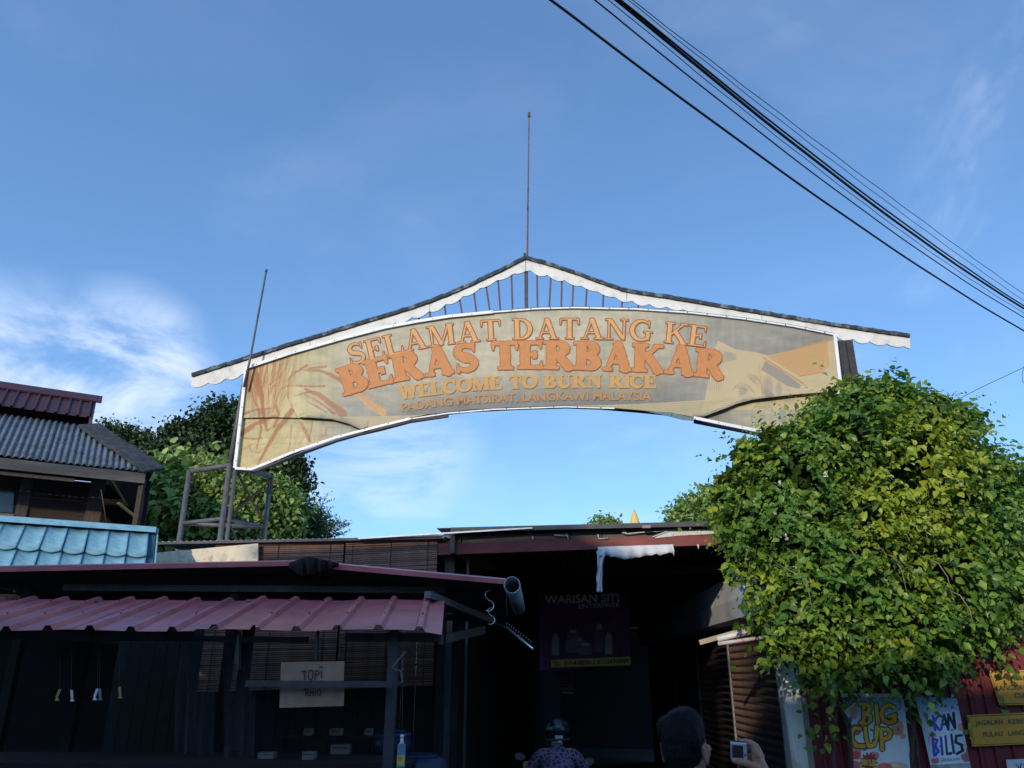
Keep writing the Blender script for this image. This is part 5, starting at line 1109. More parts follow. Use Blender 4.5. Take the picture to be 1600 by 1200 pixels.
M_leaf = leafmat('vine_leaf', (.065, .155, .025), (.20, .35, .05), (.48, .52, .045), .26, .36, .36, .9)
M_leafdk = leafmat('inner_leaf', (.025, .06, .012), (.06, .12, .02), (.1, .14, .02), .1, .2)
def E(px, py, Y, r, ry=.7, rz=1.): p = at(px, py, Y); return (tuple(p), (r, r * ry, r * rz))
shrub = thing('climbing_shrub', (Fp(1370, 1000, .1).x, Fp(1370, 1000, .1).y, 0), 'large leafy climbing shrub with yellow-green heart leaves covering the right end of the arch', 'shrub')
ES = [E(1325, 640, 8.1, .34, .8), E(1400, 632, 8.1, .27, .8), E(1475, 655, 8.1, .27, .8), E(1225, 700, 7.9, .26, .8), E(1550, 750, 8.2, .28, .8), E(1150, 765, 7.9, .22, .8), E(1175, 712, 7.95, .17, .8), E(1370, 765, 8.0, 1.15, .62, .9), E(1250, 782, 7.9, .72, .7), E(1475, 800, 8.1, .78, .7), E(1345, 690, 8.05, .55, .7, .7), E(1430, 700, 8.1, .56, .7), E(1200, 805, 7.9, .36, .8), E(1205, 882, 7.75, .32, .8, .7),
      E(1330, 880, 7.65, .85, .6), E(1450, 890, 7.7, .68, .6), E(1265, 925, 7.55, .38, .7), E(1230, 985, 7.55, .24, .7), E(1310, 955, 7.5, .42, .7, .8), E(1400, 970, 7.55, .50, .6, .75), E(1550, 840, 8.3, .38, .8), E(1500, 745, 8.2, .38, .8), E(1500, 930, 7.9, .34, .6), E(1590, 880, 8.35, .28, .8), E(1300, 1010, 7.6, .25), E(1350, 1000, 7.6, .22), E(1445, 1015, 7.6, .22), E(1560, 915, 8.0, .25, .7)]
def nz(P, k=1., s_=0): return np.sin(P[:, 0] * 5.3 * k + 1.7 + s_) * np.sin(P[:, 2] * 6.1 * k + .6 + s_) + .6 * np.sin(P[:, 0] * 11.7 * k + P[:, 2] * 7.3 * k + P[:, 1] * 9 + s_)
P, O = ell_shoots(ES, 4000, .30); q_ = nz(P); P = P + O * (.11 * q_)[:, None]; keep = (nz(P, 1.35, 2.) > -.95) & (rng.random(len(P)) < .92); P = P[keep]; O = O[keep]
p1, d1, u1, s1 = shoot_leaves(P, O, 9, .34, .40, .101, .20, .7)
# protruding sprigs on the outline
P, O = ell_shoots(ES, 300, .03); a_, b2_, c_, e_ = shoot_leaves(P, O, 12, .75, .30, .078, .60, .45)
sprigP, sprigO = P, O
# hanging strands at the bottom
HS_ = []
for px, y0, y1, Y in ((1215, 990, 1040, 7.6), (1245, 990, 1030, 7.6), (1318, 1020, 1062, 7.6), (1425, 1030, 1080, 7.65), (1445, 1030, 1105, 7.7), (1462, 1020, 1070, 7.7), (1490, 980, 1040, 7.8), (1545, 920, 985, 7.9), (1580, 920, 980, 8.0), (1225, 950, 1010, 7.6), (1150, 880, 912, 7.7), (1178, 920, 975, 7.6), (1295, 1020, 1055, 7.6), (1520, 950, 1010, 7.9), (1380, 1010, 1050, 7.6)):
    for k in range(3): HS_.append((tuple(at(px + rs.uniform(-8, 8), y0, Y + rs.uniform(-.08, .08))), y1 - y0))
hp = np.array([h[0] for h in HS_]); hl = np.array([h[1] for h in HS_]) * 7.7 / F
hpos = []; hdir = []; hup = []; hsz = []
for j in range(12):
    t = (j + .5) / 12; c = hp + np.stack([.05 * np.sin(9 * t + hp[:, 0] * 40), .04 * np.cos(7 * t + hp[:, 0] * 30), -hl * t], -1); hpos.append(c); dd = unit(len(hp)); dd[:, 2] = -abs(dd[:, 2]) * .6; dd[:, 0] += .8 * (1 if j % 2 else -1); hdir.append(dd); hup.append(unit(len(hp)) * .5 + np.array([0, -.7, .8])); hsz.append(.095 * (.6 + .6 * rng.random(len(hp))) * (1.1 - .5 * t))
AP = np.concatenate([p1, a_] + hpos); AD = np.concatenate([d1, b2_] + hdir); AU = np.concatenate([u1, c_] + hup); AS = np.concatenate([s1, e_] + hsz)
cz = 1.8; dist = np.linalg.norm(AP - np.array([0, 0, cz]), axis=1); C0 = np.array([e_2[0] for e_2 in ES]); R0 = np.array([e_2[1] for e_2 in ES])
inner = np.sqrt((((AP[:, None] - C0) / R0) ** 2).sum(2)).min(1)
front = (AP[:, 1] < 7.75) & (inner > .93)
score = np.where(front, AS / dist, 0); big = np.argsort(-score)[:290]; mask = np.ones(len(AP), bool); mask[big] = False
o = link('foliage', leaves_mesh('foliage', AP[mask], AD[mask], AU[mask], AS[mask], curl=rng.uniform(.3, 1.9, mask.sum())), shrub, M_leaf); o['kind'] = 'stuff'
lme = bpy.data.meshes.new('leaf'); lme.from_pydata([tuple(v) for v in LEAF_V], [], LEAF_F); lme.polygons.foreach_set('use_smooth', [True] * 6); lme.materials.append(M_leaf)
fx, fy, fz = frames(AD[big], AU[big])
for i, k in enumerate(big):
    o = bpy.data.objects.new('leaf', lme); COL.objects.link(o); o.parent = shrub; s_ = float(AS[k]); o.location = Vector(AP[k]) - shrub.location; o.rotation_euler = Matrix((fx[i], fy[i], fz[i])).transposed().to_euler(); o.scale = (s_, s_, s_)
# inner leaves, so the crown is dense but not a ball
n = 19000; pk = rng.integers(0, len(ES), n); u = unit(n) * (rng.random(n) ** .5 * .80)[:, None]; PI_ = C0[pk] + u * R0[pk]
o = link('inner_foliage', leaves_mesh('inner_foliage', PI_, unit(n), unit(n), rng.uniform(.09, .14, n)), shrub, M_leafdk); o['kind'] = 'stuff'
# stems
def stem(pts, r0, r1, m=M_bark, name='stem', par=shrub):
    q = MB(); k = len(pts); q.tube(pts, [r0 + (r1 - r0) * i / (k - 1) for i in range(k)], 7); return q.build(name, m, par)
gx = Fp(1330, 1190, .12); base = Vector((gx.x, gx.y, 0))
stem([base, base + Vector((-.05, -.02, .6)), at(1326, 1130, 7.95), at(1308, 1100, 7.9), at(1312, 1070, 7.9), at(1330, 990, 7.9), at(1350, 850, 8)], .022, .03)
stem([base + Vector((.5, 0, 0)), at(1424, 1180, 7.95), at(1428, 1130, 7.9), at(1412, 1085, 7.9), at(1400, 1000, 7.9), at(1390, 880, 8)], .02, .018)
stem([base + Vector((.55, 0, 0)), at(1432, 1160, 7.95), at(1420, 1100, 7.9), at(1440, 1030, 7.9), at(1450, 900, 8)], .016, .014)
stem([base + Vector((-.2, 0, 0)), at(1302, 1180, 7.9), at(1309, 1100, 7.9), at(1305, 1040, 7.9), at(1290, 950, 7.9)], .012, .012)
for i in range(0, 60): 
    c = Vector(sprigP[i]); d = Vector(sprigO[i]); stem([c - d * .4, c, c + d * .16 + Vector((0, 0, .09))], .006, .002)
for px, py in ((1466, 880), (1500, 930), (1395, 870), (1330, 860), (1250, 900), (1430, 800)):
    c = at(px, py, 7.12); stem([c + Vector((-.1, .3, .15)), c, c + Vector((.06, 0, -.12)), c + Vector((.08, .02, -.3))], .005, .004, mat('pale_stem', (.25, .22, .14), .8, .2))
q0 = at(1508, 1048, 7.9); stem([at(1470, 1035, 7.8), at(1500, 1068, 7.9), at(1530, 1090, 7.95), at(1570, 1112, 8.0)], .008, .004)
# a young side shoot low on the wall
sp = []; sd_ = []
pts = [at(1302, 1180, 7.85), at(1290, 1150, 7.8), at(1272, 1145, 7.8), at(1300, 1118, 7.85)]
stem([at(1306, 1170, 7.9), at(1286, 1160, 7.8), at(1280, 1150, 7.8), at(1300, 1115, 7.85)], .004, .003)
for px, py in ((1252, 1147), (1265, 1135), (1262, 1152), (1275, 1142), (1290, 1130), (1276, 1165), (1268, 1175), (1283, 1178), (1290, 1160), (1262, 1138), (1298, 1150), (1422, 1115), (1432, 1120), (1442, 1112), (1425, 1108), (1448, 1125), (1318, 1100), (1322, 1125), (1314, 1112), (1512, 1140), (1520, 1130), (1516, 1150), (1560, 1085), (1566, 1108), (1570, 1100), (1530, 1085), (1312, 1140), (1316, 1150)): sp.append(tuple(at(px, py, 7.86 + rs.uniform(-.05, .05))))
sp = np.array(sp); dd = unit(len(sp)); dd[:, 2] -= .4; dd[:, 1] -= .3
o = link('low_leaves', leaves_mesh('low_leaves', sp, dd, unit(len(sp)) * .5 + np.array([0, -1, .6]), rng.uniform(.06, .10, len(sp))), shrub, M_leaf); o['kind'] = 'stuff'
fw = np.array([tuple(at(x, y, 7.2)) for x, y in ((1290, 742), (1217, 755), (1395, 745), (1340, 838), (1225, 840), (1310, 610))]); 
fv = np.repeat(fw, 5, 0) + rng.normal(size=(30, 3)) * .012
o = link('white_blossoms', leaves_mesh('white_blossoms', fv, unit(30), unit(30), np.full(30, .035), LANCE_V * np.array([2.2, 1, 1]), LANCE_F), shrub, M_white); o['kind'] = 'stuff'

def crown(name, ells, nc, per, size, m, parent, clump=.28, LV=LEAF_V, LF=LEAF_F, depth=.3):
    P, O = ell_shoots(ells, nc, depth); n = len(P); pos = np.repeat(P, per, 0) + rng.normal(size=(n * per, 3)) * clump * np.array([1, 1, .7]); out = np.repeat(O, per, 0)
    d = out * .4 + unit(n * per) + np.array([0, 0, -.25]); up = out * .6 + unit(n * per) * .5 + np.array([0, 0, .8])
    o = link(name, leaves_mesh(name, pos, d, up, size * rng.uniform(.6, 1.3, n * per), LV, LF), parent, m); o['kind'] = 'stuff'; return o
def tree(loc, ells, label, nc, per, size, m, clump, LV=LEAF_V, LF=LEAF_F, tr=.16, cat='tree', group=None, name='tree', depth=.3):
    t = thing(name, (loc[0], loc[1], 0), label, cat, group); top = Vector(ells[0][0]); b = MB(); base = Vector((loc[0], loc[1], -.02))
    b.tube([base, base.lerp(top, .35) + Vector((.15, 0, 0)), base.lerp(top, .7), top], [tr, tr * .8, tr * .6, tr * .25], 9); b.build('trunk', M_bark, t)
    for el in ells[1:7]:
        c = Vector(el[0]); s_ = base.lerp(top, .55); MB().tube([s_, s_.lerp(c, .5) + Vector((0, 0, .2)), c], [tr * .4, tr * .25, tr * .08], 6).build('limb', M_bark, t)
    crown('crown', ells, nc, per, size, m, t, clump, LV, LF, depth); return t
M_tdark = leafmat('dark_tree_leaf', (.02, .042, .013), (.045, .078, .018), (.07, .10, .025), .2, .12, .5, .8)
M_tmid = leafmat('mid_shrub_leaf', (.12, .22, .055), (.29, .41, .10), (.44, .48, .12), .2, .25, .5, .7)
M_tlight = leafmat('pale_shrub_leaf', (.19, .31, .075), (.40, .52, .12), (.55, .56, .18), .2, .25, .5, .7)
def EB(px, py, Y, rpx, rzpx=None, ry=.8): r = rpx * Y / F; p = at(px, py, Y); return (tuple(p), (r, r * ry, (rzpx or rpx) * Y / F))
p = at(370, 720, 24); tree((p.x, p.y), [EB(350, 710, 24, 60, 52), EB(305, 702, 24, 44, 38), EB(345, 652, 24, 26, 24), EB(272, 716, 24, 38, 24), EB(400, 680, 24, 46, 40), EB(430, 740, 24, 36, 40), EB(232, 722, 24, 28, 18), EB(283, 678, 24, 18, 13), EB(452, 755, 24, 20, 34), EB(330, 770, 24, 110, 34)], 'tall dark dense tree behind the left end of the arch', 1400, 40, .14, M_tdark, .24, tr=.3)
p = at(195, 700, 26); tree((p.x, p.y), [EB(195, 700, 26, 28, 24), EB(170, 680, 26, 14, 12), EB(222, 698, 26, 22, 14)], 'small dark tree just right of the timber house roof', 260, 34, .12, M_tdark, .26, tr=.12)
p = at(300, 830, 15); tree((p.x, p.y), [EB(300, 800, 15, 62, 50), EB(262, 760, 15, 28, 32), EB(335, 760, 15, 40, 34), EB(285, 745, 15, 22, 24), EB(255, 815, 15, 25, 45)], 'broad leaved light green shrub between the timber house and the arch tower', 520, 18, .19, M_tlight, .2, tr=.06, cat='shrub', name='shrub', group='light green growth behind the arch tower')
p = at(390, 830, 14.5); tree((p.x, p.y), [EB(400, 810, 14.5, 60, 52), EB(370, 765, 14.5, 36, 30), EB(430, 785, 14.5, 30, 28), EB(350, 820, 14.5, 45, 50)], 'bushy mid green shrub seen through the arch tower bracing', 520, 24, .11, M_tmid, .16, tr=.06, cat='shrub', name='shrub', group='light green growth behind the arch tower')
p = at(450, 830, 15.5); tree((p.x, p.y), [EB(450, 822, 15.5, 44, 38), EB(478, 835, 15.5, 28, 26), EB(425, 800, 15.5, 26, 20)], 'feathery darker shrub right of the arch tower', 460, 24, .10, M_tmid, .14, LANCE_V * np.array([1.8, 1, 1]), LANCE_F, tr=.05, cat='shrub', name='shrub', group='light green growth behind the arch tower')
# upright pale shoots and fine feathery twigs
def shoots(name, lst, label, m, Y, size, cat='plant', fine=False, group=None):
    p0 = at(lst[0][0], 850, Y); t = thing(name, (p0.x, p0.y, 0), label, cat, group); pos = []; dr = []; sz = []
    for (x0, y0, x1, y1) in lst:
        a = at(x0, y0, Y); c = at(x1, y1, Y + rs.uniform(-.3, .3)); mid = a.lerp(c, .5) + Vector((0, 0, .06)); MB().tube([a, mid, c], [.012 if fine else .02, .008, .003], 5).build('twig', M_bark, t); n = 26 if fine else 20
        for k in range(n):
            f = (k + .5) / n; q = a.lerp(c, f) + Vector((0, 0, .24 * f * (1 - f))); dv = Vector((rs.uniform(-1, 1), rs.uniform(-1, 1), rs.uniform(-.2, .7)))
            for kk in range(3 if fine else 2): pos.append(tuple(q + dv * (.05 * kk))); dr.append(tuple(dv + Vector((rs.uniform(-.5, .5),) * 3))); sz.append(size * rs.uniform(.6, 1.2) * (1.15 - .6 * f))
        if fine:
            for k in range(7):
                f = .25 + .7 * k / 7; q = a.lerp(c, f); dv = Vector((.9 * (1 if k % 2 else -1), 0, .35)) * (.55 * (1 - f) + .12); MB().tube([q, q + dv], [.004, .0015], 4).build('twig', M_bark, t)
                for j in range(8): pos.append(tuple(q + dv * (j / 8))); dr.append((rs.uniform(-1, 1), rs.uniform(-1, 1), .5)); sz.append(size * .8)
    n = len(pos); o = link('leaves', leaves_mesh('leaves', np.array(pos), np.array(dr), unit(n) * .5 + np.array([0, -.6, .8]), np.array(sz), LANCE_V * np.array([1.7, 1, 1]), LANCE_F), t, m); o['kind'] = 'stuff'; return t
shoots('flowering_shrub', [(325, 770, 318, 712), (338, 770, 342, 715), (330, 780, 330, 706), (352, 780, 350, 722), (405, 770, 400, 738), (432, 770, 436, 742), (450, 790, 452, 752), (440, 800, 447, 770), (425, 780, 428, 745), (415, 790, 412, 760), (295, 760, 290, 722), (268, 770, 262, 725), (462, 800, 470, 780), (312, 750, 305, 715)], 'pale yellow-green flowering spikes rising above the shrubs at the tower', M_tlight, 14.2, .13, 'shrub')
shoots('feathery_shrub', [(480, 842, 512, 770), (485, 842, 505, 795), (478, 840, 494, 772), (492, 842, 545, 818), (500, 844, 538, 835), (505, 846, 532, 812), (470, 830, 487, 785), (486, 843, 516, 802)], 'thin feathery branches against the sky right of the shrubs', mat('feather_leaf', (.035, .08, .025), .6, .3), 15, .085, 'shrub', True)
# far trees over the hall roof
p = at(1085, 810, 42); tree((p.x, p.y), [EB(1090, 802, 42, 22, 20), EB(1066, 803, 42, 12, 12), EB(1110, 790, 42, 18, 18)], 'distant tree above the hall roof beside the climbing shrub', 170, 22, .26, M_tmid, .38, tr=.2, group='distant trees over the hall roof')
p = at(944, 822, 45); tree((p.x, p.y), [EB(944, 821, 45, 14, 5)], 'distant treetop barely showing above the hall roof left of the golden spire', 60, 20, .22, M_tmid, .3, tr=.15, group='distant trees over the hall roof')
# golden spire
p = at(992, 818, 60); z0 = p.z - .1; t = thing('spire', (p.x, p.y, 0), 'slim golden pointed spire rising behind the hall roof', 'spire')
b = MB(); b.box((p.x, p.y, z0 / 2 - .5), (5, 5, z0 - 1)); b.build('tower', M_plaster, t)
b = MB(); b.tube([(p.x, p.y, z0 - 1), (p.x, p.y, z0), (p.x, p.y, z0 + .5), (p.x, p.y, at(992, 795, 60).z)], [1.2, .42, .30, .02], 12); b.build('spire_cone', M_spire, t)

# ================================================================== cables
poleR = atz(1900, 700, 9.2); poleL = None
labels = ['thick lowest overhead cable crossing the sky alone under the bundle', 'medium overhead cable, second from below', 'thin overhead wire just above the second cable', 'thickest twisted overhead cable in the middle of the bundle', 'thick overhead cable touching the twisted one from above', 'thin overhead wire, second from the top of the bundle', 'thin topmost overhead wire of the bundle']
cab = [((861, 0), (1600, 517), (1320, 337.5), .0125), ((930, 0), (1600, 496), (1330, 315), .0075), ((952, 0), (1600, 489), (1330, 303), .004), ((962, -2), (1600, 482), (1330, 294), .015), ((968, -2), (1600, 478), (1335, 291), .010), ((975, -5), (1600, 470), (1340, 281), .0035), ((984, -3), (1600, 460), (1345, 273), .004)]
for i, ((x0, y0), (x1, y1), (xm, ym), r) in enumerate(cab):
    A0 = atz(x0, y0, 9.2); A1 = atz(x1, y1, 9.2); tdir = A1 - A0; n = 110; pts = []
    # sag so that the middle passes through the traced point
    vpl = tdir.cross(Vector((0, 0, 1))).normalized(); Mid = onp(xm, ym, A0, vpl); f = (Mid - A0).dot(tdir) / tdir.length_squared; sag = (A0.z + (A1.z - A0.z) * f - Mid.z) / max(.05, f * (1 - f))
    for k in range(n + 1):
        f = -2.4 + 3.7 * k / n; wv = .008 * math.sin(k * 1.7 + i) if i in (2, 5, 6) else .004 * math.sin(k * .9 + i); pts.append(A0 + tdir * f + Vector((0, 0, -sag * f * (1 - f) * (1 if 0 < f < 1 else .0) + wv)))
    q = MB(); q.tube(pts, r * 1.35, 8)
    if i == 3: q.tube([p_ + Vector((.012 * math.cos(j * 1.1), 0, .012 * math.sin(j * 1.1) + .008)) for j, p_ in enumerate(pts)], .007, 6)
    o = q.build('overhead_cable', M_black); rebase(o, pts[n // 2]); props(o, labels[i], 'cable', 'overhead cables')
for nm, f, lb in (('r', 1.3, 'concrete utility pole holding the overhead cables beyond the right edge'), ('l', -2.4, 'concrete utility pole holding the overhead cables behind the viewer')):
    A0 = atz(962, -2, 9.2); A1 = atz(1600, 482, 9.2); p = A0 + (A1 - A0) * f; t = thing('utility_pole', (p.x, p.y, 0), lb, 'pole', 'utility poles'); MB().tube([(p.x, p.y, 0), (p.x, p.y, 10.0)], [.17, .11], 12).build('shaft', M_conc, t); q = MB(); q.bar((p.x - .5, p.y - .25, p.z + .12), (p.x + .5, p.y + .25, p.z + .12), .08, .08); q.build('crossarm', M_dark, t)
q = MB(); q.tube([at(1400, 668, 9.0), at(1485, 630, 9.2), at(1540, 602, 9.3), at(1600, 574, 9.4), at(1760, 500, 9.8)], .004, 6); o = q.build('thin_wire', M_black); rebase(o, at(1540, 602, 9.3)); props(o, 'thin single wire running from the climbing shrub up to the right edge', 'wire')
q = MB(); q.tube([at(1600, 572, 9.4), at(1597, 585, 9.4), at(1598, 597, 9.4), at(1604, 603, 9.4)], .003, 5); o = q.build('wire_loop', M_black); rebase(o, at(1600, 585, 9.4)); props(o, 'short drooping loop of wire at the right edge under the thin wire', 'wire')
q = MB(); q.tube([at(1035, 818, 30), at(1050, 812, 30), at(1085, 806, 30), at(1130, 790, 30)], .02, 5); o = q.build('far_wire', M_black); rebase(o, at(1085, 806, 30)); props(o, 'far wire sloping up towards the distant tree over the hall roof', 'wire')

# ================================================================== torn cloth, rolled banner, hanging banner
cl = thing('torn_banner_cloth', Fp(940, 860, .07), 'torn white banner cloth hanging in a strip from the red front beam', 'cloth')
b = MB(); rr = random.Random(9); V = []; n = 40
for i in range(n + 1):
    x = 934 + 119 * i / n; yt = interp([(684, 866), (1180, 849)], x) - 3; yb = interp([(934, 869), (950, 869), (975, 873), (1000, 871), (1025, 865), (1030, 868), (1048, 862), (1053, 866)], x) + rr.uniform(-1.2, 1.4)
    for j in range(4): f = j / 3; V.append(Fp(x, yt + (yb - yt) * f, .075 + .02 * math.sin(i * .9) * f + .012 * rr.random()))
b.add(V, [(i * 4 + j, i * 4 + j + 1, i * 4 + j + 5, i * 4 + j + 4) for i in range(n) for j in range(3)], smooth=True); o = b.build('cloth_flap', M_cloth, cl); md = o.modifiers.new('t', 'SOLIDIFY'); md.thickness = .003
b = MB(); V = []; n = 22
for j in range(n + 1):
    y = 861 + 64 * j / n
    for i in range(6):
        f = i / 5; x0 = interp([(861, 932), (880, 934), (905, 932), (925, 933)], y) + .6 * math.sin(j * .8); x1 = interp([(861, 948), (872, 944), (890, 941), (925, 941)], y) + .5 * math.sin(j * .6 + 1); V.append(Fp(x0 + (x1 - x0) * f, y + (rr.uniform(-1, 1.5) if j == n else 0), .085 + .022 * math.sin(f * 9 + j * .25)))
b.add(V, [(j * 6 + i, j * 6 + i + 1, (j + 1) * 6 + i + 1, (j + 1) * 6 + i) for j in range(n) for i in range(5)], smooth=True); o = b.build('hanging_strip', M_cloth, cl); md = o.modifiers.new('t', 'SOLIDIFY'); md.thickness = .003
for (x0, y0, x1, y1) in ((1050, 852, 1053, 868), (1130, 850, 1133, 864), (1090, 851, 1091, 858)):
    q = MB(); q.tube([Fp(x0, y0, .08), Fp((x0 + x1) / 2 + 1, (y0 + y1) / 2, .085), Fp(x1, y1, .08)], [.012, .010, .004], 5); q.build('rag_end', M_cloth, cl)
rg = thing('rag_strings', Fp(1060, 832, .06), 'white rags and strings tied along the grey fascia above the red beam', 'rags')
for pts in ([(972, 832), (980, 834), (1000, 832), (1030, 830), (1060, 826)], [(1020, 839), (1045, 829), (1090, 828), (1120, 828), (1134, 832)], [(1092, 828), (1096, 836)], [(1128, 827), (1133, 832)], [(934, 835), (936, 842), (950, 841)], [(866, 836), (888, 837)], [(885, 834), (888, 843)], [(832, 838), (833, 844)], [(1108, 824), (1112, 829)], [(974, 828), (979, 833)]):
    q = MB(); q.tube([Fp(x, y, .07) for x, y in pts], .007, 5); q.build('rag', M_cloth, rg)
b = MB(); b.slab([Fp(x, y, .062) for x, y in ((1040, 830), (1090, 827), (1122, 828), (1136, 832), (1100, 835), (1060, 837), (1022, 841))], SN, .006); b.build('rag', M_cloth, rg)
b = MB(); b.box(Fp(1010, 823, .19), (.09, .03, .03)); o = b.build('small_brick', mat('pale_brick', (.3, .25, .22), .9, .2)); rebase(o, Fp(1010, 823, .19)); props(o, 'small pale block sitting on the dark roof edge above the red beam', 'block')
rbn = thing('rolled_banner', at(1150, 995, 7.9), 'rolled up white printed banner tied under a timber batten by the shutters', 'banner')
q = MB(); q.bar(at(1093, 1004, 7.9), at(1176, 981, 7.8), .02, .045); q.build('batten', mat('pale_batten', (.40, .32, .21), .8, .2), rbn)
for (a, c, r, m_) in (((1121, 999), (1172, 987), .024, M_white), ((1122, 1006), (1192, 996), .018, mat('roll_print', (.55, .55, .56), .5, .1, 4, dirt=(.5, .12, .14), dscale=9, damt=.9))):
    o = hollow(at(*a, 7.86), at(*c, 7.8), r, .005, 16).build('roll', m_, rbn)
q = MB(); q.tube([at(1150, 984, 7.84), at(1152, 1008, 7.83)], .004, 5); q.build('tie', M_dark, rbn)

WB = 12.0
wbn = thing('hanging_banner', at(912, 930, WB), 'dim purple shop banner reading WARISAN SITI ENTERPRISE hanging inside the dark alley', 'banner')
c4 = [(842, 928), (982, 926), (986, 1041), (843, 1047)]
u = np.linspace(0, 1, 150)[None, :]; v = np.linspace(0, 1, 130)[:, None]
X = (c4[0][0] * (1 - u) + c4[1][0] * u) * (1 - v) + (c4[3][0] * (1 - u) + c4[2][0] * u) * v; Y = (c4[0][1] * (1 - u) + c4[1][1] * u) * (1 - v) + (c4[3][1] * (1 - u) + c4[2][1] * u) * v
C = np.zeros(X.shape + (3,)); C[:] = (.10, .03, .13); paint(C, np.clip(1 - u * 3 + 0 * v, 0, 1)[..., None] * (v[..., None] * 1.), (.26, .05, .28), .8); paint(C, (vnoise(X, Y, 20, 3) > .6)[..., None] * 1., (.14, .05, .2), .5)
for bx, by, bw, bh in ((868, 1010, 9, 26), (951, 1008, 9, 26), (936, 1000, 12, 34), (900, 1010, 30, 18), (895, 995, 16, 14), (915, 1015, 18, 14)):
    paint(C, cover(box_d(X, Y, bx - bw / 2, by - bh / 2, bx + bw / 2, by + bh / 2) - 1, 2), (.5, .5, .55) if bw < 10 else (.22, .18, .24), .8); paint(C, cover(box_d(X, Y, bx - bw * .25, by - bh * .72, bx + bw * .25, by - bh * .5) - 1, 1.5), (.6, .6, .62), .8)
P = np.zeros(X.shape + (3,)); d0 = pix(800, 600)
uu = (X - 800) / F; vv = (600 - Y) / F; dy = math.cos(PITCH) - vv * math.sin(PITCH); dz = math.sin(PITCH) + vv * math.cos(PITCH); k = (WB + .03 * np.sin(u * 14) * (v + .2)) / dy
P = np.stack([uu * k, dy * k, 1.8 + dz * k], -1); print_grid('banner_sheet', P, C, printmat('purple_print', .5, .1, 20), wbn, .003, np.array((0, 1, 0.)))
def wmap(bl, br, tr, tl, Yd): return quadmap(at(*bl, Yd), at(*br, Yd), at(*tr, Yd), at(*tl, Yd), .004, (0, -1, 0))
M_wtxt = mat('pale_lettering', (.8, .78, .85), .6, .1)
text_on('lettering', 'WARISAN SITI', wmap((851, 943), (967, 940), (967, 927), (851, 930), WB - .06), M_wtxt, wbn, .03); text_on('lettering', 'ENTERPRISE', wmap((904, 951), (968, 948), (968, 941), (904, 944), WB - .06), M_wtxt, wbn, .02)
b = MB(); b.slab([at(x, y, WB - .05) for x, y in ((860, 1031), (985, 1026), (986, 1039), (862, 1043))][::-1], (0, -1, 0), .003); b.build('phone_strip', mat('yellow_strip', (.55, .50, .12), .6, .1), wbn)
text_on('lettering', 'TEL:', wmap((864, 1040), (876, 1039.5), (876, 1033), (864, 1033.5), WB - .06), M_ink, wbn, .02); text_on('lettering', '019-4180741', wmap((881, 1039.3), (924, 1037.7), (924, 1031.2), (881, 1032.9), WB - .06), M_ink, wbn, .02); text_on('lettering', '/', wmap((927, 1037.6), (930, 1037.5), (930, 1031), (927, 1031.1), WB - .06), M_ink, wbn, .02); text_on('lettering', '011-24705069', wmap((933, 1037.4), (982, 1035.5), (982, 1029), (933, 1030.9), WB - .06), M_ink, wbn, .02)
q = MB(); q.bar(at(842, 928, WB), at(982, 926, WB), .03, .03); q.build('top_rod', M_dark, wbn)
for x in (846, 978): q = MB(); q.tube([at(x, 928, WB), at(x, 905, WB)], .004, 4); q.build('cord', M_dark, wbn)
rk = thing('hanging_rack', at(884, 1060, 13), 'small slatted rack hanging under the purple banner in the dark', 'rack')
for i in range(6): q = MB(); q.bar(at(868 + i * 2, 1052 + i * 6, 13), at(896, 1050 + i * 6.5, 13), .02, .03); q.build('slat', M_card, rk)
for x in (872, 892): q = MB(); q.tube([at(x, 1086, 13.03), at(x, 1046, 13.03)], .01, 5); q.build('upright', M_card, rk)

# ================================================================== posters and signs on the red wall
def wall_grid(c4, step=.55):
    (x0, y0), (x1, y1), (x2, y2), (x3, y3) = c4; nu = int((x1 - x0) / step); nv = int((y3 - y0) / step * .9); u = np.linspace(0, 1, nu)[None, :]; v = np.linspace(0, 1, nv)[:, None]
    X = (x0 * (1 - u) + x1 * u) * (1 - v) + (x3 * (1 - u) + x2 * u) * v; Y = (y0 * (1 - u) + y1 * u) * (1 - v) + (y3 * (1 - u) + y2 * u) * v; return X, Y, u, v
def wall_pos(X, Y, off, bend):
    uu = (X - 800) / F; vv = (600 - Y) / F; dx = uu; dy = math.cos(PITCH) - vv * math.sin(PITCH); dz = math.sin(PITCH) + vv * math.cos(PITCH)
    P0 = SP + SN * (FO + off); k = ((P0.x) * SN.x + (P0.y) * SN.y) / (dx * SN.x + dy * SN.y); return np.stack([dx * k, dy * k, 1.8 + dz * k], -1) + np.array(SN) * bend[..., None]
M_poster = printmat('poster_print', .35, .05, 30, .5)
def brush(X, Y, strokes, w): 
    d = np.full(X.shape, 99.)
    for st in strokes: d = np.minimum(d, poly_d(X, Y, st, w[0], w[1]))
    return d
pc = [(1314, 1084), (1411, 1085.5), (1436, 1300), (1347, 1300)]
X, Y, u, v = wall_grid(pc); ZX = (X - 1280) * 5; ZY = (Y - 1060) * 5
t = thing('drink_poster', Fp(1362, 1085, .09), 'fruit drink poster reading BIG CUP RM 3.50 hung on the red wall', 'poster')
C = np.zeros(X.shape + (3,)); sky_ = np.clip((ZY - 130) / 260, 0, 1)[..., None]; C[:] = np.array((.10, .27, .45)) * (1 - sky_) + np.array((.62, .70, .76)) * sky_
nn = vnoise(ZX, ZY, 90, 4)
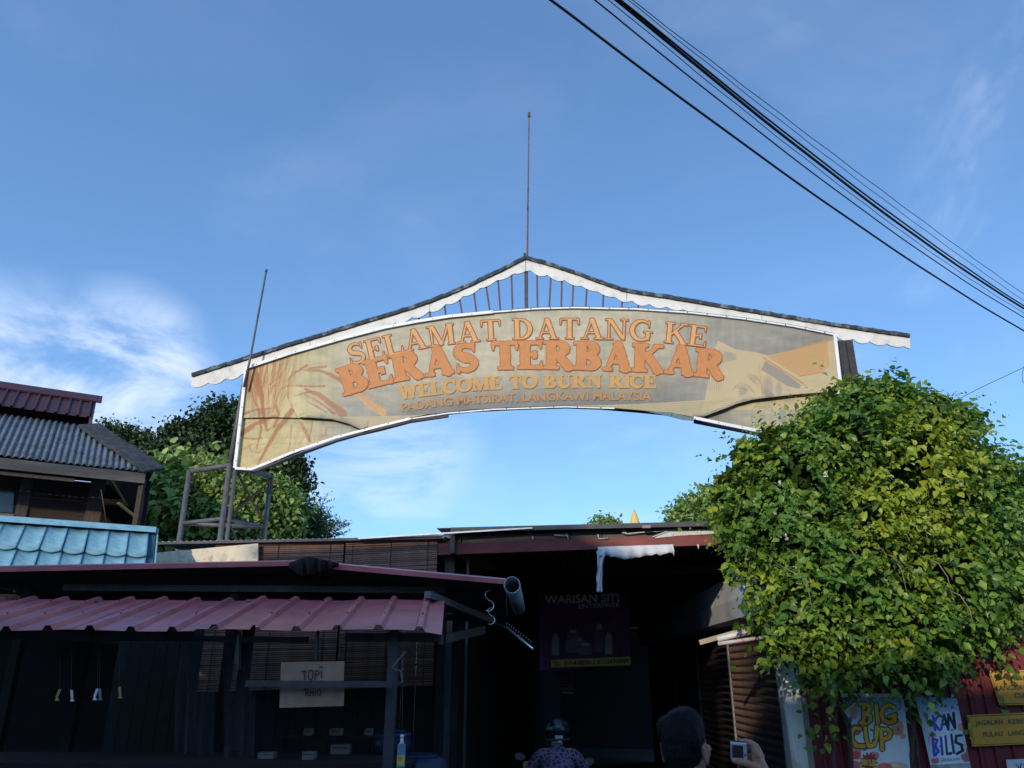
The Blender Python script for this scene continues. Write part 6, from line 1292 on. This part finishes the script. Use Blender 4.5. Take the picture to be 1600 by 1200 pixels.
def bl(cx, cy, rx, ry, col, a=.85, rot=0.):
    c_, s_ = math.cos(rot), math.sin(rot); dx = ZX - cx; dy = ZY - cy; d = (np.hypot((dx * c_ + dy * s_) / rx, (-dx * s_ + dy * c_) / ry) - 1) * min(rx, ry) + (nn - .5) * 8; paint(C, cover(d, 4), col, a); paint(C, cover((np.hypot((dx + rx * .25) / rx, (dy + ry * .3) / ry) - .35) * min(rx, ry), 12), np.minimum(np.array(col) * 1.6 + .06, 1), .35)
bl(262, 240, 30, 75, (.55, .16, .10), .8, -.2); bl(285, 400, 45, 45, (.45, .04, .07)); bl(235, 440, 35, 80, (.60, .12, .07), .8); bl(275, 560, 50, 70, (.75, .22, .05)); bl(285, 600, 36, 34, (.66, .04, .05)); bl(612, 385, 48, 62, (.70, .20, .10)); bl(655, 450, 22, 22, (.68, .25, .14)); bl(240, 320, 16, 22, (.08, .03, .18)); bl(350, 540, 24, 22, (.10, .03, .2)); bl(470, 305, 20, 24, (.5, .06, .08)); bl(625, 240, 10, 12, (.2, .12, .2)); bl(600, 275, 18, 20, (.6, .08, .08)); bl(580, 560, 90, 90, (.72, .74, .76), .8); bl(560, 540, 50, 70, (.62, .66, .68), .5); bl(605, 690, 90, 40, (.56, .42, .22)); bl(510, 690, 60, 30, (.62, .08, .07)); bl(270, 690, 50, 50, (.66, .05, .05)); bl(430, 600, 40, 30, (.6, .12, .1), .8); bl(330, 800, 70, 90, (.7, .2, .06)); bl(520, 860, 110, 110, (.62, .5, .3)); bl(420, 960, 90, 80, (.6, .08, .08))
star = np.hypot(ZX - 385, ZY - 650); ang = np.arctan2(ZY - 650, ZX - 385); paint(C, cover(star - 66 - 7 * np.sign(np.sin(ang * 13)), 3), (.33, .02, .03), .95)
band = inside(ZX, ZY, [(172, 140), (330, 142), (185, 270)]); paint(C, band, (.02, .08, .12), 1.); paint(C, cover(poly_d(ZX, ZY, [(186, 268), (332, 146)], 6), 3), (.8, .8, .8), 1)
for k_ in range(4):
    for q_ in range(6): x = 190 + q_ * 15 + k_ * 2; y = 228 - q_ * 13 + k_ * 7 - 12; paint(C, cover(poly_d(ZX, ZY, [(x, y), (x + 7, y + (4 if (q_ + k_) % 2 else -5))], 4), 2), (.62, .60, .08), .8)
BIG = [[(345, 205), (350, 270), (345, 350)], [(318, 200), (380, 205), (398, 235), (375, 268), (352, 272)], [(352, 272), (395, 290), (400, 325), (370, 348), (325, 345)], [(445, 205), (452, 280), (458, 345)], [(580, 225), (545, 208), (505, 225), (486, 275), (500, 325), (545, 348), (590, 330), (588, 290)], [(548, 300), (592, 290)]]
CUP = [[(318, 395), (275, 385), (250, 420), (252, 480), (285, 525), (345, 528)], [(358, 385), (365, 470), (385, 528), (425, 522), (445, 470), (450, 380)], [(480, 395), (488, 470), (492, 550)], [(478, 400), (535, 398), (562, 425), (545, 460), (498, 480)]]
d = brush(ZX, ZY, BIG + CUP, (27, 33)); paint(C, cover(d - 9, 3), (.02, .015, .02), 1); g_ = np.clip((np.sin(ZX / 38) * .3 + (ZY % 185) / 185), 0, 1)[..., None]; colr = np.array((.78, .55, .05)) * (1 - g_) + np.array((.80, .30, .05)) * g_; msk = cover(d, 3); C[:] = C * (1 - msk) + colr * msk
topb = (Y < 1084.5 + 4.4)[..., None] * 1.; paint(C, topb, (.66, .68, .72), .95)
bend = .012 * np.sin(u * 5 + 1) * np.clip(v * 3, 0, 1) + .02 * v + 0 * u
print_grid('poster_sheet', wall_pos(X, Y, .07, bend), np.clip(C * 1.35, 0, .9), M_poster, t, .003, np.array(-SN))
b = MB(); b.bar(Fp(1313, 1084, .08), Fp(1412, 1085.5, .08), .02, .014); b.build('top_batten', M_trim, t)
def ftext(name, s_, bl_, br_, h, off, m, par, bold=.02, shear=0):
    dx = br_[0] - bl_[0]; dy = br_[1] - bl_[1]; f = lambda a, b2: Fp(bl_[0] + dx * a - h * b2 * .13, bl_[1] + dy * a - h * b2, off); return text_on(name, s_, f, m, par, bold, shear)
ftext('lettering', 'RM 3.50', (1347, 1195), (1370, 1197), 9.5, .112, mat('price_yellow', (.75, .62, .08), .5), t, .05)
pc = [(1430, 1088), (1495, 1091), (1538, 1300), (1476, 1300)]
X, Y, u, v = wall_grid(pc); ZX = (X - 1280) * 5; ZY = (Y - 1060) * 5; nn = vnoise(ZX, ZY, 90, 6)
t = thing('snack_poster', Fp(1465, 1090, .08), 'tilted blue and white poster reading KAN BILIS partly behind leaves on the red wall', 'poster')
C = np.zeros(X.shape + (3,)); s_ = np.clip((ZY - 150) / 200, 0, 1)[..., None]; C[:] = np.array((.12, .28, .44)) * (1 - s_) + np.array((.55, .62, .70)) * s_
bl(1180, 430, 40, 90, (.45, .05, .06)); bl(1170, 600, 60, 60, (.42, .04, .05)); bl(1110, 380, 30, 30, (.7, .2, .1)); bl(880, 470, 30, 60, (.6, .1, .12)); bl(900, 640, 30, 30, (.5, .06, .1)); bl(985, 215, 10, 10, (.02, .03, .08)); bl(1040, 225, 8, 12, (.02, .03, .08)); bl(925, 205, 6, 12, (.02, .03, .1)); bl(1080, 205, 6, 8, (.02, .03, .08))
KAN = [[(885, 290), (900, 400)], [(935, 280), (890, 345)], [(890, 345), (935, 400)], [(950, 400), (975, 285), (1010, 395)], [(955, 360), (1000, 355)], [(1012, 400), (1010, 280), (1065, 390), (1050, 270)]]
BIL = [[(880, 470), (895, 600)], [(880, 470), (915, 480), (900, 525), (925, 570), (895, 600)], [(945, 460), (955, 590)], [(985, 450), (995, 590), (1030, 585)], [(1035, 440), (1055, 580)], [(1115, 445), (1075, 450), (1070, 500), (1115, 520), (1125, 565), (1080, 590)]]
d = brush(ZX, ZY, KAN + BIL, (20, 24)); paint(C, cover(d - 12, 3), (.62, .66, .72), .9); mk = cover(d, 3); gg = np.clip((ZX - 930) / 60, 0, 1)[..., None]; cc = np.array((.05, .09, .42)) * (1 - gg) + np.array((.015, .03, .07)) * gg; C[:] = C * (1 - mk) + cc * mk
paint(C, cover(np.abs(ZY - 668 + (ZX - 890) * .04) - 3, 2), (.8, .8, .8), 1); paint(C, ((ZY > 672 - (ZX - 890) * .04) & (ZY < 900))[..., None] * nn[..., None] * 1.4, (.16, .14, .08), .9)
bend = .02 * np.sin(u * 6) * np.clip(v * 3, 0, 1) + .015 * v
print_grid('poster_sheet', wall_pos(X, Y, .06, bend), np.clip(C * 1.25, 0, .9), M_poster, t, .003, np.array(-SN))
ftext('lettering', 'LANGKAWI', (1471, 1189.5), (1500, 1188.5), 5, .10, M_ink, t, .0)
M_edge = mat('sign_border', (.03, .10, .06), .6, .1)
def sign(c4, label, lines):
    t = thing('yellow_sign', Fp(*c4[0], .06), label, 'sign', 'yellow cleanliness signs on the red wall'); b = MB(); b.slab([Fp(x, y, .055) for x, y in c4][::-1], SN, .012); o = b.build('sign_board', M_yell, t); bevel(o, .003)
    cx = sum(x for x, _ in c4) / 4; cy = sum(y for _, y in c4) / 4; ins = [(cx + (x - cx) * (1 - 5 / abs(c4[1][0] - c4[0][0])), cy + (y - cy) * .90) for x, y in c4]; b = MB()
    for i in range(4):
        a = Fp(*ins[i], .0575); c = Fp(*ins[(i + 1) % 4], .0575); b.bar(a, c, .0015, .006, SN) if False else b.add([a + Vector((0, 0, .003)) if i % 2 == 0 else a + SD * .003, c + Vector((0, 0, .003)) if i % 2 == 0 else c + SD * .003, c - Vector((0, 0, .003)) if i % 2 == 0 else c - SD * .003, a - Vector((0, 0, .003)) if i % 2 == 0 else a - SD * .003], [(0, 1, 2, 3)])
    b.build('border', M_edge, t)
    for s_, a, c, h in lines: ftext('lettering', s_, a, c, h, .0585, M_green, t, .012)
    b = MB()
    for x, y in c4[:1] + c4[3:]: b.tube([Fp(x + 4, y + (3 if y == c4[0][1] else -3), .056), Fp(x + 4, y + (3 if y == c4[0][1] else -3), .062)], .006, 8)
    b.build('screw', M_chrome, t); return t
sign([(1544, 1047.5), (1640, 1046.5), (1652, 1101), (1562, 1102)], 'upper yellow sign with green letters KEEP LANGKAWI CLEAN at the right edge', [('KEEP', (1580.5, 1063), (1604, 1062.5), 7), ('LANGKAWI', (1557, 1079), (1612, 1077), 8), ('CLEAN', (1586, 1090), (1617, 1089), 7.5)])
sign([(1510.5, 1117.5), (1650, 1111), (1660, 1160), (1519, 1167)], 'lower longer yellow sign starting JAGALAH KEBERSIHAN below the other yellow sign', [('JAGALAH', (1524, 1133.5), (1567, 1131.5), 8), ('KEBERSIHAN', (1576.5, 1131), (1636, 1128), 8), ('PULAU', (1537, 1151.5), (1567, 1150), 8), ('LANGKAWI', (1576, 1149.5), (1626, 1147), 8)])
b = MB(); b.slab([Fp(x, y, .05) for x, y in ((1572, 1187), (1640, 1184), (1652, 1240), (1580, 1243))][::-1], SN, .004); o = b.build('white_notice', mat('notice_paper', (.55, .57, .62), .7, .08)); rebase(o, Fp(1600, 1200, .05)); props(o, 'white paper notice stuck below the yellow signs at the corner', 'notice')
scr = MB()
for st in ([(1587, 1194), (1592, 1198), (1590, 1204)], [(1596, 1192), (1593, 1204)], [(1600, 1194), (1602, 1202), (1606, 1194)]):
    for i in range(len(st) - 1): p = Fp(*st[i], .053); q_ = Fp(*st[i + 1], .053); dd_ = (q_ - p).cross(SN).normalized() * .004; scr.add([p + dd_, q_ + dd_, q_ - dd_, p - dd_], [(0, 1, 2, 3)])
scr.build('handwriting', M_ink, o)

# ================================================================== people
M_skin = mat('skin', (.40, .20, .13), .5, .10, 25, .05, spec=.4); M_hair = mat('black_hair', (.008, .007, .009), .6, .3, 40, .3, spec=.15)
bs_ = M_skin.node_tree.nodes['Principled BSDF']; bs_.inputs['Subsurface Weight'].default_value = .12; bs_.inputs['Subsurface Radius'].default_value = (.01, .004, .002)
HY = 2.72; hc = at(1070, 1167, HY); yaw = R(-32); HR = Matrix.Rotation(yaw, 4, 'Z'); HM = Matrix.Translation(hc) @ HR @ Matrix.Scale(.92, 4)
man = thing('person', (hc.x, hc.y, 0), 'man seen from behind with short black hair raising a small action camera', 'person')
def W(x, y, z): return HM @ Vector((x, y, z))
def el(c, r, rot=None): return ellipsoid(c, r, rot)
prims = [el((0, .0, .02), (.070, .090, .094)), el((0, .035, -.045), (.056, .058, .062)), capsule((0, .03, -.075), .046, (0, .045, -.088), .034), capsule((0, -.018, -.06), .053, (0, -.04, -.20), .060), el((0, .062, -.0), (.056, .04, .07)),
         capsule((0, .098, .012), .008, (0, .118, -.026), .013), el((0, .100, -.052), (.024, .012, .008)), el((0, .097, -.064), (.021, .012, .008)), capsule((-.035, .088, .026), .009, (.035, .088, .026), .009), el((.045, .065, -.02), (.022, .03, .025)), el((-.045, .065, -.02), (.022, .03, .025))]
for s_ in (-1, 1):
    rot = Matrix.Rotation(s_ * -.45, 3, 'Z') @ Matrix.Rotation(s_ * .12, 3, 'Y')
    prims += [el((s_ * .079, -.008, -.018), (.0055, .020, .034), rot), el((s_ * .076, -.004, -.044), (.007, .011, .012)), capsule((s_ * .068, -.0, -.02), .012, (s_ * .076, -.002, -.02), .008)]
    for k_ in range(8): a = R(-60 + 215 * k_ / 7); c = Vector((0, -.019 * math.cos(a) - .000, .032 * math.sin(a))); c = rot @ c + Vector((s_ * .0815, -.008, -.018)); prims.append(el(tuple(c), (.0045, .0045, .0045)))
# shoulders, trunk, arms and legs, one body
sh = Matrix.Rotation(R(10), 4, 'Z'); T_ = lambda x, y, z: tuple((HM.inverted() @ (Matrix.Translation(Vector((hc.x, hc.y, 0))) @ Matrix.Rotation(R(-8), 4, 'Z') @ Vector((x, y, z)))))
HC = lambda px, py, dy=0.: at(px, py, 2.72 + dy)
LI = lambda p: tuple(HM.inverted() @ Vector(p))
shz = hc.z - .245
elb = Vector((hc.x + .33, 2.60, hc.z - .42)); wri = HC(1193, 1222, .0)
prims += [capsule(T_(-.15, -.04, shz), .055, T_(.15, -.04, shz), .055), capsule(T_(-.09, -.03, shz - .10), .10, T_(.09, -.03, shz - .10), .10), capsule(T_(0, -.03, shz - .15), .13, T_(0, -.01, .98), .125), capsule(T_(-.07, -.01, .96), .10, T_(.07, -.01, .96), .10),
          capsule(T_(-.18, -.04, shz - .01), .05, T_(-.25, -.02, 1.12), .04), capsule(T_(-.25, -.02, 1.12), .038, T_(-.24, .06, .88), .027), el(T_(-.24, .075, .80), (.022, .038, .055)),
          capsule(T_(.18, -.04, shz - .01), .052, LI(elb), .042)]
for s_ in (-1, 1): prims += [capsule(T_(s_ * .09, 0, .92), .085, T_(s_ * .10, .02, .50), .055), capsule(T_(s_ * .10, .02, .50), .055, T_(s_ * .10, -.02, .09), .036), capsule(T_(s_ * .10, -.04, .045), .04, T_(s_ * .12, .14, .035), .034)]
body = blob('body', prims, .0058, M_skin, man, 3, HM)
# forearm and hand (kept fine so the fingers stay apart); joins the body at the elbow
hp_ = [capsule(elb, .040, HC(1197, 1240), .027), capsule(HC(1197, 1240), .0265, HC(1191, 1210), .025), capsule(HC(1180, 1181, -.005), .0165, HC(1189, 1203, 0), .024), capsule(HC(1172, 1186, .012), .014, HC(1184, 1207, .005), .022), capsule(HC(1184, 1180, .018), .013, HC(1193, 1204, .01), .019)]
def finger(pts, rs_):
    for i in range(len(pts) - 1): hp_.append(capsule(pts[i], rs_[i], pts[i + 1], rs_[i + 1]))
finger([HC(1182, 1181, -.012), HC(1175, 1163.5, -.012), HC(1166, 1158.5, -.006), HC(1158.5, 1159, 0)], [.0125, .0105, .0092, .0078])
finger([HC(1186, 1180, .010), HC(1181, 1166, .012), HC(1172, 1160, .020), HC(1164, 1160, .026)], [.0125, .0105, .0092, .0078])
finger([HC(1189, 1184, .026), HC(1185, 1172, .036), HC(1175, 1168, .046), HC(1166, 1172, .046)], [.012, .010, .009, .0076])
finger([HC(1188, 1194, .036), HC(1184, 1182, .046), HC(1175, 1180, .050), HC(1168, 1183, .048)], [.0105, .009, .008, .007])
finger([HC(1182, 1201, -.018), HC(1168, 1193.5, -.022), HC(1156, 1190.8, -.016), HC(1147, 1188.5, -.010)], [.0150, .0120, .0105, .0088])
fore = blob('forearm_and_hand', hp_, .0026, M_skin, man, 3)
M_nail = mat('nail', (.55, .34, .27), .3, .05)
q = MB(); a = HC(1147, 1188.2, -.0185); q.box(a, (.011, .0025, .009)); o = q.build('thumbnail', M_nail, fore); bevel(o, .002)
hair = blob('hair', [el((0, -.014, .036), (.0735, .090, .088)), el((0, -.030, .0), (.069, .073, .075)), el((0, -.040, -.035), (.050, .052, .055)), el((0, .035, .070), (.058, .052, .045)), el((.005, .0, .085), (.052, .066, .043)), el((-.05, -.03, .06), (.028, .05, .04)), el((.04, -.05, .03), (.035, .04, .05))], .0045, M_hair, man, 3, HM)
hv = np.array([v_.co for v_ in hair.data.vertices]); hn_ = np.array([v_.normal for v_ in hair.data.vertices]); idx = rng.choice(len(hv), 9000); pr = hv[idx] + rng.normal(size=(9000, 3)) * .002; nr = hn_[idx]
crownp = np.array(HM @ Vector((-.01, -.04, .13))); flow = pr - crownp; flow -= nr * (flow * nr).sum(1, keepdims=True); flow /= np.linalg.norm(flow, axis=1, keepdims=True) + 1e-6
d1 = flow * 1.0 + nr * .06 + rng.normal(size=(9000, 3)) * .13; d1 /= np.linalg.norm(d1, axis=1, keepdims=True); ln_ = rng.uniform(.007, .016, 9000)[:, None]; sd2 = np.cross(d1, nr); sd2 /= np.linalg.norm(sd2, axis=1, keepdims=True); w2 = .0009
V = np.concatenate([pr - sd2 * w2, pr + sd2 * w2, pr + d1 * ln_ * .55 + sd2 * w2 * .7 + nr * .001, pr + d1 * ln_ * .55 - sd2 * w2 * .7 + nr * .001, pr + d1 * ln_]); n = 9000
Fq = np.stack([np.arange(n), np.arange(n) + n, np.arange(n) + 2 * n, np.arange(n) + 3 * n], 1); Ft = np.stack([np.arange(n) + 3 * n, np.arange(n) + 2 * n, np.arange(n) + 4 * n], 1)
me = bpy.data.meshes.new('hair_strands'); me.from_pydata(V.tolist(), [], Fq.tolist() + Ft.tolist()); o = link('hair_strands', me, hair, M_hair); o['kind'] = 'stuff'
for s_ in (-1, 1):
    q = MB(); vs_, fs_ = ellipsoid(W(s_ * .031, .083, .006), (.0125, .0125, .0125), None, 14, 8); q.add(vs_, fs_, smooth=True); vs_, fs_ = ellipsoid(W(s_ * .031, .0935, .006), (.005, .003, .005), None, 10, 6); q.add(vs_, fs_, 1, True); q.build('eye', [mat('eye_white', (.7, .68, .66), .2, .02), M_black], man)
shirt = blob('t_shirt', [capsule(T_(-.155, -.04, shz - .012), .062, T_(.155, -.04, shz - .012), .062), capsule(T_(-.10, -.03, shz - .10), .110, T_(.10, -.03, shz - .10), .110), capsule(T_(0, -.03, shz - .16), .150, T_(0, -.01, .96), .150), capsule(T_(-.08, -.01, .93), .115, T_(.08, -.01, .93), .115), capsule(T_(-.18, -.04, shz - .02), .062, T_(-.225, -.03, shz - .20), .062), capsule(T_(.18, -.04, shz - .02), .062, tuple(Vector(T_(.18, -.04, shz - .02)).lerp(Vector(LI(elb)), .62)), .058)], .010, mat('grey_shirt', (.09, .09, .10), .85, .15, 30, .2), man, 6, HM)
jeans = blob('trousers', [capsule(T_(-.07, -.01, .90), .118, T_(.07, -.01, .90), .118)] + [c_ for s_ in (-1, 1) for c_ in (capsule(T_(s_ * .09, 0, .88), .100, T_(s_ * .10, .02, .50), .072), capsule(T_(s_ * .10, .02, .50), .072, T_(s_ * .10, -.02, .13), .062))], .012, mat('dark_trousers', (.03, .035, .05), .85, .2, 20, .2), man, 5, HM)
for s_ in (-1, 1): blob('shoe', [capsule(T_(s_ * .10, -.045, .05), .048, T_(s_ * .12, .15, .04), .040)], .010, M_black, man, 4, HM)
# the action camera in his hand
cb_ = HC(1154.5, 1174, .0); ac = thing('action_camera', cb_, 'small grey action camera with a dark screen held up in a raised hand', 'camera'); CR = Matrix.Rotation(R(-14), 3, 'Z') @ Matrix.Rotation(R(3), 3, 'Y')
def cbx(name, c, s_, m, par=ac, bv=.002): q = MB(); q.box(cb_ + CR @ Vector(c), s_, CR); o = q.build(name, m, par); bevel(o, bv, 2); return o
M_camg = mat('camera_grey', (.40, .41, .43), .35, .06, 20, metal=.3); cbx('body', (0, 0, 0), (.052, .028, .056), M_camg, bv=.004); cbx('rear_frame', (-.002, -.0155, 0), (.046, .003, .050), mat('camera_rim', (.55, .57, .6), .3, .05, metal=.4), bv=.001)
cbx('screen', (-.004, -.0178, .001), (.034, .002, .036), mat('camera_screen', (.012, .012, .018), .08, .05, spec=.8), bv=.0008); cbx('side_door', (.0268, .0, 0), (.002, .022, .044), M_black, bv=.0005); cbx('button', (.018, -.0178, -.008), (.005, .002, .006), M_black, bv=.0005); cbx('top_strip', (0, 0, .0285), (.048, .024, .002), M_black, bv=.0005); cbx('lens_hood', (.008, .016, .008), (.024, .008, .024), M_black)

# ---- motorcyclist and motorbike at the alley mouth
RY = 8.3; rc = at(870, 1139, RY); mx = rc.x
bike = thing('motorbike', (mx, RY, 0), 'dark small motorbike with chrome mirrors at the mouth of the dark alley', 'motorbike')
q = lambda: MB()
for wy in (RY - .45, RY + .72):
    w_ = MB(); V = []; n = 32
    ring = [Vector((mx, wy + .27 * math.cos(2 * math.pi * k / n), .30 + .27 * math.sin(2 * math.pi * k / n))) for k in range(n + 1)]; w_.tube(ring, .038, 10, caps=False); o = w_.build('wheel', mat('tyre_rubber', (.015, .015, .016), .8, .2), bike)
    w_ = MB(); w_.tube([p + (Vector((mx, wy, .30)) - p) * .17 for p in ring], .012, 8, caps=False)
    for k in range(10): a = 2 * math.pi * k / 10; w_.tube([(mx, wy, .30), (mx, wy + .225 * math.cos(a), .30 + .225 * math.sin(a))], .004, 4)
    w_.tube([(mx - .05, wy, .30), (mx + .05, wy, .30)], .03, 10); w_.build('rim', M_chrome, o)
blob('bodywork', [capsule((mx, RY - .50, .76), .07, (mx, RY - .1, .62), .11), capsule((mx, RY - .1, .55), .10, (mx, RY + .35, .48), .09), capsule((mx, RY + .40, .55), .09, (mx, RY + .52, .90), .075), capsule((mx, RY - .2, .35), .08, (mx, RY + .2, .36), .09), capsule((mx, RY - .62, .60), .05, (mx, RY - .5, .72), .06)], .014, mat('dark_paint', (.02, .02, .025), .25, .1, spec=.8), bike, 6)
blob('seat', [capsule((mx, RY - .52, .80), .075, (mx, RY + .1, .74), .085)], .014, M_black, bike, 6)
w_ = MB(); w_.bar((mx, RY - .67, .70), (mx, RY - .63, .70), .16, .06); o = w_.build('tail_light', mat('red_lens', (.4, .02, .02), .2, .1, spec=.8), bike); bevel(o, .01)
w_ = MB(); w_.tube([(mx - .07, RY + .52, .85), (mx - .07, RY + .72, .30)], .02, 8); w_.tube([(mx + .07, RY + .52, .85), (mx + .07, RY + .72, .30)], .02, 8); w_.build('fork', M_grsteel, bike)
w_ = MB(); w_.tube([(mx - .33, RY + .36, .93), (mx - .2, RY + .44, .97), (mx, RY + .50, .96), (mx + .2, RY + .44, .97), (mx + .33, RY + .36, .93)], .014, 8); w_.build('handlebar', M_grsteel, bike)
ml = at(812, 1182, RY + .40); mr_ = at(920, 1190, RY + .40)
for s_, pm in ((-1, ml), (1, mr_)):
    w_ = MB(); w_.tube([(mx + s_ * .22, RY + .43, .97), (pm.x - s_ * .03, pm.y + .03, pm.z - .06), tuple(pm + Vector((0, .03, -.01)))], .006, 6); w_.build('mirror_arm', M_grsteel, bike)
    vs_, fs_ = ellipsoid(pm + Vector((0, .015, 0)), (.062, .022, .042), Matrix.Rotation(R(s_ * -12), 3, 'Y'), 18, 10); w_ = MB(); w_.add(vs_, fs_, smooth=True); o = w_.build('mirror', M_black, bike)
    w_ = MB(); V = [pm + Vector((0, -.0135, 0)) + Matrix.Rotation(R(s_ * -12), 3, 'Y') @ Vector((.052 * math.cos(2 * math.pi * k / 20), 0, .033 * math.sin(2 * math.pi * k / 20))) for k in range(20)]; w_.slab([Matrix.Rotation(R(12), 3, 'X') @ (p - pm) + pm for p in V], (0, -1, .2), .003); w_.build('mirror_glass', mat('mirror_silver', (.9, .92, .95), .04, .01, metal=1.), o)
rider = thing('person', (mx, RY - .1, 0), 'motorcyclist from behind in black helmet and purple batik shirt sitting on a motorbike', 'person')
sz = at(870, 1172, RY).z - .015; rbp = [capsule((mx - .13, RY - .05, sz - .02), .060, (mx + .13, RY - .05, sz - .02), .060), capsule((mx, RY - .05, sz - .08), .135, (mx, RY - .12, .90), .13), capsule((mx - .07, RY - .12, .86), .10, (mx + .07, RY - .12, .86), .10), capsule((mx, RY - .02, sz + .02), .055, (mx, RY + .01, sz + .16), .055), el((mx, RY + .02, rc.z), (.075, .09, .10))]
for s_ in (-1, 1): rbp += [capsule((mx + s_ * .18, RY - .04, sz - .04), .05, (mx + s_ * .30, RY + .06, .98 - .12), .042), capsule((mx + s_ * .30, RY + .06, .86), .038, (mx + s_ * .30, RY + .33, .94), .028), capsule((mx + s_ * .30, RY + .33, .945), .03, (mx + s_ * .27, RY + .38, .945), .028), capsule((mx + s_ * .10, RY - .08, .84), .088, (mx + s_ * .18, RY + .32, .66), .062), capsule((mx + s_ * .18, RY + .32, .66), .058, (mx + s_ * .17, RY + .12, .25), .04), capsule((mx + s_ * .17, RY + .12, .22), .04, (mx + s_ * .18, RY + .28, .20), .034)]
blob('body', rbp, .012, M_skin, rider, 4)
# batik shirt
mb_ = bpy.data.materials.new('batik_shirt'); mb_.use_nodes = True; N = mb_.node_tree.nodes; L = mb_.node_tree.links; bs_ = N['Principled BSDF']; bs_.inputs['Roughness'].default_value = .85
tc_ = N.new('ShaderNodeTexCoord'); vo = N.new('ShaderNodeTexVoronoi'); vo.feature = 'DISTANCE_TO_EDGE'; vo.inputs['Scale'].default_value = 24; L.new(tc_.outputs['Object'], vo.inputs['Vector'])
mr = N.new('ShaderNodeMapRange'); mr.inputs[1].default_value = .05; mr.inputs[2].default_value = .22; L.new(vo.outputs[0], mr.inputs[0]); mxn = N.new('ShaderNodeMix'); mxn.data_type = 'RGBA'; L.new(mr.outputs[0], mxn.inputs['Factor']); mxn.inputs['A'].default_value = (.15, .12, .19, 1); mxn.inputs['B'].default_value = (.03, .015, .045, 1); L.new(mxn.outputs['Result'], bs_.inputs['Base Color'])
sp_ = [capsule((mx - .145, RY - .05, sz - .03), .068, (mx + .145, RY - .05, sz - .03), .068), capsule((mx, RY - .05, sz - .10), .160, (mx, RY - .12, .90), .155), capsule((mx - .08, RY - .12, .86), .115, (mx + .08, RY - .12, .86), .115), capsule((mx, RY - .03, sz + .03), .066, (mx, RY - .01, sz + .045), .058)]
for s_ in (-1, 1): sp_ += [capsule((mx + s_ * .18, RY - .04, sz - .05), .064, (mx + s_ * .285, RY + .05, .88), .056)]
blob('batik_shirt', sp_, .011, mb_, rider, 5)
blob('trousers', [capsule((mx - .07, RY - .12, .83), .11, (mx + .07, RY - .12, .83), .11)] + [c_ for s_ in (-1, 1) for c_ in (capsule((mx + s_ * .10, RY - .08, .83), .098, (mx + s_ * .18, RY + .32, .66), .074), capsule((mx + s_ * .18, RY + .32, .66), .072, (mx + s_ * .17, RY + .12, .28), .056))], .013, MATS['dark_trousers'], rider, 5)
for s_ in (-1, 1): blob('shoe', [capsule((mx + s_ * .17, RY + .10, .21), .045, (mx + s_ * .18, RY + .29, .19), .038)], .011, M_black, rider, 4)
hel = blob('helmet', [el((mx, RY + .01, rc.z + .0), (.124, .142, .122)), el((mx, RY + .01, rc.z - .045), (.112, .120, .062))], .008, mat('helmet_gloss', (.012, .014, .02), .24, .05, spec=.6), rider, 5)
w_ = MB(); w_.tube([(mx + .114 * math.cos(R(a)), RY + .0 + .122 * math.sin(R(a)), rc.z - .088) for a in range(170, 371, 10)], .005, 6); w_.build('helmet_rim', M_grsteel, hel)
w_ = MB(); w_.box((mx + .012, RY - .139, rc.z - .062), (.075, .006, .028)); w_.box((mx + .02, RY - .13, rc.z - .105), (.04, .006, .014)); o = w_.build('helmet_sticker', mat('pale_sticker', (.35, .38, .40), .5, .3, 60), hel)
